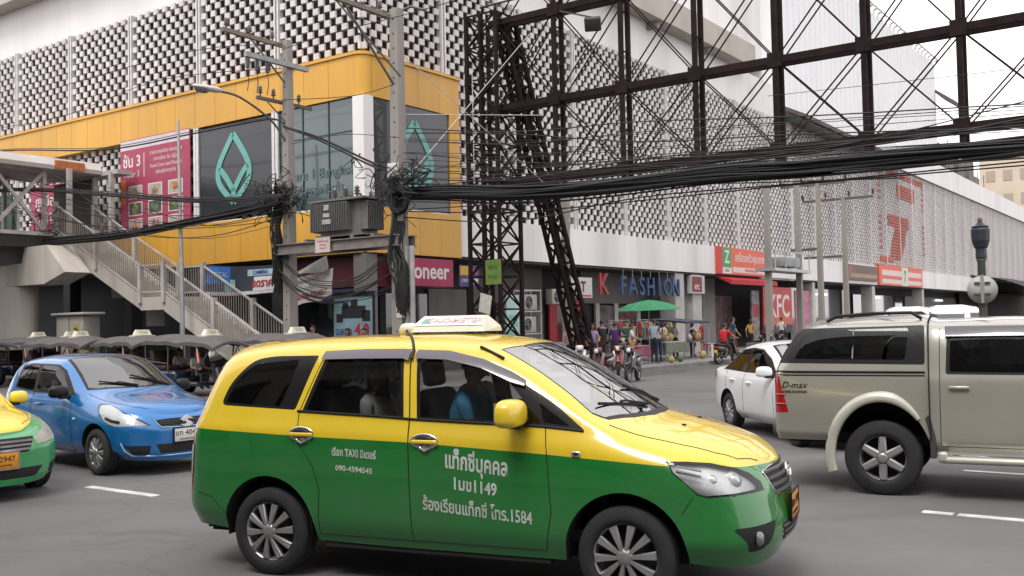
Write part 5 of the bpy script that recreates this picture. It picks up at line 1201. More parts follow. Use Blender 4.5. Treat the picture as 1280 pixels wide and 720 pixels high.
    for (x, y, z, dx, dy) in ((-14.0, 1.4, 3.0, .22, .1), (-15.2, 1.4, 2.2, .18, .1), (-12.6, 1.3, 2.75, .25, .12), (-19, 1.4, 2.4, .2, .1), (-1.7, 63, 3.4, .1, 4), (-1.7, 50, 3.5, .1, 2), (-1.7, 87, 3.3, .1, 3)):
        q = MB(); q.rbox((x, y, z), (dx, dy, .12), .03); q.build('tube_light', LT, T)
    # red figure painted on to the blocks of the far bay
    RED = M('painted_red', (.42, .085, .05), .7, .25, 1.5, dirt=.4, dirtcol=(.3, .2, .17))
    q = MB()
    def cellbox(y, z, w_=.27, h_=.2): q.box(-.3, -.262, y, y + w_, z, z + h_)
    for r_ in range(34):
        z = H0 + r_ * chh
        for yy in (60.4, 74.9):
            if r_ % 2 == 0 and (5 < r_ < 17 or r_ > 21): cellbox(yy, z, .55)
        if 3 <= r_ <= 17:   # the 7
            if r_ >= 14: a, b_ = 63.0, 69.8
            else:
                a = 63.2 + (r_ - 3) * .2; b_ = a + 4.0
            q.box(-.3, -.268, a, b_, z + .04, z + .21)
        if 24 <= r_ <= 28: q.box(-.3, -.268, 66.2, 72.2, z + .04, z + .21)
        if r_ in (31, 32): q.box(-.3, -.262, 60.4, 75.4, z + .03, z + .2)
    q.box(-.3, -.262, 60.4, 64.5, 6.35, 6.75)
    q.build('painted_figure', RED, T)
    return T
STORE = build_store()
def far_block():
    T = thing('tan_tower_block', 'tan concrete tower block seen above the far end of the long white parapet', 'building', W(3.5, 160), A_C)
    b = MB(); b.box(-14, 8, 0, 22, 0, 29); b.build('wall', M('tan_render', (.55, .46, .36), .8, .1, .3), T)
    for i in range(8):
        for z in range(4, 28, 4):
            if z > 12:
                q = MB(); q.box(8.0, 8.08, 1.5 + i * 2.5, 3.0 + i * 2.5, z, z + 1.8); q.box(-13 + i * 2.6, -11.6 + i * 2.6, -.08, 0, z, z + 1.8)
                q.build('window', M('far_window', (.34, .29, .24), .5), T)
far_block()
def far_canopy():
    T = thing('tarpaulin_canopy', 'long dark tarpaulin canopy sagging over the pavement at the far end of the store', 'canopy', W(0, 96), A_C)
    m = MB()
    def fn(u, v): return (-1 + 6.2 * u, 44 * v, 6.1 - 1.5 * u * u - .25 * math.sin(v * math.pi * 6) * u + (.3 if u == 0 else 0))
    m.grid(fn, 6, 30); m.grid(lambda u, v: (5.2, 44 * v, 4.6 - .25 * math.sin(v * math.pi * 6) - 1.1 * u), 2, 30); m.build('cover', M('tarp_dark', (.025, .026, .032), .8, .4, .8), T)
    for k in range(8):
        q = MB(); q.tube([(5, k * 6.2, .15), (5, k * 6.2, 4.5)], .06, 6); q.build('post', M('post_dark', (.05, .05, .05), .6), T)
    b = MB(); b.box(-1.6, -1.5, 0, 44, .15, 5.5); b.build('back_cloth', INT_DARK, T)
far_canopy()

def opposite_row():
    """the shop-houses on the near side of the street, behind the photographer"""
    T = thing('shophouse_row', 'row of plain grey shop-houses on the near side of the street, behind the viewer', 'building', W(0, -28), A_C)
    b = MB(); hs = random.Random(9); x = -60.0; GW = [M('house_%d' % i, c, .8, .15, .6, dirt=.5, dirtcol=(.12, .11, .1), streak=True) for i, c in enumerate(((.30, .28, .26), (.22, .21, .20), (.36, .33, .28)))]
    WN = M('house_window', (.03, .035, .04), .15, .2, 1, coat=1)
    for i in range(15):
        h = hs.choice((9.5, 11.5, 13.0)); q = MB(); q.box(x, x + 7.9, -10, 0, .15, h); q.build('house_front', GW[i % 3], T)
        for f in range(3):
            z = .6 + f * 3.4
            for k in range(3 if f else 1):
                w_ = MB(); xx = x + .7 + k * 2.4; w_.box(xx, xx + (1.8 if f else 6.5), 0, .06, z, z + (1.7 if f else 2.4)); w_.build('window', WN, T)
        a = MB(); a.add([(x, 0, 3.9), (x + 7.9, 0, 3.9), (x + 7.9, 1.8, 3.3), (x, 1.8, 3.3)], [(0, 1, 2, 3)]); a.build('awning', M('house_awning%d' % (i % 2), ((.06, .12, .2), (.25, .06, .05))[i % 2], .8), T); x += 8
opposite_row()
# ------------------------------------------------------------------ helpers in the corner frame
def _ray(px, py): return CM @ Vector(((px - 640) / 1247, (360 - py) / 1247, -1))
def oy(px, py, y):
    d = _ray(px, py); o = Vector((0, 0, CAM_H)); t = ((C0 + E2 * y - o).dot(E2)) / d.dot(E2); p = o + d * t - C0
    return Vector((p.dot(E1), p.dot(E2), p.z))
def ox(px, py, x):
    d = _ray(px, py); o = Vector((0, 0, CAM_H)); t = ((C0 + E1 * x - o).dot(E1)) / d.dot(E1); p = o + d * t - C0
    return Vector((p.dot(E1), p.dot(E2), p.z))
def oz(px, py, z):
    p = ground(px, py, z) - C0; return Vector((p.dot(E1), p.dot(E2), p.z))
def L2(v): p = Vector(v) - C0; return Vector((p.dot(E1), p.dot(E2), p.z))
def sag(p, q, s, n=14):
    p = Vector(p); q = Vector(q); return [p.lerp(q, i / n) - Vector((0, 0, 4 * s * (i / n) * (1 - i / n))) for i in range(n + 1)]
def smooth_path(pts, n=5):
    pts = [Vector(p) for p in pts]; out = []
    for i in range(len(pts) - 1):
        p0 = pts[max(i - 1, 0)]; p1 = pts[i]; p2 = pts[i + 1]; p3 = pts[min(i + 2, len(pts) - 1)]
        for k in range(n):
            t = k / n; out.append(.5 * ((2 * p1) + (p2 - p0) * t + (2 * p0 - 5 * p1 + 4 * p2 - p3) * t * t + (3 * p1 - p0 - 3 * p2 + p3) * t ** 3))
    return out + [pts[-1]]
CONC = M('concrete', (.47, .44, .39), .85, .2, 1.4, bump=.3, dirt=.55, dirtcol=(.17, .155, .14), streak=True)
CONC_P = M('pole_concrete', (.27, .25, .225), .85, .22, 2.5, bump=.3, dirt=.6, dirtcol=(.12, .11, .1), streak=True)
RUST = M('rusty_steel', (.016, .0095, .0095), .85, .45, 3, spec=.15, dirt=.5, dirtcol=(.032, .016, .013))
CABLE = M('cable_black', (.011, .011, .012), .6, .3, 6); GALV = M('galvanised', (.40, .41, .42), .45, .2, 4, metal=.5, dirt=.3)
RAILP = M('rail_paint', (.42, .40, .38), .5, .2, 3, dirt=.4); BALU = M('baluster_paint', (.27, .25, .23), .6, .2, 3)
BROWN_STEEL = M('brown_steel', (.10, .095, .09), .6, .3, 3)

# ------------------------------------------------------------------ footbridge with its stair
def footbridge():
    T = thing('footbridge', 'covered pedestrian footbridge with steel trusses and long stair coming down along the yellow store', 'footbridge', C0, A_C)
    xr, xl, y0 = -13.7, -16.6, -.9
    d = MB(); d.box(xl, xr, -23.5, y0, 5.05, 5.62); d.build('deck', M('deck_steel', (.025, .023, .022), .7, .3, 1.5), T)
    e = MB(); e.box(xr, xr + .05, -23.5, -2.7, 5.50, 5.64); e.box(xl - .05, xl, -23.5, y0, 5.5, 5.64); e.build('deck_edge', RAILP, T)
    r = MB()
    pr = [(xl - .5, 8.0), (xl - .55, 8.15), (xl - .4, 8.45), (-15.1, 8.75), (xr + .3, 8.45), (xr + .5, 8.15), (xr + .45, 8.0)]
    for a, b in ((-23.5, -.95),):
        vs = [(x, yy, z) for yy in (a, b) for x, z in pr]; n = len(pr)
        r.add(vs, [tuple(range(n)), tuple(reversed(range(n, 2 * n)))] + [(i, i + n, (i + 1) % n + n, (i + 1) % n) for i in range(n)])
    rf = r.build('roof', M('roof_white', (.60, .59, .57), .6, .15, 1, dirt=.5, dirtcol=(.35, .31, .27)), T)
    q = MB(); q.box(xr + .47, xr + .53, -2.9, -1.7, 8.03, 8.34); q.build('roof_label', M('label_orange', (.48, .16, .06), .6, .3, 5), rf)
    s = MB(); s.box(-16, -12.2, -.95, -.3, 7.95, 8.12); s.build('entrance_roof', M('roof_grey', (.42, .41, .40), .6, .2, 1), T)
    for x in (xr, xl):
        for y in np.arange(-3.05, -23, -2.0):
            p = MB(); p.box(x - .07, x + .07, y - .07, y + .07, 5.6, 8.05); p.build('roof_post', RAILP, T)
        t = MB()
        for y in np.arange(-3.05, -22, -2.0):
            t.bar((x, y, 5.65), (x, y - 2, 7.95), .09, .12); t.bar((x + .02, y - 2, 5.65), (x + .02, y, 7.95), .09, .12)
        t.bar((x, -3.05, 7.98), (x, -23, 7.98), .1, .16); t.build('side_truss', RAILP, T)
    for (x, y) in ((xr, -.95), (-12.6, -.95), (-13.0, -2.45)):
        p = MB(); p.box(x - .08, x + .08, y - .08, y + .08, 5.6, 8.05); p.build('roof_post', RAILP, T)
    p = MB(); p.box(xl, xr, -1.0, -.9, 5.6, 7.9); p.build('end_wall', M('end_wall', (.09, .08, .07), .8, .4, 1.5), T)
    # pier
    c = MB(); n = 20; rad = .72
    c.tube([(-15.1, -3.3, .15), (-15.1, -3.3, 3.6)], rad, n)
    c.build('pier', CONC, T)
    h = MB(); h.prism([(-18.5, 4.35), (-14.1, 4.45), (-13.9, 5.04), (-12.4, 5.04), (-11.2, 4.0), (-12.6, 3.62), (-18.5, 3.62)], 1.0, Matrix.Translation((0, -2.7, 0)) @ XN); h.build('pier_cap', CONC, T)
    # stair: upper flight, landing, lower flight between y=-2.6 and y=-1.0
    ya, yb = -2.6, -1.0
    ftop, flow = (-13.7, 5.62), (-8.3, 3.0); l1 = -6.95; fbot = (-1.35, .15)
    for nm, (xa, za), (xb, zb) in (('stair_flight', ftop, flow), ('stair_flight', (l1, 3.0), fbot)):
        m = MB(); ns = int(round((za - zb) / .165)); 
        for i in range(ns):
            x0 = xa + (xb - xa) * i / ns; x1 = xa + (xb - xa) * (i + 1) / ns; z1 = za - (za - zb) * (i + 1) / ns
            m.box(x0, x1, ya + .08, yb - .08, z1 - .02, z1 + .02); m.box(x0 - .01, x0 + .01, ya + .08, yb - .08, z1, z1 + (za - zb) / ns)
        f = m.build(nm, CONC, T)
        sl = MB()
        for y in (ya, yb - .08):
            sl.prism([(xa, za + .1), (xb, zb + .1), (xb, zb - .42 if zb > 1 else zb), (xb - (0 if zb > 1 else .95), zb - (.42 if zb > 1 else 0)), (xa, za - .50)], .08, Matrix.Translation((0, y + .08, 0)) @ XN)
        sl.build('stringer', CONC, f)
    m = MB(); m.box(-8.3, -6.95, ya, yb, 2.55, 3.0); m.build('landing', CONC, T)
    for x, z in ((-11.6, 3.7), (-9.4, 2.6)):
        m = MB(); m.box(x - .55, x + .55, -1.25, -1.15, z - .6, z + .35); m.build('hanger_plate', M('plate_pale', (.24, .23, .22), .8, .2, 2), T)
    # railings
    def railing(y):
        rl = MB(); segs = [(ftop, flow), (flow, (l1, 3.0)), ((l1, 3.0), fbot)]
        for (xa, za), (xb, zb) in segs:
            rl.bar((xa, y, za + 1.10), (xb, y, zb + 1.10), .06, .06, 0); rl.bar((xa, y, za + .18), (xb, y, zb + .18), .05, .05, 0)
            n = max(2, int(abs(xb - xa) / .125))
            for i in range(1, n):
                t = i / n; x = xa + (xb - xa) * t; z = za + (zb - za) * t
                rl.bar((x, y, z + .18), (x, y, z + 1.08), .022, .022, 1)
        rl.build('railing', [RAILP, BALU], T)
        for x in (-13.7, -11.0, -8.3, -6.95, -4.3, -1.35):
            z = ftop[1] + (flow[1] - ftop[1]) * (x + 13.7) / 5.4 if x <= -8.3 else (3.0 if x <= l1 else 3.0 - (x - l1) / (fbot[0] - l1) * 2.85)
            q = MB(); q.box(x - .08, x + .08, y - .08, y + .08, z - .2, z + 1.22); q.build('newel_post', RAILP, T)
    railing(ya); railing(yb)
    m = MB(); m.box(-8.0, -7.3, -1.3, -1.05, .15, 2.56); m.build('stair_column', M('column_shade', (.06, .058, .055), .9), T)
    return T
footbridge()

# ------------------------------------------------------------------ poles
def pole_mesh(h, b0=.17, b1=.11, holes=True):
    mb = MB(); vs = []
    for z, b in ((0, b0), (h, b1)): vs += [(-b, -b, z), (b, -b, z), (b, b, z), (-b, b, z)]
    mb.add(vs, [(3, 2, 1, 0), (4, 5, 6, 7), (0, 1, 5, 4), (1, 2, 6, 5), (2, 3, 7, 6), (3, 0, 4, 7)])
    if holes:
        for z in np.arange(1.5, h - .2, .42):
            b = b0 + (b1 - b0) * z / h; mb.box(-.025, .025, -b - .004, -b + .01, z, z + .05, 1)
    return mb
HOLE = M('hole_dark', (.03, .028, .025), .9)
def insulator(mb, p, s=1.0, mi=0):
    mb.lathe([(.02 * s, 0), (.02 * s, .08 * s), (.07 * s, .09 * s), (.03 * s, .13 * s), (.065 * s, .15 * s), (.03 * s, .19 * s), (.055 * s, .21 * s), (.02 * s, .26 * s), (0, .27 * s)], 10, mi, Matrix.Translation(p))
INSUL = M('insulator_grey', (.12, .10, .10), .3, .2, 6, coat=.6)
def crossarm(parent, y0, y1, z, dx=0, drop=0, mat=None, ins=3, w_=.11):
    a = MB(); a.bar((dx, y0, z), (dx, y1, z + drop), w_, w_ * 1.1); o = a.build('crossarm', mat or GALV, parent)
    if ins:
        for k in range(ins):
            i_ = MB(); y = y0 + (y1 - y0) * (.06 + .7 * k / max(ins - 1, 1)); insulator(i_, (dx, y, z + .05 + drop * (y - y0) / (y1 - y0)), 1.25); i_.build('insulator', INSUL, o)
    return o
def poles():
    A = Vector((-.78, -2.5)); Bp = Vector((3.66, -2.42))
    PA = thing('utility_pole', 'concrete utility pole with three crossarms and a street lamp, left of the transformer', 'pole', W(A.x, A.y, .15), A_C, 'concrete utility poles at the corner')
    pole_mesh(10.55).build('pole_shaft', [CONC_P, HOLE], PA)
    crossarm(PA, -2.35, .12, 10.4, -.14, 0, M('weathered_arm', (.20, .165, .13), .8, .3, 4), 3)
    crossarm(PA, -1.75, .7, 9.75, .14, 0, M('pale_arm', (.30, .31, .32), .7, .2, 4), 0, .13); crossarm(PA, -1.1, 1.1, 8.62, -.14, 0, BROWN_STEEL, 4, .09)
    b = MB(); b.bar((-.14, -1.3, 10.35), (0, -.1, 9.2), .04, .04); b.bar((-.1, -.8, 8.6), (0, -.1, 8.0), .03); b.build('brace', BROWN_STEEL, PA)
    for y in (-1.65, -1.3, -.9): fz = MB(); fz.tube([(.14, y, 9.7), (.12, y, 9.35)], .06, 8); fz.tube([(.12, y, 9.35), (.05, y + .1, 9.0), (-.14, y + .2, 8.75)], .012, 5); fz.build('cutout_fuse', M('fuse_dark', (.05, .055, .06), .4), PA)
    lampH = oz(258, 110, 8.75) - Vector((A.x, A.y, .15))
    ar = MB(); ar.tube(smooth_path([(0, -.1, 7.4), (-.1, -.6, 8.0), (lampH.x * .55, lampH.y * .6, 8.5), (lampH.x * .85, lampH.y * .85, lampH.z - .02)]), .035, 8); la = ar.build('lamp_arm', BROWN_STEEL, PA)
    lm = MB(); d = Vector((lampH.x, lampH.y, 0)).normalized(); Tm = Matrix.Translation(lampH) @ Matrix.Rotation(math.atan2(d.y, d.x), 4, 'Z')
    lm.lathe([(0, .5), (.06, .45), (.12, .2), (.15, -.1), (.14, -.35), (.09, -.5), (0, -.55)], 14, 0, Tm @ Matrix.Diagonal((1, 1, .6, 1)) @ Matrix.Rotation(R(90), 4, 'Y')); lm.build('lamp_head', M('lamp_grey', (.55, .55, .55), .5, .15, 4), la)
    lb = MB(); lb.lathe([(0, -.12), (.1, -.1), (.15, -.02), (.16, .02)], 14, 0, Tm @ Matrix.Translation((.15, 0, -.05)) @ Matrix.Diagonal((1.6, .8, 1, 1))); lb.build('lamp_bowl', M('lamp_bowl', (.14, .135, .13), .2, .1, 4, coat=.5), la)
    bx = MB(); bx.rbox((-.1, -.25, 6.1), (.16, .14, .24), .02); bx.build('meter_box', M('meter_grey', (.3, .29, .27), .6), PA)
    PB = thing('utility_pole', 'concrete utility pole wrapped in black cable coils in front of the second leaf board', 'pole', W(Bp.x, Bp.y, .15), A_C, 'concrete utility poles at the corner')
    pole_mesh(10.65, .19, .14).build('pole_shaft', [CONC_P, HOLE], PB)
    crossarm(PB, -2.6, .15, 10.45, -.16, 0, M('weathered_arm', (.20, .165, .13)), 3)
    b = MB(); b.bar((-.16, -1.9, 10.4), (-.02, -.15, 8.5), .05, .05); b.tube([(-.1, .1, 10.6), (.3, .3, 10.75), (.7, .5, 10.6)], .04, 6); b.build('brace', BROWN_STEEL, PB)
    s = MB(); s.rbox((-.02, -.22, 6.0), (.4, .06, .5), .02); s.build('notice_box', M('notice_white', (.5, .49, .46), .6, .3, 6, dirt=.4), PB)
    s = MB(); s.rbox((.25, -.28, 4.75), (.22, .12, .34), .02); s.build('junction_box', M('junction_grey', (.24, .23, .21), .6, .3, 6), PB)
    for x in (.28, .48): cn = MB(); cn.tube([(x, -.05, 0), (x, -.05, 3.9)], .075, 10); cn.build('conduit', M('conduit_grey', (.34, .34, .34), .6, .2, 3, dirt=.4), PB)
    pp = MB(); pp.box(.0, .28, -.2, -.19, 1.9, 2.2); pp.build('paper_notice', M('paper', (.55, .54, .5), .8, .2, 9), PB)
    # transformer on its platform
    PL = thing('transformer_platform', 'rusty steel beams spanning the two utility poles under the transformer', 'platform', W(0, -2.47), A_C)
    m = MB()
    for y in (-.36, .36):
        m.box(-.95, 3.95, y - .09, y + .09, 4.34, 4.37); m.box(-.95, 3.95, y - .09, y + .09, 4.05, 4.08); m.box(-.95, 3.95, y - .015, y + .015, 4.08, 4.34)
    for x in (.3, 1.2, 2.2, 3.0): m.box(x, x + .12, -.45, .45, 4.37, 4.45)
    m.build('beam', M('beam_steel', (.19, .17, .155), .7, .3, 2.5, dirt=.6, dirtcol=(.10, .07, .05)), PL)
    n = MB(); n.box(.80, 1.42, -.475, -.46, 4.02, 4.46); o = n.build('notice', M('notice_pink', (.52, .44, .42), .7, .2, 5), PL)
    t = MB()
    for k, z in enumerate((4.34, 4.24, 4.14)): merge(t, text_mb('ระวังไฟฟ้าแรงสูง' if k == 0 else 'อันตราย', .075, .002, 0, Matrix.Translation((1.11, -.48, z)) @ XN))
    t.build('lettering', M('notice_red', (.42, .08, .08), .7), o)
    TR = thing('transformer', 'grey finned power transformer sitting on the platform between two concrete poles', 'transformer', W(1.72, -2.47, 4.45), A_C)
    GR = M('transformer_grey', (.135, .135, .132), .5, .2, 2.5, dirt=.5, dirtcol=(.07, .055, .045))
    b = MB(); b.box(-.82, .82, -.34, .34, .0, 1.02); b.box(-.95, .95, -.42, .42, -.0, .06); b.build('tank', GR, TR)
    f = MB()
    for i in range(21):
        x = -.98 + i * .072
        f.box(x, x + .018, -.60, -.34, .16, .98); f.box(x, x + .018, .34, .60, .16, .98)
    for i in range(10):
        y = -.33 + i * .072; f.box(.82, 1.08, y, y + .018, .16, .98); f.box(-1.12, -.82, y, y + .018, .16, .98)
    f.build('cooling_fins', GR, TR)
    l = MB(); l.box(-1.1, 1.1, -.56, .56, 1.02, 1.08); l.build('lid', GR, TR)
    w_ = MB()
    for (x, z, a, c) in ((-.30, .36, .36, .14), (-.30, .56, .26, .12), (-.30, .76, .20, .16)): w_.box(x - a / 2, x + a / 2, -.615, -.605, z, z + c)
    w_.build('rating_plate', M('plate_grey', (.33, .33, .32), .6, .3, 9), TR)
    for x, y, k in ((-.45, -.1, 1.5), (0, -.1, 1.5), (.45, -.1, 1.5), (-.6, .3, .9), (-.2, .3, .9), (.2, .3, .9), (.6, .3, .9)): bu = MB(); insulator(bu, (x, y, 1.08), k); bu.build('bushing', INSUL, TR)
    # thin lamp pole by the stair
    TP = thing('thin_mast', 'slim pale steel mast rising in front of the food poster beside the stair', 'mast', W(-5.4, -3.0, .15), A_C)
    m = MB(); m.tube([(0, 0, 0), (-.05, 0, 4), (-.16, 0, 8.65)], [.085, .07, .04], 8); m.build('shaft', GALV, TP)
    m = MB(); m.rbox((0, 0, .1), (.4, .4, .2), .03); m.build('base_plate', CONC_P, TP)
    return PA, PB
poles()
def simple_pole(label, x, y, h, arms, top='arms', lean=0.0):
    P = thing('utility_pole', label, 'pole', W(x, y, .15), A_C, 'concrete poles along the store pavement')
    pole_mesh(h, .15, .11, False).build('pole_shaft', [CONC_P, HOLE], P)
    for (y0, y1, z, ins) in arms:
        a = MB(); a.bar((y0, .0, z), (y1, .0, z), .12, .14); o = a.build('crossarm', BROWN_STEEL, P)
        if ins:
            for k in range(ins): i_ = MB(); insulator(i_, (y0 + (y1 - y0) * k / (ins - 1), 0, z + .06), 1.6); i_.build('insulator', M('insulator_brown', (.10, .05, .045), .3, .2, 4, coat=.5), o)
    return P
simple_pole('bare concrete pole behind the leaning lattice strut', 2.0, 8.9, 7.6, [])
simple_pole('concrete pole carrying one end of the small platform beside the orange shop sign', 4.6, 23.0, 10.4, [])
simple_pole('short concrete pole carrying the far end of the small platform by the chicken shop front', 4.6, 27.3, 9.6, [])
simple_pole('first of two twin concrete poles with dark crossarm left of the painted seven', 4.6, 30.65, 9.0, [(-2.1, 1.5, 8.95, 4), (-1.6, .1, 5.4, 0)])
simple_pole('second of two twin concrete poles with dark crossarm left of the painted seven', 4.6, 35.1, 8.6, [(-2.4, 1.7, 8.55, 4), (-2.4, .1, 5.2, 0)])
def small_platform():
    P = thing('equipment_platform', 'small steel platform with grey switchgear strung between two poles on the side pavement', 'platform', W(4.6, 25.1), A_C)
    m = MB(); m.box(-.5, .5, -2.5, 2.6, 4.1, 4.25); m.box(-.5, -.42, -2.5, 2.6, 5.05, 5.1); m.box(.42, .5, -2.5, 2.6, 5.05, 5.1); m.box(-.5, -.4, -2.0, 2.6, 3.75, 3.85)
    for y in (-2.4, -1, .5, 2.4): m.box(.44, .48, y, y + .05, 4.25, 5.05)
    m.build('platform_frame', GALV, P)
    q = MB(); q.rbox((0, .3, 4.6), (.7, 2.2, .5), .05); q.build('switchgear', M('switch_grey', (.28, .29, .29), .6, .2, 3), P)
small_platform()

# ------------------------------------------------------------------ bare billboard frame on its lattice mast
def lattice_col(mb, x0, x1, y0, y1, z0, z1, leg=.09, br=.045, step=1.2):
    for x in (x0, x1):
        for y in (y0, y1): mb.bar((x, y, z0), (x, y, z1), leg, leg)
    n = max(1, int(round((z1 - z0) / step)))
    for i in range(n):
        a = z0 + (z1 - z0) * i / n; b = z0 + (z1 - z0) * (i + 1) / n
        for y in (y0, y1): mb.bar((x0, y, a), (x1, y, b), br); mb.bar((x1, y, a), (x0, y, b), br); mb.bar((x0, y, b), (x1, y, b), br)
        for x in (x0, x1): mb.bar((x, y0, a), (x, y1, b), br); mb.bar((x, y1, a), (x, y0, b), br); mb.bar((x, y0, b), (x, y1, b), br)
def billboard():
    T = thing('billboard_frame', 'empty rusty billboard framework of steel lattice beams spanning over the side street', 'billboard frame', W(0, 3.08), A_C)
    m = MB(); lattice_col(m, 2.35, 3.55, -.6, .6, .15, 12.0, .11, .05, 1.1); m.bar((2.95, -.6, .15), (2.95, -.6, 12), .2, .06); m.build('lattice_mast', RUST, T)
    m2 = MB(); lattice_col(m2, 24.6, 25.8, -.6, .6, 0, 13.5, .11, .05, 1.2); m2.build('lattice_mast', RUST, T)
    XS = [3.3, 5.55, 7.95, 10.35, 12.72, 15.1, 17.4, 19.75, 22.1, 24.7]; ZS = [6.42, 8.88, 11.72, 14.3]
    for z in ZS:
        b = MB()
        for y in (-.22, .22):
            b.bar((3.0, y, z), (25, y, z), .10, .20)
        b.build('chord_beam', RUST, T)
    for i, x in enumerate(XS[1:]):
        b = MB()
        for y in (-.22, .22): b.bar((x - .0, y, 5.9 if i < 6 else 6.3), (x, y, 14.4), .10, .14, 0, (1, 0, 0))
        for z in np.arange(6.4, 14, 1.2): b.bar((x, -.2, z), (x, .2, z), .04)
        for z in ZS: b.box(x - .2, x + .2, -.30, -.27, z - .2, z + .2)
        b.build('upright', RUST, T)
    for i in range(len(XS) - 1):
        br = MB()
        for j in range(3):
            for y in (-.2, .2):
                br.bar((XS[i], y, ZS[j]), (XS[i + 1], y, ZS[j + 1]), .034); br.bar((XS[i + 1], y, ZS[j]), (XS[i], y, ZS[j + 1]), .034)
        br.build('cross_brace', RUST, T)
    # raking lattice strut back to the pavement
    s = MB(); p = Vector((3.3, .25, 11.9)); q = Vector((4.5, 6.2 - 3.08, .15)); d = (q - p); a = d.cross(Vector((0, 0, 1))).normalized(); b = d.cross(a).normalized(); k = .24
    cs = [(sx * k, sy * k) for sx, sy in ((-1, -1), (1, -1), (1, 1), (-1, 1))]
    for ca, cb in cs: s.bar(p + a * ca + b * cb, q + a * ca + b * cb, .12)
    for i in range(16):
        u0, u1 = p + d * (i / 16), p + d * ((i + 1) / 16)
        for j in range(4):
            c0, c1 = cs[j], cs[(j + 1) % 4]; s.bar(u0 + a * c0[0] + b * c0[1], u1 + a * c1[0] + b * c1[1], .06); s.bar(u0 + a * c0[0] + b * c0[1], u0 + a * c1[0] + b * c1[1], .06)
    s.box(4.15, 4.85, 2.8, 3.5, .1, .35); s.build('raking_strut', RUST, T)
    fl = MB(); P_ = oy(741, 30, 2.6) - Vector((0, 3.08, 0)); Tm = Matrix.Translation(P_) @ Matrix.Rotation(R(25), 4, 'Z') @ Matrix.Rotation(R(35), 4, 'X')
    fl.rbox(tuple(P_), (.5, .22, .42), .04, 0, Matrix.Rotation(R(25), 4, 'Z') @ Matrix.Rotation(R(30), 4, 'X')); fl.bar(P_ + Vector((0, 0, .2)), (5.6, -.2, 11.7), .05); fl.build('floodlight', M('flood_dark', (.03, .03, .032), .5, .2, 4), T)
    sb = MB(); sb.box(3.05, 3.65, -.72, -.68, 3.1, 3.9); o = sb.build('sign_plate', M('sign_olive', (.13, .22, .04), .6, .3, 6), T)
    t = MB(); merge(t, text_mb('ซอย', .22, .004, 0, Matrix.Translation((3.35, -.725, 3.66)) @ XN)); merge(t, text_mb('ถนน', .2, .004, 0, Matrix.Translation((3.35, -.725, 3.35)) @ XN)); t.build('lettering', M('notice_dark', (.04, .06, .02), .7), o)
    pb = MB(); pb.add([(2.75, -.74, 2.25), (3.2, -.74, 2.12), (3.3, -.74, 2.72), (2.85, -.74, 2.85), (2.75, -.72, 2.25), (3.2, -.72, 2.12), (3.3, -.72, 2.72), (2.85, -.72, 2.85)], [(0, 1, 2, 3), (7, 6, 5, 4), (0, 4, 5, 1), (2, 6, 7, 3)]); pb.build('paper_notice', M('paper', (.55, .54, .5)), T)
    return T
billboard()

# ------------------------------------------------------------------ cables
def cable_bundle(name, label, pts, n, spread, r0, r1, seed=1, seg=5, cat='cable bundle'):
    rnd = random.Random(seed); path = smooth_path(pts, 6); mb = MB()
    for k in range(n):
        ph = rnd.uniform(0, 6.28); tw = rnd.uniform(-.5, .5); rad = spread * math.sqrt(rnd.random()); q = []
        dr = rnd.uniform(-.12, .06)
        for i, p in enumerate(path):
            t = i / (len(path) - 1); a = ph + tw * t * 6; w_ = rad * (.75 + .35 * math.sin(t * 9 + ph)); q.append(p + Vector((0, math.cos(a) * w_, math.sin(a) * w_ + dr * math.sin(math.pi * t))))
        mb.tube(q, rnd.uniform(r0, r1), seg)
    o = mb.build(name, CABLE, None, C0, A_C); return tag(o, label, cat)
main_ = [(3.66, -2.5, 5.45)] + [tuple(oy(px, py, -2.5)) for px, py in ((560, 242), (640, 241), (760, 232), (900, 217), (1000, 211), (1130, 198), (1280, 184))]
p2 = Vector(main_[-1]); p1 = Vector(main_[-2]); main_.append(tuple(p2 + (p2 - p1) * 1.2))
cable_bundle('cable_bundle', 'thick black bundle of cables sweeping across the side street under the billboard frame', main_, 40, .24, .018, .036, 2)
left_ = [(-.78, -2.75, 5.75)] + [tuple(oy(px, py, -3.1)) for px, py in ((330, 257), (250, 274), (160, 292), (60, 302))] + [(-19, -3.1, 5.2)]
cable_bundle('cable_bundle', 'thick black bundle of cables running from the utility pole to the footbridge deck', left_, 16, .10, .016, .028, 5)
l2 = [(-.78, -2.75, 5.9)] + [tuple(oy(px, py, -3.3)) for px, py in ((345, 245), (250, 250), (140, 243), (0, 238))] + [(-22, -3.3, 7)]
cable_bundle('cable_bundle', 'black cables hanging across the front of the food poster', l2, 7, .07, .014, .024, 8)
l3 = [(-.78, -2.65, 8.1)] + [tuple(oy(px, py, -2.7)) for px, py in ((330, 149), (240, 166), (130, 186), (0, 188))] + [(-24, -2.7, 9.4)]
cable_bundle('cable_bundle', 'black service cable drawn along under the yellow fascia', l3, 4, .03, .014, .022, 9)
l4 = [(-.78, -2.7, 8.0), tuple(oy(400, 172, -2.7)), tuple(oy(470, 205, -2.6)), (3.66, -2.6, 6.3)]
cable_bundle('cable_bundle', 'black cables slanting down between the two utility poles in front of the green window', l4, 6, .035, .014, .022, 10)
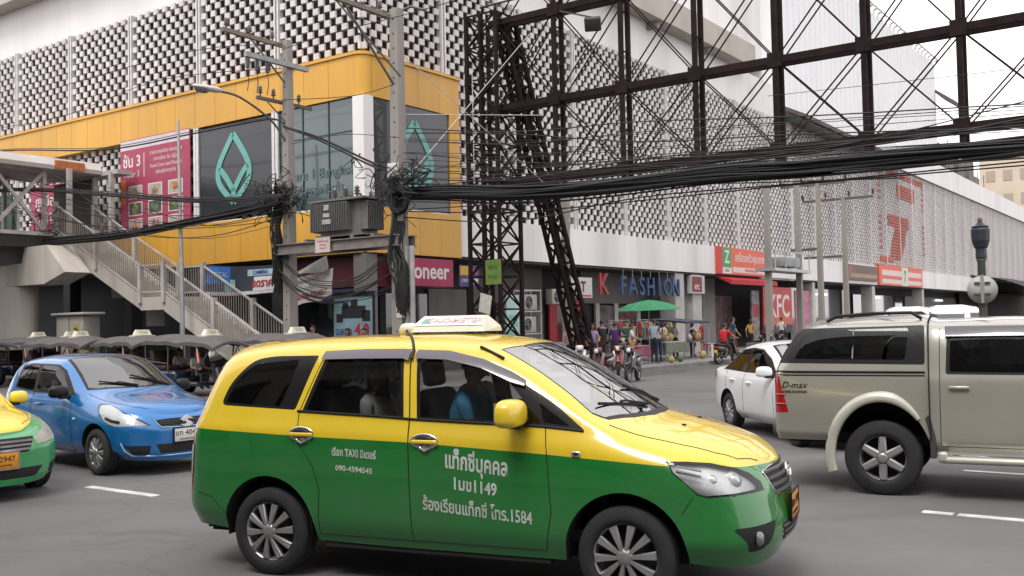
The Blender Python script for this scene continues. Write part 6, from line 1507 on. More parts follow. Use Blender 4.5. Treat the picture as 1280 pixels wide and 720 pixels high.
for k, (z0, z1, z2, lab) in enumerate(((3.6, 2.6, 3.3, 'lowest drooping loop of black cables between the two utility poles'), (4.0, 2.95, 3.9, 'upper drooping loop of black cables between the two utility poles'), (3.4, 2.35, 2.9, 'slack loop of cables hanging over the telephone-number banner'))):
    cable_bundle('cable_loop', lab, [(-.9, -2.8, z0), (.0, -2.95, (z0 + z1) / 2 - .05), (1.2, -3.0, z1 + .15), (2.5, -2.9, z1 + .25), (3.6, -2.75, z2)], 6 - k, .10, .008, .017, 20 + k, cat='cable loop')
cable_bundle('cable_bundle', 'vertical tangle of black cables hanging down the utility pole left of the transformer', [(-.95, -2.75, 6.1), (-1.05, -2.8, 5.2), (-.95, -2.78, 4.2), (-1.0, -2.8, 3.0)], 34, .28, .014, .032, 31)
cable_bundle('cable_bundle', 'vertical tangle of black cables hanging down the utility pole right of the transformer', [(3.75, -2.7, 5.7), (3.85, -2.75, 4.8), (3.8, -2.72, 3.8), (4.05, -2.75, 3.2), (4.0, -2.7, 2.3)], 48, .36, .016, .036, 32)
for k, (x, z, r_, lab) in enumerate(((4.0, 5.28, .28, 'coil of spare black cable hung on the utility pole right of the transformer'), (-1.15, 5.55, .26, 'coil of spare black cable hung on the utility pole left of the transformer'))):
    mb = MB(); rnd = random.Random(40 + k)
    for i in range(16):
        rr_ = r_ + rnd.uniform(-.05, .06); c = Vector((rnd.uniform(-.02, .02), rnd.uniform(-.09, .09), rnd.uniform(-.02, .02)))
        mb.tube([c + Vector((rr_ * math.cos(t), .03 * math.sin(3 * t + i), rr_ * 1.05 * math.sin(t))) for t in np.linspace(0, 2 * math.pi, 24, endpoint=False)], .016, 5, closed=True)
    tag(mb.build('cable_coil', CABLE, None, W(x, -2.8, z), A_C), lab, 'cable coil')
# tangle of drop wires round pole heads
def tangle(x, y, z, sx, sz, n, seed, label):
    rnd = random.Random(seed); mb = MB()
    for i in range(n):
        p = Vector((rnd.uniform(-sx, sx), rnd.uniform(-.2, .2), rnd.uniform(-sz, sz))); pts = [p]
        for k in range(4): pts.append(pts[-1] + Vector((rnd.uniform(-.45, .45), rnd.uniform(-.15, .15), rnd.uniform(-.3, .25))))
        mb.tube(smooth_path(pts, 4), rnd.uniform(.009, .02), 5)
    tag(mb.build('wire_tangle', CABLE, None, W(x, y, z), A_C), label, 'wires')
tangle(-.95, -2.8, 5.85, .8, .4, 70, 51, 'knot of loose wires round the utility pole left of the transformer')
tangle(4.0, -2.75, 5.75, .7, .5, 60, 52, 'knot of loose wires round the utility pole beside the second leaf board')
tangle(2.6, -2.5, 6.6, .7, .35, 12, 53, 'loose jumper wires above the transformer bushings')
tangle(-13.9, -2.9, 5.9, .6, .5, 26, 54, 'knot of wires tied to the corner of the footbridge deck')
# single lines
def line(pxs, y, r_, label, ext=None):
    pts = [tuple(oy(px, py, y)) for px, py in pxs]
    if ext: a, b = Vector(pts[-2]), Vector(pts[-1]); pts.append(tuple(b + (b - a).normalized() * ext))
    mb = MB(); mb.tube(smooth_path(pts, 5), r_, 5); tag(mb.build('overhead_wire', CABLE, None, C0, A_C), label, 'wire', 'overhead wires at the crossing')
LN = [([(505, 236), (640, 222), (860, 205), (1010, 188), (1130, 165), (1280, 127)], -2.3, .014, 'topmost thin overhead wire rising to the right just above the bundle', 6),
      ([(505, 240), (660, 230), (860, 210), (1040, 188), (1180, 168), (1280, 148)], -2.3, .022, 'second overhead wire above the bundle rising to the right', 6),
      ([(505, 215), (640, 212), (780, 200), (960, 190), (1280, 152)], -2.1, .013, 'thin wire crossing the lattice mast just over the bundle', 6),
      ([(505, 190), (600, 200), (760, 206), (900, 205), (1280, 172)], -2.2, .012, 'thin wire sagging below the others in front of the pale screens', 6),
      ([(505, 262), (580, 258), (680, 250), (840, 232), (960, 228)], -1.5, .016, 'wire running under the bundle from the cable coil', 3),
      ([(500, 225), (560, 208), (640, 198), (760, 190)], .5, .01, 'short wire from the pole to the billboard frame', None),
      ([(500, 95), (430, 12), (405, -20)], -3.4, .03, 'thick insulated line dropping on to the top of the right utility pole', 6),
      ([(352, 55), (250, 62), (120, 95), (0, 132)], -4.2, .012, 'upper line leaving the left utility pole across the screens', 6),
      ([(352, 85), (200, 100), (80, 145), (0, 160)], -3.6, .012, 'lower line leaving the left utility pole across the screens', 6),
      ([(352, 125), (440, 120), (494, 105)], -3.0, .012, 'short line joining the two utility poles at fascia height', None),
      ([(352, 62), (420, 40), (500, 20), (640, -20)], -4.5, .012, 'high line passing between the two pole tops', 6),
      ([(365, 180), (430, 168), (500, 172)], -2.8, .01, 'thin line across the green window', None),
      ([(180, 260), (260, 282), (345, 268)], -2.9, .014, 'slack wire looping under the left bundle', None),
      ([(0, 262), (120, 282), (250, 285), (350, 275)], -3.2, .014, 'slack wire over the stair railing', None),
      ([(0, 205), (60, 215), (110, 250), (150, 285)], -3.4, .012, 'thin wire dropping past the footbridge truss', None),
      ([(600, 10), (660, -5), (760, -25)], -1.0, .03, 'upper pale cable running along the top of the billboard frame', 6),
      ([(960, 120), (1100, 105), (1280, 85)], 1.5, .008, 'hair-thin wire across the white cladding', 5)]
for a in LN: line(a[0], a[1], a[2], a[3], a[4])
_wr = random.Random(77)
_from = ['the cable coil', 'the notice box', 'the second leaf board', 'the lattice mast', 'the raking strut', 'the pole behind the strut', 'the knot of wires']
for k in range(22):     # the many thin lines crossing in front of the screens and the billboard frame
    y = -2.6 + _wr.uniform(-.4, 1.4); y0 = 150 + k * 5.0 + _wr.uniform(-6, 6); y1 = y0 * .55 + 62 + _wr.uniform(-22, 14)
    pts = [(505, y0 + 12), (640, y0 + 12 + _wr.uniform(0, 6)), (800, (y0 + y1) / 2 + 16 + _wr.uniform(-4, 6)), (1000, (y0 * .3 + y1 * .7) + 10), (1280, y1)]
    line(pts, y, _wr.choice((.008, .010, .012, .016)), 'overhead wire number %d' % k if False else ['thin', 'fine', 'slack', 'taut'][k % 4] + ' wire fanning right from ' + _from[k % 7] + ', ' + ['uppermost', 'upper', 'middle', 'lower', 'lowest', 'lowest'][k // 4] + ' quarter', 6)
for k in range(7):      # drops from the left pole to the bridge and stair
    y0 = 215 + k * 9; pts = [(352, y0 + 10), (260, y0 + 26 + _wr.uniform(0, 10)), (150, y0 + 22 + _wr.uniform(-4, 10)), (0, y0 - 12 + _wr.uniform(-14, 10))]
    line(pts, -3.0 - .05 * k, _wr.choice((.009, .012, .015)), ['highest', 'second', 'third', 'fourth', 'fifth', 'sixth', 'lowest'][k] + ' slack wire from the left utility pole past the stair', 4)
# white stay wires right of the pole
sw = [((3.7, -2.4, 9.6), (5.3, 2.5, 6.2)), ((5.0, 2.3, 10.9), (4.0, -2.4, 6.0)), ((4.55, -.1, 9.4), (4.55, -.1, 6.0)), ((3.7, -2.4, 7.8), (5.4, 2.4, 8.3))]
STAY = M('stay_white', (.45, .44, .43), .5)
for k, (a, b) in enumerate(sw):
    mb = MB(); mb.tube([a, b], .013, 5); tag(mb.build('stay_wire', STAY, None, C0, A_C), ['pale stay wire slanting down from the right utility pole across the second leaf board', 'pale stay wire climbing from the right utility pole to the lattice mast', 'upright pale stay rod in front of the second leaf board', 'nearly level pale stay wire across the second leaf board'][k], 'stay wire')

# ------------------------------------------------------------------ lantern post, cabinet, bollard
def lantern():
    T = thing('lamp_post', 'dark ornate lantern post with a round sign seen from behind, beyond the pickup', 'lamp post', W(17.69, 3.0), A_C)
    D = M('lantern_dark', (.018, .022, .032), .5, .3, 5)
    m = MB(); m.lathe([(.22, 0), (.22, .5), (.14, .6), (.10, 1.2), (.09, 3.1), (.12, 3.15), (.08, 3.2)], 12); m.build('post', M('post_grey', (.07, .07, .068), .7, .3, 4), T)
    l = MB(); l.lathe([(.08, 3.15), (.13, 3.2), (.12, 3.42), (.16, 3.46), (.205, 3.62), (.215, 3.88), (.18, 3.94), (.21, 3.96), (.11, 4.01), (.06, 4.06), (0, 4.1)], 8, 0, None, False); l.build('lantern', D, T)
    r = MB(); r.lathe([(0, 4.20), (.05, 4.16), (.06, 4.10), (.03, 4.04)], 10); r.build('finial', M('finial_brown', (.14, .06, .03), .6), T)
    v = Vector((22.47 - 17.69, -23.4 - 3.0)).normalized(); a = math.atan2(v.y, v.x) + R(90)
    S = MB(); Tm = Matrix.Rotation(a, 4, 'Z') @ Matrix.Translation((0, -.14, 2.42)) @ XN
    S.lathe([(0, 0), (.335, 0), (.34, .012), (0, .012)], 36, 0, Tm); o = S.build('round_sign', M('sign_back', (.40, .39, .37), .6, .12, 3, dirt=.3), T)
    b = MB()
    for z in (2.30, 2.58):
        for sx in (-1, 1): b.box(.05 * sx - (.13 if sx < 0 else 0), .05 * sx + (.13 if sx > 0 else 0), -.19, -.165, z - .025, z + .025, 0, Matrix.Rotation(a, 4, 'Z'))
    b.box(-.035, .035, -.18, -.16, 2.1, 2.78, 1, Matrix.Rotation(a, 4, 'Z'))
    b.build('sign_clamp', [M('clamp_dark', (.04, .04, .03), .6), M('clamp_grey', (.25, .24, .22), .6)], o)
lantern()
def cabinet():
    T = thing('switch_cabinet', 'big beige electrical cabinet with a warning sticker under the footbridge stair', 'cabinet', W(-12.2, -2.6, .15), A_C)
    m = MB(); m.rbox((0, 0, 1.15), (1.75, .7, 2.3), .03); m.build('body', M('cabinet_beige', (.30, .28, .25), .6, .12, 2, dirt=.35), T)
    l = MB(); l.rbox((0, 0, 2.36), (2.1, .95, .1), .03); l.build('lid', M('cabinet_lid', (.36, .36, .36), .6, .1, 2), T)
    d = MB(); d.box(-.012, .012, -.36, -.352, .1, 2.25); d.build('door_gap', P_GAP, T)
    s = MB(); s.box(.32, .62, -.365, -.352, 1.35, 2.0); o = s.build('sticker', M('sticker_yellow', (.40, .30, .05), .6, .3, 8), T)
    t = MB(); 
    for k in range(4): t.bar((.34, -.37, 1.85 - k * .14), (.6, -.37, 1.75 - k * .14), .01, .05)
    t.build('sticker_stripe', P_BLK, o)
    B = thing('bollard', 'bright yellow bollard beside the footbridge pier', 'bollard', W(-16.9, -2.6, .15), A_C)
    m = MB(); m.lathe([(.12, 0), (.12, 2.1), (.09, 2.22), (0, 2.25)], 12); m.build('post', M('bollard_yellow', (.62, .36, .02), .5, .15, 4), B)
    m = MB(); m.lathe([(.124, 1.75), (.124, 1.95)], 12); m.build('band', M('band_grey', (.3, .28, .22), .5), B)
cabinet()
# ------------------------------------------------------------------ people
SKIN = M('skin', (.33, .19, .12), .6, .08, 10); HAIRM = M('hair_black', (.010, .008, .007), .55, .3, 20); EYE = M('eye_dark', (.02, .015, .012), .3)
def cloth(name, col): return M('cloth_' + name, col, .9, .18, 9)
def base_joints(h=1.66, sh=.17, female=False):
    s = h / 1.70; sw = sh * (.9 if female else 1)
    J = dict(pelvis=(0, 0, .93), spine=(-.01, 0, 1.12), chest=(0, 0, 1.30), neck=(-.005, 0, 1.46), chin=(.02, 0, 1.535), head=(.02, 0, 1.61), crown=(.01, 0, 1.675), nose=(.115, 0, 1.60))
    for sg, n in ((1, 'L'), (-1, 'R')):
        J.update({'sh' + n: (0, sg * sw, 1.395), 'el' + n: (-.02, sg * (sw + .06), 1.12), 'wr' + n: (.06, sg * (sw + .07), .88), 'ha' + n: (.085, sg * (sw + .07), .81),
                  'hip' + n: (0, sg * .085, .87), 'kn' + n: (.02, sg * .095, .49), 'an' + n: (-.02, sg * .10, .085), 'toe' + n: (.14, sg * .12, .035)})
    return {k: Vector(v) * s for k, v in J.items()}
RAD = dict(pelvis=(.125, .15), spine=(.105, .135), chest=(.115, .165), neck=(.05, .052), chin=(.062, .058), head=(.088, .078), crown=(.06, .055), nose=(.018, .016), sh=(.062, .062), el=(.043, .043), wr=(.029, .029), ha=(.036, .022), hip=(.092, .092), kn=(.058, .058), an=(.038, .038), toe=(.034, .038))
EDGES = [('pelvis', 'spine'), ('spine', 'chest'), ('chest', 'neck'), ('neck', 'chin'), ('chin', 'head'), ('head', 'crown'), ('head', 'nose')]
for n in 'LR': EDGES += [('chest', 'sh' + n), ('sh' + n, 'el' + n), ('el' + n, 'wr' + n), ('wr' + n, 'ha' + n), ('pelvis', 'hip' + n), ('hip' + n, 'kn' + n), ('kn' + n, 'an' + n), ('an' + n, 'toe' + n)]
def body_mesh(J, cols, short_sleeve=True, shorts=False, fingers=True, face=True, bulk=1.0):
    """one continuous skin over a skeleton; cols: skin, shirt, trousers, shoes"""
    names = list(J.keys()); idx = {n: i for i, n in enumerate(names)}; V = [J[n] for n in names]; E = [(idx[a], idx[b]) for a, b in EDGES]; rad = []
    for n in names:
        r = RAD.get(n) or RAD.get(n[:-1]); k = bulk if n in ('pelvis', 'spine', 'chest', 'hipL', 'hipR', 'shL', 'shR') else 1; rad.append((r[0] * k, r[1] * k))
    if fingers:
        for n in 'LR':
            w_, h_ = J['wr' + n], J['ha' + n]; d = (h_ - w_).normalized(); fwd = Vector((1, 0, 0)) - d * d.x; fwd = fwd.normalized() if fwd.length > .2 else Vector((0, 0, 1)); pl = d.cross(fwd)
            for k, (o, L) in enumerate(((.028, .060), (.010, .072), (-.009, .066), (-.026, .050))):
                a = h_ + fwd * o + d * .022; b = a + d * L * .55 + pl * .008 * (1 if n == 'L' else -1); c = b + d * L * .45 + pl * .022 * (1 if n == 'L' else -1)
                i0 = len(V); V += [a, b, c]; rad += [(.010, .010), (.0095, .0095), (.008, .008)]; E += [(idx['ha' + n], i0), (i0, i0 + 1), (i0 + 1, i0 + 2)]
            a = w_.lerp(h_, .5) + fwd * .036; b = a + d * .035 + fwd * .016; i0 = len(V); V += [a, b]; rad += [(.012, .012), (.009, .009)]; E += [(idx['wr' + n], i0), (i0, i0 + 1)]
    me = bpy.data.meshes.new('body'); me.from_pydata([tuple(v) for v in V], E, [])
    o = bpy.data.objects.new('body', me); COL.objects.link(o)
    md = o.modifiers.new('skin', 'SKIN'); md.use_smooth_shade = True
    for i, v in enumerate(me.skin_vertices[0].data): v.radius = rad[i]; v.use_root = (i == idx['pelvis'])
    ss = o.modifiers.new('sub', 'SUBSURF'); ss.levels = ss.render_levels = 1
    ev = bpy.data.meshes.new_from_object(o.evaluated_get(bpy.context.evaluated_depsgraph_get()))
    bpy.data.objects.remove(o); bpy.data.meshes.remove(me)
    mb = MB(); vs = [v.co.copy() for v in ev.vertices]
    segs = [(J[a], J[b], a, b) for a, b in EDGES]
    def near(p):
        best = None
        for a, b, na, nb in segs:
            d = b - a; t = max(0, min(1, (p - a).dot(d) / max(d.length_squared, 1e-9))); q = (a + d * t - p).length
            if best is None or q < best[0]: best = (q, na, nb, t)
        return best
    for p in ev.polygons:
        q, na, nb, t = near(p.center); m = 1
        if nb in ('chin', 'head', 'crown', 'nose') or (nb == 'neck' and t > .72): m = 0
        elif na[:2] in ('wr',) or nb[:2] == 'ha' or (na[:2] == 'el'): m = 0 if (short_sleeve or na[:2] == 'wr' or t > .9) else 1
        elif na[:2] == 'sh' and short_sleeve and t > .7: m = 0
        elif nb[:3] == 'hip' or na[:3] == 'hip' or na[:2] == 'kn' or (na == 'pelvis' and nb == 'spine' and t < .35): m = 2 if not (shorts and (na[:2] == 'kn' or (na[:3] == 'hip' and t > .85))) else 0
        elif nb[:3] == 'toe' or (nb[:2] == 'an' and t > .9): m = 3
        if na[:2] == 'an': m = 3
        mb.f.append(tuple(p.vertices)); mb.m.append(m); mb.sm.append(True)
    mb.v = [tuple(v) for v in vs]
    bpy.data.meshes.remove(ev)
    fw = (J['nose'] - J['head']); fw.z = 0; fw = fw.normalized(); lf = Vector((-fw.y, fw.x, 0)); hc = J['head']
    if face:
        for sg in (-1, 1):
            mb.ball(hc + fw * .078 + lf * sg * .032 + Vector((0, 0, .012)), .010, 8, 6, 4); mb.ball(hc - fw * .005 + lf * sg * .083 + Vector((0, 0, -.005)), .02, 8, 6, 0, (1, .5, 1.5))
        mb.bar(hc + fw * .082 - Vector((0, 0, .055)) - lf * .022, hc + fw * .082 - Vector((0, 0, .055)) + lf * .022, .008, .008, 5)
    return mb
def hair_mb(J, long=0.0, cap=False):
    hc = J['head']; fw = (J['nose'] - J['head']); fw.z = 0; fw = fw.normalized(); lf = Vector((-fw.y, fw.x, 0)); mb = MB(); vs = []; n = 16; m = 8
    for i in range(m + 1):
        a = (math.pi * .58) * i / m
        for k in range(n):
            t = 2 * math.pi * k / n; fr = math.cos(t); low = 1.0 if fr < .2 else max(.42, 1 - (fr - .2) * .75); aa = a * low
            rr = .101; p = hc + Vector((0, 0, .012)) - fw * .008 + fw * (rr * 1.02 * math.sin(aa) * math.cos(t)) + lf * (rr * .90 * math.sin(aa) * math.sin(t)) + Vector((0, 0, rr * 1.05 * math.cos(aa)))
            if long and fr < .35 and i == m: p.z -= long * (1 if fr < .2 else .6)
            vs.append(p)
    mb.add(vs, [(i * n + k, (i + 1) * n + k, (i + 1) * n + (k + 1) % n, i * n + (k + 1) % n) for i in range(m) for k in range(n)], 0, True)
    return mb
MOUTH = M('lips', (.22, .09, .07), .6)
def person(label, loc, rz, shirt, trousers, h=1.66, pose=None, shoes=(.03, .03, .03), female=False, long=0.0, short=True, shorts=False, group=None, hair=None, bulk=1.0, parent_frame=True):
    J = base_joints(h, .17, female)
    if pose:
        for k, v in pose.items(): J[k] = Vector(v) * (h / 1.70)
    mats = [SKIN, shirt, trousers, cloth('shoe', shoes), EYE, MOUTH]
    mb = body_mesh(J, None, short, shorts, True, True, bulk)
    P = W(*loc) if parent_frame else Vector(loc)
    o = mb.build('person', mats, None, P, (A_C if parent_frame else 0) + rz); tag(o, label, 'person', group)
    hair_mb(J, long).build('hair', hair or HAIRM, o)
    return o
def P_walk(k=1): return dict(knL=(.16 * k, .095, .50), anL=(.20 * k, .10, .10), toeL=(.36 * k, .12, .05), knR=(-.02, -.095, .49), anR=(-.24 * k, -.10, .14), toeR=(-.12 * k, -.11, .04), elL=(-.12, .23, 1.14), wrL=(-.06, .24, .90), haL=(-.04, .24, .83), elR=(.06, -.23, 1.12), wrR=(.20, -.21, .94), haR=(.25, -.2, .89))
REACH = dict(elR=(.10, -.23, 1.14), wrR=(.32, -.18, 1.10), haR=(.39, -.16, 1.10), elL=(.08, .23, 1.13), wrL=(.28, .15, 1.06), haL=(.35, .13, 1.05))
PHONE = dict(elR=(.06, -.24, 1.15), wrR=(.20, -.12, 1.32), haR=(.22, -.09, 1.39))
def P_sit(seat=.45, lean=.0):
    z = seat + .09; d = z - .93; J = {}
    for k, v in dict(pelvis=(0, 0, .93), spine=(.0 + lean * .3, 0, 1.12), chest=(.02 + lean * .7, 0, 1.30), neck=(.02 + lean, 0, 1.46), chin=(.045 + lean * 1.05, 0, 1.535), head=(.05 + lean * 1.1, 0, 1.61), crown=(.04 + lean * 1.1, 0, 1.675), nose=(.145 + lean * 1.1, 0, 1.59), shL=(.02 + lean * .8, .17, 1.395), shR=(.02 + lean * .8, -.17, 1.395)).items(): J[k] = (v[0], v[1], v[2] + d)
    for sg, n in ((1, 'L'), (-1, 'R')):
        J['hip' + n] = (.04, sg * .09, z - .03); J['kn' + n] = (.44, sg * .11, z + .02); J['an' + n] = (.42, sg * .11, .085); J['toe' + n] = (.57, sg * .12, .035)
        J['el' + n] = (.08 + lean, sg * .23, z + .22); J['wr' + n] = (.30 + lean, sg * .17, z + .19); J['ha' + n] = (.37 + lean, sg * .14, z + .19)
    return J
Bk, Nv, Dk = cloth('black', (.015, .015, .017)), cloth('navy', (.014, .018, .04)), cloth('charcoal', (.03, .03, .033))
SHOP = 'shoppers and stallholders on the side pavement'
person('stout man in black shirt and brown trousers seen from behind at the market edge', (3.7, 8.6, .15), R(150), cloth('black', (.015, .015, .017)), cloth('brown', (.06, .035, .028)), 1.72, PHONE, group=SHOP, bulk=1.15)
person('person in a deep purple shirt beside the man in black', (3.8, 9.35, .15), R(120), cloth('purple', (.06, .018, .14)), Dk, 1.62, REACH, group=SHOP, female=True)
person('person in a white top bending over the near stall', (4.0, 10.3, .15), R(20), cloth('white', (.52, .5, .5)), cloth('orange', (.5, .24, .08)), 1.55, REACH, group=SHOP, female=True)
person('stallholder in dark green standing behind the low goods under the green umbrella', (2.4, 12.7, .15), R(-40), cloth('green', (.03, .06, .05)), Bk, 1.68, REACH, group=SHOP)
person('man in pale blue shirt and navy trousers at the stall, back turned', (4.3, 11.55, .15), R(100), cloth('paleblue', (.26, .34, .40)), Nv, 1.72, REACH, group=SHOP)
person('woman in a pink top with dark hair next to the man in pale blue', (3.95, 12.55, .15), R(130), cloth('pink', (.48, .28, .27)), Nv, 1.62, PHONE, female=True, long=.16, group=SHOP)
person('stallholder in a white shirt working behind the loaded table', (3.1, 15.8, .15), R(-100), cloth('white', (.52, .5, .5)), Dk, 1.6, REACH, group=SHOP)
person('woman in a pale blouse leaning to the person in red', (2.5, 18.8, .15), R(60), cloth('blouse', (.5, .42, .42)), Nv, 1.6, REACH, female=True, long=.18, group=SHOP)
person('child in a grey top between the stall and the pale blouse', (2.9, 17.9, .15), R(70), cloth('grey', (.25, .24, .22)), cloth('khaki', (.18, .15, .11)), 1.2, group=SHOP)
person('person in a dark red shirt and shorts standing by the white column', (1.3, 22.4, .15), R(-150), cloth('darkred', (.28, .02, .03)), cloth('darkbrown', (.06, .04, .035)), 1.62, REACH, shorts=True, group=SHOP)
person('man in a dark blue shirt with red trousers near the scooters', (3.6, 20.9, .15), R(40), cloth('blue', (.025, .06, .11)), cloth('maroon', (.20, .03, .02)), 1.74, P_walk(), group=SHOP)
person('person in white and red behind the first parked scooter', (3.5, 6.6, .15), R(-60), cloth('rose', (.55, .30, .32)), Dk, 1.55, REACH, female=True, group=SHOP)
LP = 'passers-by on the corner pavement'
person('man in a pale pink shirt walking under the transformer', (-.5, -1.85, .15), R(-70), cloth('palepink', (.60, .46, .46)), Dk, 1.74, P_walk(), group=LP)
person('man in a black jacket turning his head at the stair foot', (-1.7, -1.75, .15), R(160), Bk, Dk, 1.62, P_walk(), group=LP)
person('woman with long hair in grey beside the shop door', (.35, -1.2, .15), R(-100), cloth('grey', (.25, .24, .22)), Dk, 1.62, None, female=True, long=.22, group=LP)
person('person in a dark red shirt entering the shop by the battery poster', (.8, -.9, .15), R(-160), cloth('wine', (.13, .015, .02)), Bk, 1.62, P_walk(), group=LP)
person('man in navy standing in front of the battery poster', (1.75, -1.9, .15), R(-80), Nv, Dk, 1.62, PHONE, group=LP)
person('person in dark clothes by the conduit of the right utility pole', (2.9, -1.4, .15), R(-60), Bk, Nv, 1.60, None, group=LP)

# driver and passenger sitting in the taxi van
def seated(label, loc, rz, shirt, trousers, h, pose, **k): return person(label, loc, rz, shirt, trousers, h, pose, parent_frame=False, **k)
def in_taxi(x, y, z): c, s = math.cos(-.395), math.sin(-.395); return (-1.517 + x * c - y * s, 8.306 + x * s + y * c, z)
dp = P_sit(.34, .04); dp.update(elR=(.20, -.30, .68), wrR=(.46, -.27, .72), haR=(.53, -.25, .74), elL=(.16, .24, .62), wrL=(.40, .14, .74), haL=(.47, .12, .76), nose=(.19, 0, 1.12))
dp['knL'] = (.46, .11, .48); dp['knR'] = (.46, -.11, .48); dp['anL'] = (.62, .11, .14); dp['anR'] = (.62, -.11, .14); dp['toeL'] = (.74, .12, .12); dp['toeR'] = (.74, -.12, .12)
seated('taxi driver in a bright blue shirt at the wheel of the taxi van', in_taxi(1.40, -.37, .40), -.395, cloth('workblue', (.09, .34, .60)), Dk, 1.72, dp, bulk=1.12)
pp_ = P_sit(.36, -.02); pp_.update(nose=(.08, -.115, 1.09), anL=(.50, .11, .12), anR=(.50, -.11, .12), toeL=(.62, .12, .06), toeR=(.62, -.12, .06))
seated('passenger with long hair in white looking out of the rear door of the taxi van', in_taxi(.66, -.40, .42), -.395, cloth('white', (.52, .5, .5)), Nv, 1.60, pp_, female=True, long=.2)

# ------------------------------------------------------------------ scooters
def scooter(label, loc, rz, col, group='scooters parked by the market', cowl=True, plate=None):
    T = thing('motor_scooter', label, 'scooter', W(*loc), A_C + rz, group)
    BODY = paint('scooter_' + col[0], col[1], .35, 0, .2)
    for x in (-.62, .62):
        t = MB(); t.lathe([(.20, -.04), (.27, -.045), (.29, -.02), (.29, .02), (.27, .045), (.20, .04)], 24, 0, Matrix.Rotation(R(90), 4, 'X')); o = t.build('wheel', M('tyre_rubber', (.018, .018, .019)), T, (x, 0, .29))
        r_ = MB(); r_.lathe([(.205, -.03), (.19, -.01), (.19, .01), (.205, .03)], 20, 0, Matrix.Rotation(R(90), 4, 'X'))
        for k in range(5): r_.bar((0, 0, 0), (.2 * math.cos(k * 1.257), 0, .2 * math.sin(k * 1.257)), .03, .025)
        r_.build('rim', M('alloy', (.42, .42, .43)), o)
    b = MB(); b.rbox((-.42, 0, .62), (.62, .26, .24), .08, 0, Matrix.Rotation(R(8), 4, 'Y'), 2); b.rbox((-.02, 0, .42), (.5, .24, .14), .05, 0, Matrix.Rotation(R(-12), 4, 'Y'), 2); b.rbox((.36, 0, .66), (.10, .38, .55), .05, 0, Matrix.Rotation(R(-22), 4, 'Y'), 2)
    b.rbox((.62, 0, .60), (.42, .12, .06), .03, 0, Matrix.Rotation(R(5), 4, 'Y'), 2); b.build('body', BODY, T)
    s = MB(); s.rbox((-.38, 0, .79), (.74, .26, .10), .045, 0, Matrix.Rotation(R(4), 4, 'Y'), 2); s.build('seat', M('seat_vinyl', (.018, .018, .02), .5, .2, 8), T)
    f = MB()
    for sd in (-1, 1): f.tube([(.62, sd * .07, .29), (.42, sd * .06, .90)], .022, 7)
    f.tube([(.42, 0, .85), (.36, 0, 1.03)], .03, 8); f.tube([(-.62, .09, .29), (-.2, .09, .4)], .03, 7); f.tube([(-.75, -.12, .38), (-.25, -.12, .30)], .05, 8); f.build('fork', M('frame_dark2', (.03, .03, .03), .5, .2, 5), T)
    h = MB(); h.tube([(.30, -.34, 1.03), (.36, -.15, 1.02), (.38, 0, 1.0), (.36, .15, 1.02), (.30, .34, 1.03)], .016, 7); h.build('handlebar', P_BLK, T)
    c = MB(); c.rbox((.42, 0, .98), (.18, .26, .18), .06, 0, None, 2); c.build('headlight_cowl', BODY, T)
    l = MB(); l.lathe([(0, .03), (.05, .025), (.075, 0)], 16, 0, Matrix.Translation((.50, 0, .97)) @ Matrix.Rotation(R(80), 4, 'Y')); l.build('headlight', L_WHITE, T)
    for sd in (-1, 1):
        m = MB(); m.tube([(.36, sd * .20, 1.02), (.36, sd * .26, 1.18)], .008, 6); m.lathe([(0, .01), (.055, .008), (.06, -.01), (0, -.015)], 14, 0, Matrix.Translation((.35, sd * .28, 1.23)) @ Matrix.Rotation(R(90), 4, 'Y')); m.build('mirror', P_BLK, T)
    tl = MB(); tl.rbox((-.76, 0, .70), (.05, .18, .08), .02); tl.build('tail_light', L_RED, T)
    n = MB(); n.rbox((-.82, 0, .52), (.012, .2, .15), .004); n.build('number_plate', plate or M('plate_white', (.62, .62, .60)), T)
    return T
scooter('white scooter with a bulky seat nearest the leaning strut', (4.9, 5.2, 0), R(-70), ('white', (.6, .6, .6)))
scooter('cherry red scooter standing behind the windscreen edge of the taxi van', (6.6, 4.6, 0), R(-60), ('red', (.22, .010, .015)))
scooter('black scooter with chrome headlight parked outermost towards the crossing', (7.9, 3.2, 0), R(-75), ('black', (.012, .012, .013)))
scooter('dark maroon scooter parked low beside the black one', (7.2, 2.6, 0), R(-80), ('maroon', (.07, .01, .012)))
for k, (y, c, lab) in enumerate(((19.6, ('black', (.012, .012, .013)), 'black scooter first of the row below the chicken shop front'), (20.9, ('grey', (.10, .10, .11)), 'grey scooter in the row below the chicken shop front'), (22.2, ('dark', (.02, .02, .03)), 'dark scooter with a bright headlamp, last of the row below the chicken shop front'))): scooter(lab, (5.9, y, 0), R(200 + 8 * k), c)
rider_bike = scooter('scooter with a yellow plate ridden by the person in a bright red shirt', (5.9, 14.8, 0), R(80), ('black', (.012, .012, .013)), 'scooters on the move', plate=M('plate_yellow', (.62, .45, .05), .5))
rp_ = P_sit(.80, .06); rp_.update(knL=(.30, .17, .62), knR=(.30, -.17, .62), anL=(.20, .18, .34), anR=(.20, -.18, .34), toeL=(.34, .19, .30), toeR=(.34, -.19, .30), elL=(.24, .30, 1.16), elR=(.24, -.30, 1.16), wrL=(.52, .31, 1.06), wrR=(.52, -.31, 1.06), haL=(.58, .30, 1.05), haR=(.58, -.30, 1.05))
_rl = Vector((-.22, 0, 0)); c_, s_ = math.cos(R(80)), math.sin(R(80))
person('rider in a bright red shirt sitting on the scooter with a yellow plate', (5.9 - .22 * c_, 14.8 - .22 * s_, 0), R(80), cloth('brightred', (.50, .015, .03)), cloth('brown', (.06, .035, .028)), 1.68, rp_, group=SHOP)

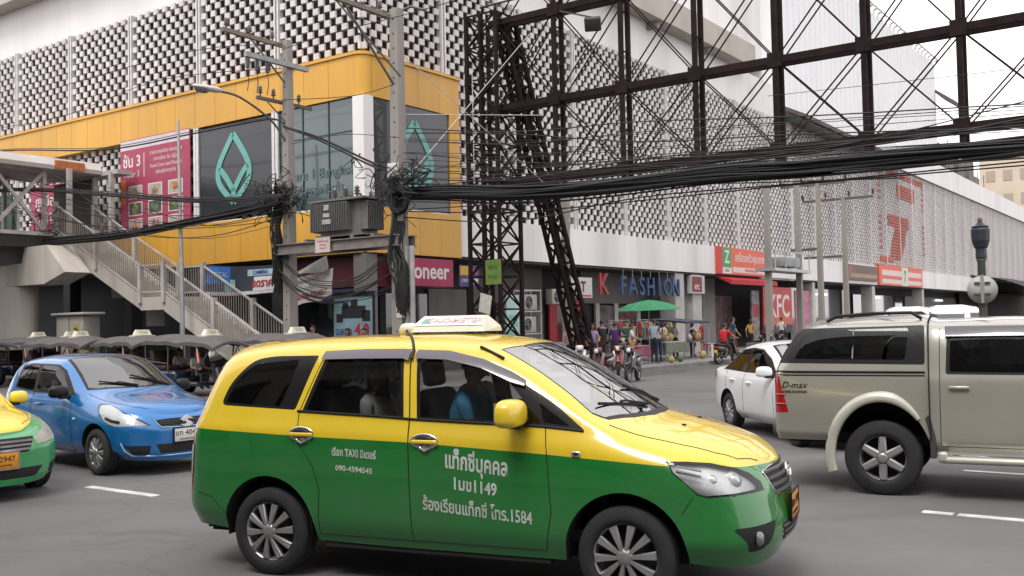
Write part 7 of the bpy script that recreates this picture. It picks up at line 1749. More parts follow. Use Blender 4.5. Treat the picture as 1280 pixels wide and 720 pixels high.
# ------------------------------------------------------------------ three-wheelers at the kerb
CANVAS = M('canvas_grey', (.095, .086, .088), .75, .25, 2.2, dirt=.5, dirtcol=(.045, .04, .04)); SIGN_CR = M('sign_cream', (.62, .60, .50))
def tuktuk():
    T = thing('three_wheeler_taxi', 'x', 'three-wheeler', (0, 0, 0), 0, 'three-wheelers waiting at the kerb')
    m = MB()
    def roof(u, v):
        x = -1.35 + 2.75 * u; y = -.72 + 1.44 * v; z = 1.46 + .19 * (1 - (abs(2 * v - 1)) ** 2.0) + .05 * math.sin(math.pi * u) + .025 * math.sin(math.pi * 3 * u) - .10 * max(0, (u - .8) / .2) ** 2 + .018 * math.sin(u * 22) * abs(2 * v - 1)
        return (x, y, z)
    m.grid(roof, 22, 12)
    for sd in (0, 1): m.grid(lambda u, v: (-1.35 + 2.75 * u, (-.72, .72)[sd] * (1 + .01), roof(u, sd)[2] - (.09 + .02 * abs(math.sin(u * 15))) * v), 22, 1)
    m.grid(lambda u, v: (1.40, -.72 + 1.44 * u, roof(1, u)[2] - .08 * v), 12, 1); m.build('roof_canvas', CANVAS, T)
    f = MB()
    for sd in (-1, 1):
        for x in (-1.25, -.35, .75): f.tube([(x, sd * .66, .62), (x, sd * .68, 1.52)], .02, 6)
        f.tube([(.75, sd * .66, .75), (1.15, sd * .45, 1.48)], .02, 6); f.tube([(-1.25, sd * .68, .95), (-.35, sd * .68, .9)], .018, 6)
    f.build('frame', M('frame_steel', (.12, .12, .125), .4, .2, 5, metal=.5), T)
    BL = paint('tuk_blue', (.010, .014, .035), .35, 0, .2)
    b = MB(); b.rbox((-.75, 0, .52), (1.3, 1.30, .36), .08, 0, None, 1); b.rbox((.15, 0, .36), (.9, 1.05, .12), .04); b.rbox((-1.3, 0, .82), (.14, 1.3, .40), .05); b.rbox((1.02, 0, .68), (.22, .62, .62), .10, 0, Matrix.Rotation(R(-14), 4, 'Y'), 2); b.build('body', BL, T)
    s = MB(); s.rbox((-.85, 0, .76), (.55, 1.15, .14), .05); s.rbox((-1.12, 0, 1.02), (.14, 1.15, .46), .05, 0, Matrix.Rotation(R(-10), 4, 'Y')); s.rbox((.10, 0, .70), (.42, .5, .12), .05); s.build('seat', M('tuk_seat', (.035, .012, .014), .6, .2, 8), T)
    for (x, y) in ((1.12, 0), (-.85, .58), (-.85, -.58)):
        t = MB(); t.lathe([(.14, -.06), (.22, -.065), (.25, -.03), (.25, .03), (.22, .065), (.14, .06)], 22, 0, Matrix.Rotation(R(90), 4, 'X')); o = t.build('wheel', M('tyre_rubber', (.018, .018, .019)), T, (x, y, .25))
        r_ = MB(); r_.lathe([(0, -.05), (.13, -.045), (.14, 0), (.13, .045), (0, .05)], 18, 0, Matrix.Rotation(R(90), 4, 'X')); r_.build('rim', M('alloy', (.42, .42, .43)), o)
    g = MB(); g.add([(1.12, -.5, .85), (1.12, .5, .85), (.98, .52, 1.42), (.98, -.52, 1.42)], [(0, 1, 2, 3)]); g.build('windscreen', G_WS, T)
    h = MB(); h.tube([(.92, -.32, .98), (1.0, 0, 1.0), (.92, .32, .98)], .016, 6); h.build('handlebar', P_BLK, T)
    l = MB(); l.lathe([(0, .03), (.06, .02), (.085, 0), (.08, -.04)], 16, 0, Matrix.Translation((1.16, 0, .80)) @ Matrix.Rotation(R(84), 4, 'Y')); l.build('headlight', L_WHITE, T)
    sg = MB(); sg.add([(x, y, z) for z, k in ((1.70, 1.0), (1.86, .72)) for x, y in ((.55 - .09 * k, -.26 * k), (.55 + .09 * k, -.26 * k), (.55 + .09 * k, .26 * k), (.55 - .09 * k, .26 * k))], [(3, 2, 1, 0), (4, 5, 6, 7), (0, 1, 5, 4), (1, 2, 6, 5), (2, 3, 7, 6), (3, 0, 4, 7)])
    sg.box(.40, .70, -.33, .33, 1.66, 1.70); so_ = sg.build('roof_sign', SIGN_CR, T)
    t = MB()
    merge(t, text_mb('TAXI', .12, .004, 0, Matrix.Translation((.55 + .08, 0, 1.775)) @ Matrix.Rotation(R(90), 4, 'Z') @ Matrix.Rotation(R(80), 4, 'X'))); t.build('lettering', M('sign_brown', (.22, .17, .08), .6), so_)
    fl = MB()
    for k, (dx, mi) in enumerate(((0, 0), (.03, 1), (.06, 0))): pass
    fl.add([(.72, -.69, 1.42), (.80, -.69, 1.42), (.92, -.69, .98), (.80, -.69, .94)], [(0, 1, 2, 3)], 0); fl.add([(.745, -.695, 1.42), (.765, -.695, 1.42), (.87, -.695, .97), (.84, -.695, .96)], [(0, 1, 2, 3)], 1)
    fl.build('pennant', [M('pennant_red', (.45, .04, .06), .8), M('pennant_white', (.6, .6, .6), .8)], T)
    return T
tk0 = tuktuk()
spots = [(-1.0, -5.9, 'three-wheeler with a grey canvas roof just left of the taxi van roof'), (-4.05, -5.9, 'three-wheeler between the hatchback roof and the taxi van, second in the front row'), (-7.1, -5.85, 'three-wheeler whose canvas starts above the hatchback screen'), (-12.5, -5.9, 'three-wheeler with cream roof sign at the far left, above the hatchback rear'), (-15.7, -5.7, 'three-wheeler cut by the left edge of the view'),
         (-10.6, -4.1, 'three-wheeler in the back row below the switch cabinet'), (-12.9, -4.15, 'three-wheeler in the back row below the footbridge pier'), (.9, -4.15, 'three-wheeler in the back row at the foot of the stair')]
for i, (x, y, lab) in enumerate(spots):
    o = tk0 if i == 0 else copy_tree(tk0)
    o.location = W(x + random.Random(i + 9).uniform(-.2, .2), y + random.Random(i + 5).uniform(-.25, .25), 0); o.rotation_euler = (R(random.Random(i + 3).uniform(-1.5, 1.5)), R(random.Random(i + 2).uniform(-2, 2)), A_C + R(random.Random(i).uniform(-11, 9))); o['label'] = lab
TP_ = 'three-wheeler drivers and passengers'
for k, (x, y, sh, lab) in enumerate(((-4.0, -5.9, ('tukblue', (.10, .16, .36)), 'driver in a mid blue shirt under the second three-wheeler roof'), (-1.0, -5.9, ('tukwhite', (.5, .48, .48)), 'driver in a white shirt under the roof next to the taxi van'), (-7.1, -5.85, ('tukgrey', (.2, .2, .22)), 'driver in grey under the roof above the hatchback screen'), (-12.5, -5.9, ('tukgreen', (.06, .10, .07)), 'driver in dull green at the far left'))):
    ps = P_sit(.66, .02); ps.update(anL=(.40, .11, .36), anR=(.40, -.11, .36), toeL=(.54, .12, .32), toeR=(.54, -.12, .32), wrL=(.42, .2, .92), wrR=(.42, -.2, .92), haL=(.5, .2, .94), haR=(.5, -.2, .94))
    for q in list(ps): ps[q] = tuple(np.array(ps[q]) * np.array((1, 1, .86))) if False else ps[q]
    person(lab, (x + .12, y, -.06), 0, cloth(*sh), Dk, 1.50, ps, group=TP_)
for k, (x, y, sh, lab) in enumerate(((-5.0, -5.75, ('tukrose', (.42, .22, .24)), 'passenger in a rose top in the second three-wheeler'), (-2.1, -5.75, ('tukwhite2', (.45, .45, .5)), 'passenger in pale blue-white beside the taxi van roof'))):
    ps = P_sit(.76, -.02); ps.update(anL=(.40, .11, .44), anR=(.40, -.11, .44), toeL=(.54, .12, .42), toeR=(.54, -.12, .42)); person(lab, (x + .25, y, -.06), 0, cloth(*sh), Nv, 1.42, ps, female=True, long=.15, group=TP_)

# ------------------------------------------------------------------ market stall goods
def market():
    U = thing('market_umbrella', 'green market umbrella tilted over the pavement stall', 'umbrella', W(2.7, 14.2, .15), A_C)
    m = MB(); n = 16; G = M('umbrella_green', (.022, .19, .08), .8, .15, 3)
    rings = [(0, 2.56), (.4, 2.50), (.8, 2.40), (1.1, 2.29), (1.38, 2.14)]; vs = []
    for r_, z in rings:
        for k in range(n): t = 2 * math.pi * k / n; rr = r_ * (1 if k % 2 == 0 else .965); vs.append((rr * math.cos(t), rr * math.sin(t) * 1.12, z + .04 * math.sin(t) * r_))
    m.add(vs, [(i * n + k, i * n + (k + 1) % n, (i + 1) * n + (k + 1) % n, (i + 1) * n + k) for i in range(len(rings) - 1) for k in range(n)], 0, False)
    m.build('canopy', G, U)
    p = MB(); p.tube([(0, 0, 0), (0, 0, 2.5)], .025, 8)
    p.build('pole', GALV, U)
    rb = MB()
    for k in range(0, n, 2): t = 2 * math.pi * k / n; rb.tube([(0, 0, 2.48), (.8 * math.cos(t), .9 * math.sin(t), 2.38), (1.36 * math.cos(t), 1.52 * math.sin(t), 2.13)], .010, 5)
    rb.build('rib', GALV, U)
    b = MB(); b.lathe([(0, 0), (.28, 0), (.28, .08), (.06, .12), (.05, .3)], 16); b.build('base', CONC_P, U)
    def table(label, x, y, w_, d, h_, col, cl=None):
        T = thing('stall_table', label, 'table', W(x, y, .15), A_C, 'pavement stalls'); q = MB(); q.rbox((0, 0, h_ - .02), (d, w_, .04), .01); q.build('tabletop', M('table_' + col[0], col[1], .7, .2, 4), T)
        for sx in (-1, 1):
            for sy in (-1, 1): l = MB(); l.bar((sx * (d / 2 - .05), sy * (w_ / 2 - .05), 0), (sx * (d / 2 - .05), sy * (w_ / 2 - .05), h_ - .04), .035); l.build('leg', GALV, T)
        if cl: c = MB(); c.box(d / 2, d / 2 + .01, -w_ / 2, w_ / 2, h_ - .45, h_ - .02); c.build('cloth_skirt', M('skirt_' + col[0], cl, .9, .4, 6), T)
        return T
    table('pavement table with a pink skirt under the green umbrella', 3.6, 11.0, 1.6, .8, .72, ('pinkish', (.3, .2, .2)), (.32, .10, .16))
    table('steel pavement table with a striped cloth, loaded with pale bags', 3.7, 13.9, 1.8, .75, .80, ('steel', (.32, .32, .33)), (.16, .17, .13))
    table('low pavement table with a dark awning behind the child', 3.4, 16.9, 1.5, .8, .75, ('dark', (.10, .10, .12)))
    A_ = thing('stall_awning', 'small dark blue stall awning on thin poles beside the green umbrella', 'awning', W(2.6, 17.0, .15), A_C); q = MB(); q.add([(-.8, -1.1, 1.75), (1.0, -1.1, 1.60), (1.0, 1.3, 1.60), (-.8, 1.3, 1.78), (-.8, -1.1, 1.70), (1.0, -1.1, 1.52), (1.0, 1.3, 1.52), (-.8, 1.3, 1.73)], [(0, 1, 2, 3), (7, 6, 5, 4), (0, 4, 5, 1), (1, 5, 6, 2), (2, 6, 7, 3), (3, 7, 4, 0)]); q.build('cover', M('awning_navy', (.03, .04, .065), .8, .2, 3), A_)
    for x, y in ((-.75, -1.05), (.95, -1.05), (.95, 1.25), (-.75, 1.25)): p = MB(); p.tube([(x, y, 0), (x, y, 1.62)], .018, 6); p.build('post', GALV, A_)
    rnd = random.Random(17); cols = [('orange', (.42, .22, .09)), ('white', (.45, .43, .41)), ('yellow', (.36, .29, .10)), ('pink', (.36, .17, .2)), ('green', (.09, .14, .05)), ('red', (.28, .05, .05))]
    near = {'orange': 'bag of orange goods', 'white': 'white carrier bag', 'yellow': 'tray of yellow fruit', 'pink': 'pink bag', 'green': 'heap of green produce', 'red': 'red goods bag'}
    def bag(label, x, y, z, s, col):
        m = MB(); 
        m.grid(lambda u, v: ((.5 + .06 * math.sin(9 * u + 3 * v)) * s * math.sin(math.pi * min(1, v * .86 + .07)) ** .6 * math.cos(2 * math.pi * u) * .8, (.5 + .05 * math.cos(7 * u)) * s * math.sin(math.pi * min(1, v * .86 + .07)) ** .6 * math.sin(2 * math.pi * u), s * 1.05 * v), 14, 8)
        o = m.build('goods_bag', M('goods_' + col[0], col[1], .7, .35, 7), None, W(x, y, z), A_C + rnd.random() * 6); return tag(o, label, 'bag', 'goods at the pavement stalls')
    pos = [(3.5, 10.5, .87), (3.6, 11.0, .87), (3.5, 11.5, .87), (3.8, 13.3, .95), (3.7, 13.8, .95), (3.6, 14.3, .95), (3.4, 16.5, .90), (3.5, 17.2, .90), (4.3, 10.2, .15), (4.6, 13.2, .15), (4.5, 9.5, .15), (4.2, 16.2, .15), (4.3, 6.2, .15), (4.6, 7.0, .15), (4.2, 7.6, .15), (4.8, 8.1, .15), (3.9, 8.2, .15), (4.7, 12.2, .15)]
    names = ['on the pink-skirted table, nearest the purple shirt', 'in the middle of the pink-skirted table', 'at the far end of the pink-skirted table', 'on the near end of the steel table', 'in the middle of the steel table', 'on the far end of the steel table', 'on the near side of the low table', 'on the far side of the low table', 'on the ground by the white top', 'on the ground before the steel table', 'on the ground behind the scooters', 'on the ground by the low table', 'beside the first white scooter', 'just beyond the first white scooter', 'behind the red scooter', 'at the kerb behind the red scooter', 'by the feet of the man in black', 'at the kerb near the man in pale blue']
    for i, (x, y, z) in enumerate(pos): c = cols[(i * 5 + 1) % 6]; bag(near[c[0]] + ' ' + names[i], x, y, z, rnd.uniform(.24, .36), c)
    S = thing('plastic_stool', 'pink and white plastic stool standing on the kerb before the stalls', 'stool', W(3.9, 17.6, .15), A_C); PK = M('stool_pink', (.55, .12, .22), .5, .1, 4)
    q = MB(); q.rbox((0, 0, .60), (.42, .42, .06), .02); q.build('seat', PK, S)
    for sx in (-1, 1):
        for sy in (-1, 1): l = MB(); l.bar((sx * .23, sy * .23, 0), (sx * .17, sy * .17, .58), .07, .07); l.build('leg', PK if sx * sy > 0 else M('stool_white', (.55, .52, .52), .5), S)
    q = MB(); q.bar((-.21, -.21, .2), (-.21, .21, .2), .04); q.bar((.21, -.21, .2), (.21, .21, .2), .04); q.build('stretcher', PK, S)
    Bk_ = MB(); Bk_.lathe([(0, .02), (.20, .02), (.26, .42), (.28, .44), (.25, .42), (.19, .05), (0, .05)], 18); tag(Bk_.build('bucket', M('bucket_rose', (.42, .22, .20), .5, .15, 5), None, W(3.7, 18.7, .15), A_C), 'rose plastic bucket on the kerb beside the stool', 'bucket')
market()

# ------------------------------------------------------------------ vans queued beyond the pickup
person('woman in a mustard top walking past the orange shop sign', (2.2, 26.5, .15), R(80), cloth('mustard', (.36, .24, .05)), Nv, 1.62, P_walk(), female=True, long=.15, group=SHOP)
person('man in white walking towards the chicken shop front', (2.0, 31.5, .15), R(85), cloth('white', (.52, .5, .5)), Dk, 1.70, P_walk(-1), group=SHOP)
person('woman in a teal dress waiting by the twin poles', (3.0, 35.0, .15), R(-120), cloth('teal', (.04, .20, .20)), cloth('teal', (.04, .20, .20)), 1.62, PHONE, female=True, long=.2, group=SHOP)
person('man in a grey shirt browsing the hanging clothes nearest the red shop door', (.6, 16.6, .15), R(170), cloth('grey', (.25, .24, .22)), Nv, 1.70, REACH, group=SHOP)
person('woman in a cream top browsing the hanging clothes under the blue letters', (.7, 19.6, .15), R(-170), cloth('cream', (.46, .40, .30)), Bk, 1.60, REACH, female=True, long=.2, group=SHOP)
person('man in a striped-brown shirt sitting low behind the bags at the kerb', (3.4, 8.0, .15), R(-30), cloth('rust', (.22, .09, .04)), Dk, 1.64, P_sit(.40, .06), group=SHOP)
person('woman in a lilac top behind the red scooter', (4.3, 6.9, .15), R(-50), cloth('lilac', (.32, .22, .38)), Dk, 1.60, REACH, female=True, long=.14, group=SHOP)
def clothes_rail(label, x, y, w_, seed):
    T = thing('clothes_rail', label, 'clothes rail', W(x, y, .15), A_C, 'clothes rails at the shop fronts'); r = random.Random(seed)
    f = MB(); f.tube([(0, 0, 0), (0, 0, 1.75)], .018, 6); f.tube([(0, w_, 0), (0, w_, 1.75)], .018, 6); f.tube([(0, 0, 1.72), (0, w_, 1.72)], .018, 6); f.bar((-.25, 0, .02), (.25, 0, .02), .04); f.bar((-.25, w_, .02), (.25, w_, .02), .04); f.build('frame', GALV, T)
    pal = [(.36, .06, .08), (.06, .10, .26), (.5, .46, .44), (.03, .03, .035), (.40, .24, .08), (.30, .12, .20), (.10, .22, .20), (.45, .40, .18)]; k = 0; y_ = .12
    while y_ < w_ - .1:
        c = pal[r.randrange(8)]; g = MB(); h = r.uniform(.6, 1.0); sw = r.uniform(.17, .24); a = r.uniform(-.3, .3)
        pts = [(-.05, 0), (-sw, -.08), (-sw - .08, -.32), (-sw + .02, -.34), (-sw + .03, -h), (sw - .03, -h), (sw - .02, -.34), (sw + .08, -.32), (sw, -.08), (.05, 0)]
        g.prism(pts, .04, Matrix.Translation((0, y_, 1.66)) @ Matrix.Rotation(a, 4, 'Z') @ XN); g.build('garment', cloth('rail_%d' % pal.index(c), c), T); y_ += r.uniform(.10, .17)
clothes_rail('rail of hanging clothes nearest the red shop door', -.4, 16.2, 1.9, 1); clothes_rail('rail of hanging clothes under the middle of the blue letters', -.3, 18.7, 1.8, 2); clothes_rail('rail of hanging clothes nearest the white column', -.4, 21.0, 1.5, 3)
def price_board():
    o = MB(); o.box(-.7, .7, -.02, .02, .2, 1.0); b = o.build('price_board', M('board_white', (.42, .40, .37), .7, .2, 5), None, W(3.4, 5.4, .15), A_C + R(60)); tag(b, 'grubby white price board with grey figures standing before the lattice mast', 'board')
    t = MB(); merge(t, text_mb('232', .55, .005, 0, Matrix.Translation((0, -.025, .6)) @ XN)); t.build('lettering', M('print_grey', (.14, .13, .13), .7), b)
price_board()
def van(label, loc, rz):
    T = thing('passenger_van', label, 'van', loc, rz, 'white vans beyond the pickup'); Wt = WHT
    b = MB(); n = 9; prof = [(-2.3, .35), (-2.35, .9), (-2.28, 1.5), (-2.15, 1.84), (-1.9, 1.92), (.9, 1.94), (1.35, 1.86), (2.05, 1.25), (2.4, .95), (2.45, .4)]
    vs = []; m = len(prof)
    for y, k, dz in ((-.86, 1, 0), (-.78, .985, .045), (-.55, .98, .09), (.55, .98, .09), (.78, .985, .045), (.86, 1, 0)): vs += [(x * k, y if z < 1.3 else y * (1 - (z - 1.3) * .10), z + (dz if z > 1.8 else 0)) for x, z in prof]
    fs = [(j * m + i, j * m + (i + 1) % m, (j + 1) * m + (i + 1) % m, (j + 1) * m + i) for j in range(5) for i in range(m)] + [tuple(range(m)), tuple(reversed(range(5 * m, 6 * m)))]
    b.add(vs, fs, 0, False); b.build('body', Wt, T)
    for sd in (-1, 1):
        for (x0, x1) in ((-2.0, -1.1), (-1.0, -.1), (0, .9)): w_ = MB(); w_.add([(x0, sd * .868, 1.25), (x1, sd * .868, 1.25), (x1, sd * .83, 1.72), (x0, sd * .83, 1.72)], [(0, 1, 2, 3)]); w_.build('side_window', P_BLK, T)
    ws = MB(); ws.add([(1.42, -.68, 1.82), (1.42, .68, 1.82), (2.05, .74, 1.30), (2.05, -.74, 1.30)], [(0, 1, 2, 3)]); ws.build('windscreen', M('screen_dark', (.03, .035, .04), .08, .1, 2, coat=1), T)
    for x in (-1.35, 1.5):
        for sd in (-1, 1): add_wheel(T, x, sd, sd * .76, .33, .21, .2, 'cap')
    hl = MB()
    for sd in (-1, 1): hl.rbox((2.36, sd * .6, .85), (.16, .34, .2), .05)
    hl.build('headlight', L_WHITE, T); bp = MB(); bp.rbox((2.42, 0, .45), (.14, 1.6, .25), .05); bp.build('bumper', Wt, T)
for px, py, d, lab in ((1137, 390, 47, 'white van coming down the side street, roof above the pickup canopy'), (1190, 391, 43, 'white van roof showing over the cab of the pickup')):
    p = at(px, py, d); van(lab, Vector((p.x, p.y, 0)), A_C + R(-90 + 4)); bpy.context.scene.objects
for o in COL.objects:
    if o.name.startswith('passenger_van'): o.scale = (1, 1, 1.10)
# ------------------------------------------------------------------ shop signs, banners, posters
def board(name, label, cat, pos, side, w_, h_, mat, thick=.05, group=None):
    """flat board on a facade; local X right, Z up, front -Y; pos = lower centre"""
    rz = A_C + (R(90) if side == 'R' else 0); T = MB(); T.box(-w_ / 2, w_ / 2, 0, thick, 0, h_)
    o = T.build(name, mat, None, W(*pos), rz); return tag(o, label, cat, group)
def letters(par, txt, size, x, z, mat, nm='lettering', bold=.0, sx=1.0, y=-.004, th=.006, align='CENTER'):
    t = MB(); merge(t, text_mb(txt, size, th, 0, Matrix.Translation((x, y, z)) @ XN, bold, align, sx)); return t.build(nm, mat, par)
def patch(par, x0, x1, z0, z1, mat, nm='panel', y=-.006, poly=None):
    t = MB(); t.box(x0, x1, y, y + .005, z0, z1); return t.build(nm, mat, par)
WHT_T = M('print_white', (.62, .60, .60), .6, .1, 9); RED_T = M('print_red', (.50, .03, .06), .6, .12, 7); BLU_T = M('print_blue', (.03, .10, .32), .6, .2, 6); BLK_T = M('print_black', (.02, .022, .028), .6, .2, 6)
def sheet(name, label, cat, corners, mat, fold=.03, nu=20, nv=10, seed=1, group=None):
    """hanging cloth banner through four corners (tl, tr, br, bl) in the corner frame, with folds"""
    tl, tr, br, bl = [Vector(c) for c in corners]; rnd = random.Random(seed); a, b = rnd.uniform(2, 4), rnd.uniform(0, 6); n = (tr - tl).cross(bl - tl).normalized(); m = MB()
    fn = lambda u, v: tl.lerp(tr, u).lerp(bl.lerp(br, u), v) + n * fold * math.sin(a * 3.1 * u + b + 2 * v) * (.3 + v) - Vector((0, 0, .05 * math.sin(math.pi * u)))
    m.grid(fn, nu, nv); o = m.build(name, mat, None, C0, A_C); tag(o, label, cat, group); return o, fn, n
def on_sheet(par, fn, n, txt, u, v, size, mat, nm='lettering', bold=.0, W_=1, H_=1, off=.02, sx=1.0):
    t = text_mb(txt, size, .004, 0, None, bold, 'CENTER', sx); vs = []
    for p in t.v: q = fn(u + p[0] / W_, v - p[1] / H_); vs.append(q - n * off if n.dot(Vector((0.58, -.81, 0)) if False else (E1 * 0 + Vector((0, -1, 0)))) < 0 else q + n * off)
    m = MB(); m.add(vs, t.f); return m.build(nm, mat, par)
def patch_sheet(par, fn, n, u0, u1, v0, v1, mat, nm='panel', off=.012):
    s = 1 if n.dot(Vector((0, -1, 0))) > 0 else -1; m = MB(); m.grid(lambda a, b: fn(u0 + (u1 - u0) * a, v0 + (v1 - v0) * b) + n * s * off, 6, 4); return m.build(nm, mat, par)

# food poster on the yellow box
PM = M('poster_magenta', (.34, .05, .095), .6, .15, 1.2)
o = board('food_poster', 'tall magenta food-court poster with nine dish photos on the yellow box', 'poster', (-11.17, -.03, 5.98), 'L', 4.45, 3.45, PM)
patch(o, -2.2, 2.2, 3.05, 3.42, M('poster_pale', (.55, .50, .55), .6, .1, 4), 'header')
letters(o, 'ชั้น 3', .62, -1.45, 2.55, WHT_T, 'lettering', .012); letters(o, 'Floor 3', .34, -1.45, 2.05, WHT_T); patch(o, -.66, -.62, 1.9, 2.85, WHT_T, 'rule')
for k, s in enumerate(('รวมความอร่อย ครบทุกรส', 'อาหารไทย จีน ญี่ปุ่น', 'Food Court and Dessert', 'เปิดบริการทุกวัน')): letters(o, s, .20, .75, 2.78 - k * .26, WHT_T)
rnd = random.Random(4); dish = [(.45, .25, .08), (.30, .18, .10), (.50, .22, .05), (.25, .25, .10), (.12, .20, .10), (.20, .26, .08), (.42, .22, .16), (.35, .12, .14), (.45, .34, .24)]
for r_ in range(3):
    for c_ in range(3):
        x = -1.22 + c_ * 1.28; z = 1.33 - r_ * .66; p = patch(o, x - .45, x + .45, z - .27, z + .27, WHT_T, 'photo_frame', -.006)
        q = MB(); q.box(x - .40, x + .40, -.010, -.007, z - .23, z + .23)
        q.build('dish_photo', M('photo_bg%d' % (r_ % 2), ((.40, .36, .32), (.08, .09, .07))[r_ % 2], .6, .3, 5), p)
        q = MB(); cl = dish[r_ * 3 + c_]
        for k in range(7): a = rnd.uniform(0, 6.3); rr = rnd.uniform(0, .13); q.lathe([(0, .004), (rnd.uniform(.05, .10), .003), (.11, 0)], 9, 0, Matrix.Translation((x + rr * 1.5 * math.cos(a), -.0105 - k * .0004, z + rr * math.sin(a))) @ XN)
        q.build('dish', M('dish_%d%d' % (r_, c_), cl, .6, .9, 9), p)
patch(o, -2.2, -1.85, .9, 1.9, M('poster_orange', (.55, .14, .04), .6, .1, 3), 'flash')
# poster by the deck and green board seen through the truss
o = board('poster', 'pink poster with white lettering seen through the footbridge truss', 'poster', (-18.4, -.05, 5.9), 'L', 3.4, 2.3, PM)
letters(o, 'ศูนย์อาหาร', .62, 0, 1.6, WHT_T, 'lettering', .01); letters(o, 'SALE 50%', .5, 0, .9, WHT_T)
board('notice_board', 'dark green board at the left end of the footbridge', 'board', (-22.6, -.05, 5.7), 'L', 1.8, 2.4, M('board_green', (.012, .05, .035), .6, .2, 2))
# banners on the left side
o, fn, n = sheet('cloth_banner', 'dark camera-shop banner with blue and red print hanging beside the stair', 'banner', [(-6.9, -.9, 4.12), (-3.2, -.9, 3.95), (-3.2, -.95, 3.02), (-6.9, -.95, 3.02)], M('banner_black', (.02, .025, .04), .7, .3, 2), .05, seed=3, group='banners over the shops')
Wb, Hb = 3.7, 1.05
patch_sheet(o, fn, n, .02, .36, .03, .60, M('banner_blue', (.02, .12, .42), .6, .5, 2.5)); patch_sheet(o, fn, n, .03, .98, .86, .98, M('banner_pale', (.50, .48, .5), .6, .2, 5)); patch_sheet(o, fn, n, .60, .98, .12, .34, M('banner_sky', (.30, .42, .52), .6, .2, 5), off=.013); patch_sheet(o, fn, n, .28, .42, .45, .85, M('banner_cyan', (.22, .42, .50), .6, .4, 6)); patch_sheet(o, fn, n, .70, 1.0, .38, .86, M('banner_white', (.56, .54, .54), .6, .1, 6), off=.014)
on_sheet(o, fn, n, 'ลดราคา', .85, .62, .40, RED_T, bold=.012, W_=Wb, H_=Hb, off=.03); on_sheet(o, fn, n, 'CAMERA', .79, .23, .20, BLU_T, bold=.004, W_=Wb, H_=Hb, off=.03); on_sheet(o, fn, n, 'DIGITAL', .2, .3, .26, WHT_T, W_=Wb, H_=Hb, off=.03)
o, fn, n = sheet('cloth_banner', 'wrinkled white banner with a red telephone number hanging between the utility poles', 'banner', [(-2.75, -.9, 3.45), (-.55, -.9, 3.72), (-.45, -1.0, 2.85), (-2.45, -1.0, 2.55)], M('banner_offwhite', (.50, .48, .47), .8, .15, 3, dirt=.3), .07, seed=6, group='banners over the shops')
on_sheet(o, fn, n, '02-208-0345-7', .5, .74, .26, RED_T, bold=.008, W_=2.2, H_=1.0, off=.03); on_sheet(o, fn, n, 'โทร. ขายส่ง', .38, .46, .20, M('print_teal', (.10, .35, .33), .6), W_=2.2, H_=1.0, off=.03); on_sheet(o, fn, n, 'จำหน่ายอุปกรณ์', .45, .2, .17, BLK_T, W_=2.2, H_=1.0, off=.03)
o, fn, n = sheet('cloth_banner', 'torn grey triangular cloth caught over the telephone-number banner', 'banner', [(-2.6, -1.05, 3.55), (-.7, -1.05, 4.12), (-.62, -1.07, 3.70), (-2.7, -1.07, 3.50)], M('banner_grey', (.30, .30, .30), .85, .3, 3), .05, seed=8, group='banners over the shops')
# battery poster in the shop front
o = board('shop_poster', 'pale blue shop poster with dark camera gear and a red 4.0', 'poster', (-.25, -.35, 1.35), 'L', 1.75, 1.45, M('poster_sky', (.28, .44, .50), .5, .15, 3))
for (x0, x1, z0, z1) in ((-.5, .55, .75, 1.15), (-.75, -.45, .62, .9), (-.1, .2, 1.1, 1.35), (.4, .75, .65, 1.0), (-.45, -.2, 1.05, 1.25)): patch(o, x0, x1, z0, z1, BLK_T, 'camera_print')
letters(o, 'ฉลอง', .34, -.42, .32, BLU_T, bold=.008); letters(o, '4.0', .52, .38, .36, RED_T, bold=.02)
fr_ = MB(); fr_.box(-.92, -.87, -.02, .05, -.2, 1.6); fr_.box(.87, .92, -.02, .05, -.2, 1.6); fr_.box(-.87, .87, -.02, .05, 1.45, 1.6); fr_.build('frame', P_BLK, o)
# magenta banner on the corner shop
o = board('shop_banner', 'crimson banner with white lettering on the right face of the corner shop', 'banner', (.12, 2.85, 3.18), 'R', 2.95, .95, M('banner_crimson', (.33, .012, .07), .55, .15, 1.6), .03)
letters(o, 'pioneer', .78, .02, .50, WHT_T, bold=.016)
o = board('shop_banner', 'small violet and yellow price banner beside the crimson one', 'banner', (.10, 5.3, 3.2), 'R', 1.15, .78, M('banner_violet', (.08, .04, .18), .6, .5, 5), .03)
patch(o, -.55, .1, .42, .74, M('banner_yellow', (.55, .36, .04), .6, .4, 9)); letters(o, 'SALE', .26, .18, .56, M('print_orange', (.55, .16, .03), .6), bold=.006); letters(o, 'ราคาถูก', .2, -.15, .22, WHT_T); patch(o, .2, .5, .1, .3, WHT_T)
o = board('light_board', 'tall cyan and white board behind the lattice mast', 'board', (-.3, 8.55, 1.2), 'R', .85, 1.75, M('board_cyan', (.40, .55, .53), .5, .2, 2), .08); patch(o, -.3, .3, .5, .95, M('board_teal', (.15, .42, .40), .5, .3, 4), 'panel'); patch(o, -.4, .0, .1, .35, M('board_teal', (.15, .42, .40)), 'panel')
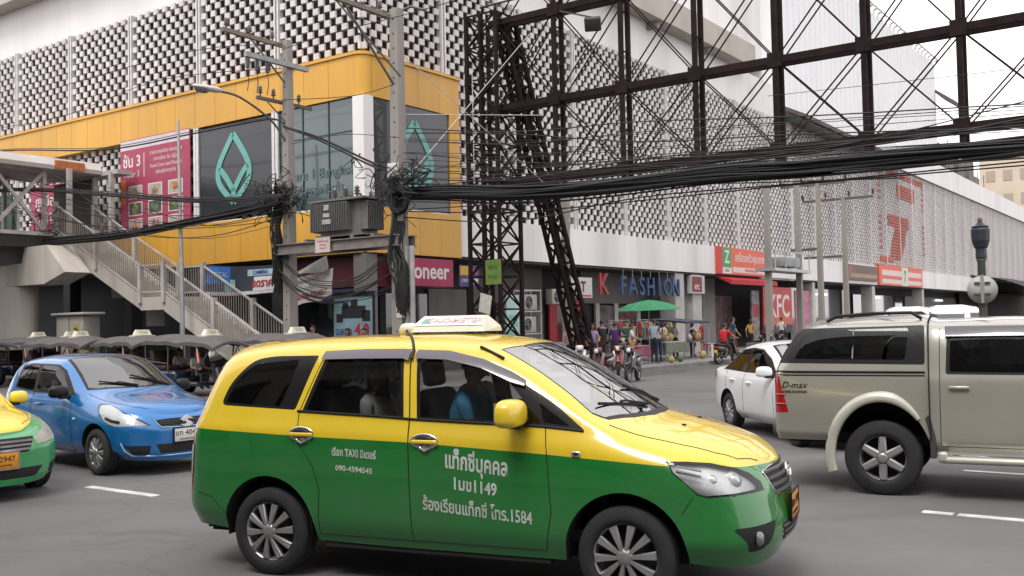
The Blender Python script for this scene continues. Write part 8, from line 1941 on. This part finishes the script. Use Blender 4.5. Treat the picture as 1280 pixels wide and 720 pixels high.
# air conditioner units on a rack
def aircon(label, y, z):
    T = thing('air_conditioner', label, 'air conditioner', W(-.55, y, z), A_C + R(90), 'air conditioner units beside the mast'); b = MB(); b.rbox((0, 0, .32), (.95, .36, .64), .03); b.build('casing', M('aircon_beige', (.40, .38, .34), .6, .15, 3, dirt=.4), T)
    f = MB(); f.lathe([(0, .004), (.25, .004), (.26, 0)], 24, 0, Matrix.Translation((-.12, -.182, .32)) @ XN); o = f.build('fan_opening', P_GAP, T); g = MB()
    for r_ in (.06, .12, .18, .24): g.tube([Vector((-.12 + r_ * math.cos(t), -.19, .32 + r_ * math.sin(t))) for t in np.linspace(0, 6.2832, 20, endpoint=False)], .006, 4, closed=True)
    for a in range(4): g.bar((-.12, -.19, .32), (-.12 + .25 * math.cos(a * 1.57), -.19, .32 + .25 * math.sin(a * 1.57)), .008)
    g.build('fan_guard', GALV, o)
aircon('upper air conditioner unit on the rack right of the lattice mast', 9.9, 2.35); aircon('lower air conditioner unit on the rack right of the lattice mast', 9.8, 1.45); aircon('air conditioner unit hung high beside the hanging white sign box', 12.0, 2.6)
rk = MB()
for y in (9.3, 10.5):
    for x in (-.8, -.3): rk.bar((x, y, .15), (x, y, 3.2), .05)
for z in (1.4, 2.3, 3.15): rk.bar((-.3, 9.3, z), (-.3, 10.5, z), .05); rk.bar((-.8, 9.3, z), (-.8, 10.5, z), .05)
tag(rk.build('steel_rack', GALV, None, C0, A_C), 'galvanised rack holding two air conditioner units', 'rack')
# hanging sign boxes
o = board('hanging_sign', 'white hanging sign box with a dark red emblem before the red letters', 'sign', (-.1, 13.35, 2.88), 'R', 1.9, .88, M('signbox_white', (.46, .45, .46), .5, .1, 3), .25); letters(o, 'AT', .6, .0, .46, M('print_maroon', (.10, .01, .02), .6), bold=.03); patch(o, -.85, .85, .05, .13, RED_T, 'stripe')
o = board('hanging_sign', 'small red and white hanging sign box in front of the white column', 'sign', (.0, 24.95, 3.2), 'R', 1.6, .95, M('signbox_white', (.46, .45, .46)), .25); patch(o, -.75, .45, .08, .88, M('sign_darkred', (.16, .012, .016), .5, .2, 4), 'panel'); letters(o, 'KFC', .34, -.15, .32, WHT_T, y=-.012, bold=.01)
for k, ch in enumerate('K'): 
    t = MB(); merge(t, text_mb('K', 1.35, .08, 0, face_right(-.05, 15.2, 3.45), .02)); tag(t.build('sign_letter', M('letter_red', (.26, .015, .02), .5, .3, 3), None, C0, A_C), 'big red letter hung from the soffit before the blue letters', 'sign letter', 'hanging shop letters')
for k, (ch, nm) in enumerate(zip('FASHION', ('first', 'second', 'third', 'fourth', 'fifth', 'sixth', 'last'))):
    t = MB(); merge(t, text_mb(ch, 1.22, .08, 0, face_right(-.05, 17.0 + k * .9, 3.42), .015)); o_ = t.build('sign_letter', M('letter_blue', (.013, .05, .145), .5, .4, 3), None, C0, A_C); tag(o_, nm + ' of the blue letters hung from the soffit, the letter ' + ch, 'sign letter', 'hanging shop letters')
    h = MB(); h.tube([(-.05, 17.0 + k * .9, 3.85), (-.05, 17.0 + k * .9, 4.2)], .012, 5); h.build('hanger', GALV, o_)
# orange shop sign with green Z panel and awning
SO = M('sign_orange', (.60, .085, .035), .5, .1, 1.5); SW = M('sign_cream2', (.58, .50, .48), .5, .1, 4)
o = board('shop_sign', 'orange shop sign with a green Z panel on the white band', 'sign', (.12, 31.0, 4.32), 'R', 7.4, 1.5, SO, .16)
patch(o, -3.7, -3.15, 0, 1.5, RED_T, 'end_panel'); gpn = patch(o, -3.1, -1.9, .38, 1.45, M('sign_green2', (.02, .26, .06), .5, .1, 3), 'green_panel'); letters(o, 'Z', 1.0, -2.5, .92, WHT_T, y=-.014, bold=.02); patch(o, -3.1, -1.9, .03, .36, WHT_T, 'panel'); letters(o, 'ZEBRA', .2, -2.5, .2, M('sign_green2', (.02, .26, .06)), y=-.014)
letters(o, 'เครื่องครัวคุณภาพ', .62, .9, .95, SW, bold=.012); patch(o, -1.7, 3.4, .12, .42, SW, 'stripe'); letters(o, 'จำหน่ายปลีกและส่ง', .24, .9, .27, SO, y=-.014)
aw = MB(); aw.add([(-.2, 27.5, 4.2), (-.2, 34.4, 4.2), (.75, 34.4, 3.98), (.75, 27.5, 3.98), (.75, 34.4, 3.72), (.75, 27.5, 3.72)], [(0, 3, 2, 1), (3, 5, 4, 2), (0, 5, 3)]); tag(aw.build('shop_awning', M('awning_red', (.40, .015, .025), .7, .12, 2), None, C0, A_C), 'red cloth awning under the orange shop sign', 'awning')
# chicken shop front
o = board('shop_front_panel', 'tall red chicken-shop panel with big white letters', 'sign', (-.3, 37.2, .9), 'R', 4.9, 2.85, M('kfc_red', (.36, .035, .03), .55, .12, 1), .1); letters(o, 'KFC', 2.0, .2, 1.6, SW, bold=.03, sx=1.0); patch(o, -2.45, 2.45, 0, .5, BLK_T, 'base'); patch(o, -2.45, 2.45, .5, 1.0, M('kfc_orange', (.45, .08, .04), .55), 'panel', -.003)
o = board('shop_front_panel', 'pink flowered panel right of the chicken-shop panel', 'sign', (-.3, 41.7, .9), 'R', 2.7, 2.7, M('panel_pink', (.42, .16, .24), .6, .5, 2.5), .1)
o = board('shop_front_panel', 'mottled poster panel behind the pole under the red awning', 'sign', (-.5, 34.0, .5), 'R', 1.2, 3.0, M('panel_mottled', (.25, .22, .22), .6, .9, 2.5), .1); patch(o, -.5, .5, 1.4, 2.2, M('panel_red', (.3, .04, .04), .6, .5, 4))
# brown sign and striped convenience-store sign
o = board('shop_sign', 'dark brown shop sign left of the striped red sign', 'sign', (.10, 54.3, 4.55), 'R', 7.6, 1.15, M('sign_brown2', (.10, .05, .035), .5, .3, 1), .16); patch(o, -3.2, 3.6, .2, .5, M('sign_tan', (.26, .20, .12), .5, .3, 2)); patch(o, -3.6, -2.9, .15, 1.0, M('sign_dullred', (.25, .06, .05), .5))
o = board('shop_sign', 'red and cream striped convenience-store sign with a green seven', 'sign', (.12, 65.5, 4.32), 'R', 14.0, 1.65, SO, .3); patch(o, -6.2, 6.6, .80, 1.25, SW, 'stripe'); patch(o, -6.2, 6.6, .15, .50, SW, 'stripe', poly=None)
pn = patch(o, -.2, 1.9, .02, 1.62, M('sign_cream3', (.55, .53, .46), .5), 'logo_panel', -.014); letters(pn, '7', 1.3, .85, .8, M('sign_green2', (.02, .26, .06)), y=-.020, bold=.05)
end = MB(); end.box(.12, .43, 58.4, 58.5, 4.3, 5.97); end.build('end_panel', RED_T, o);
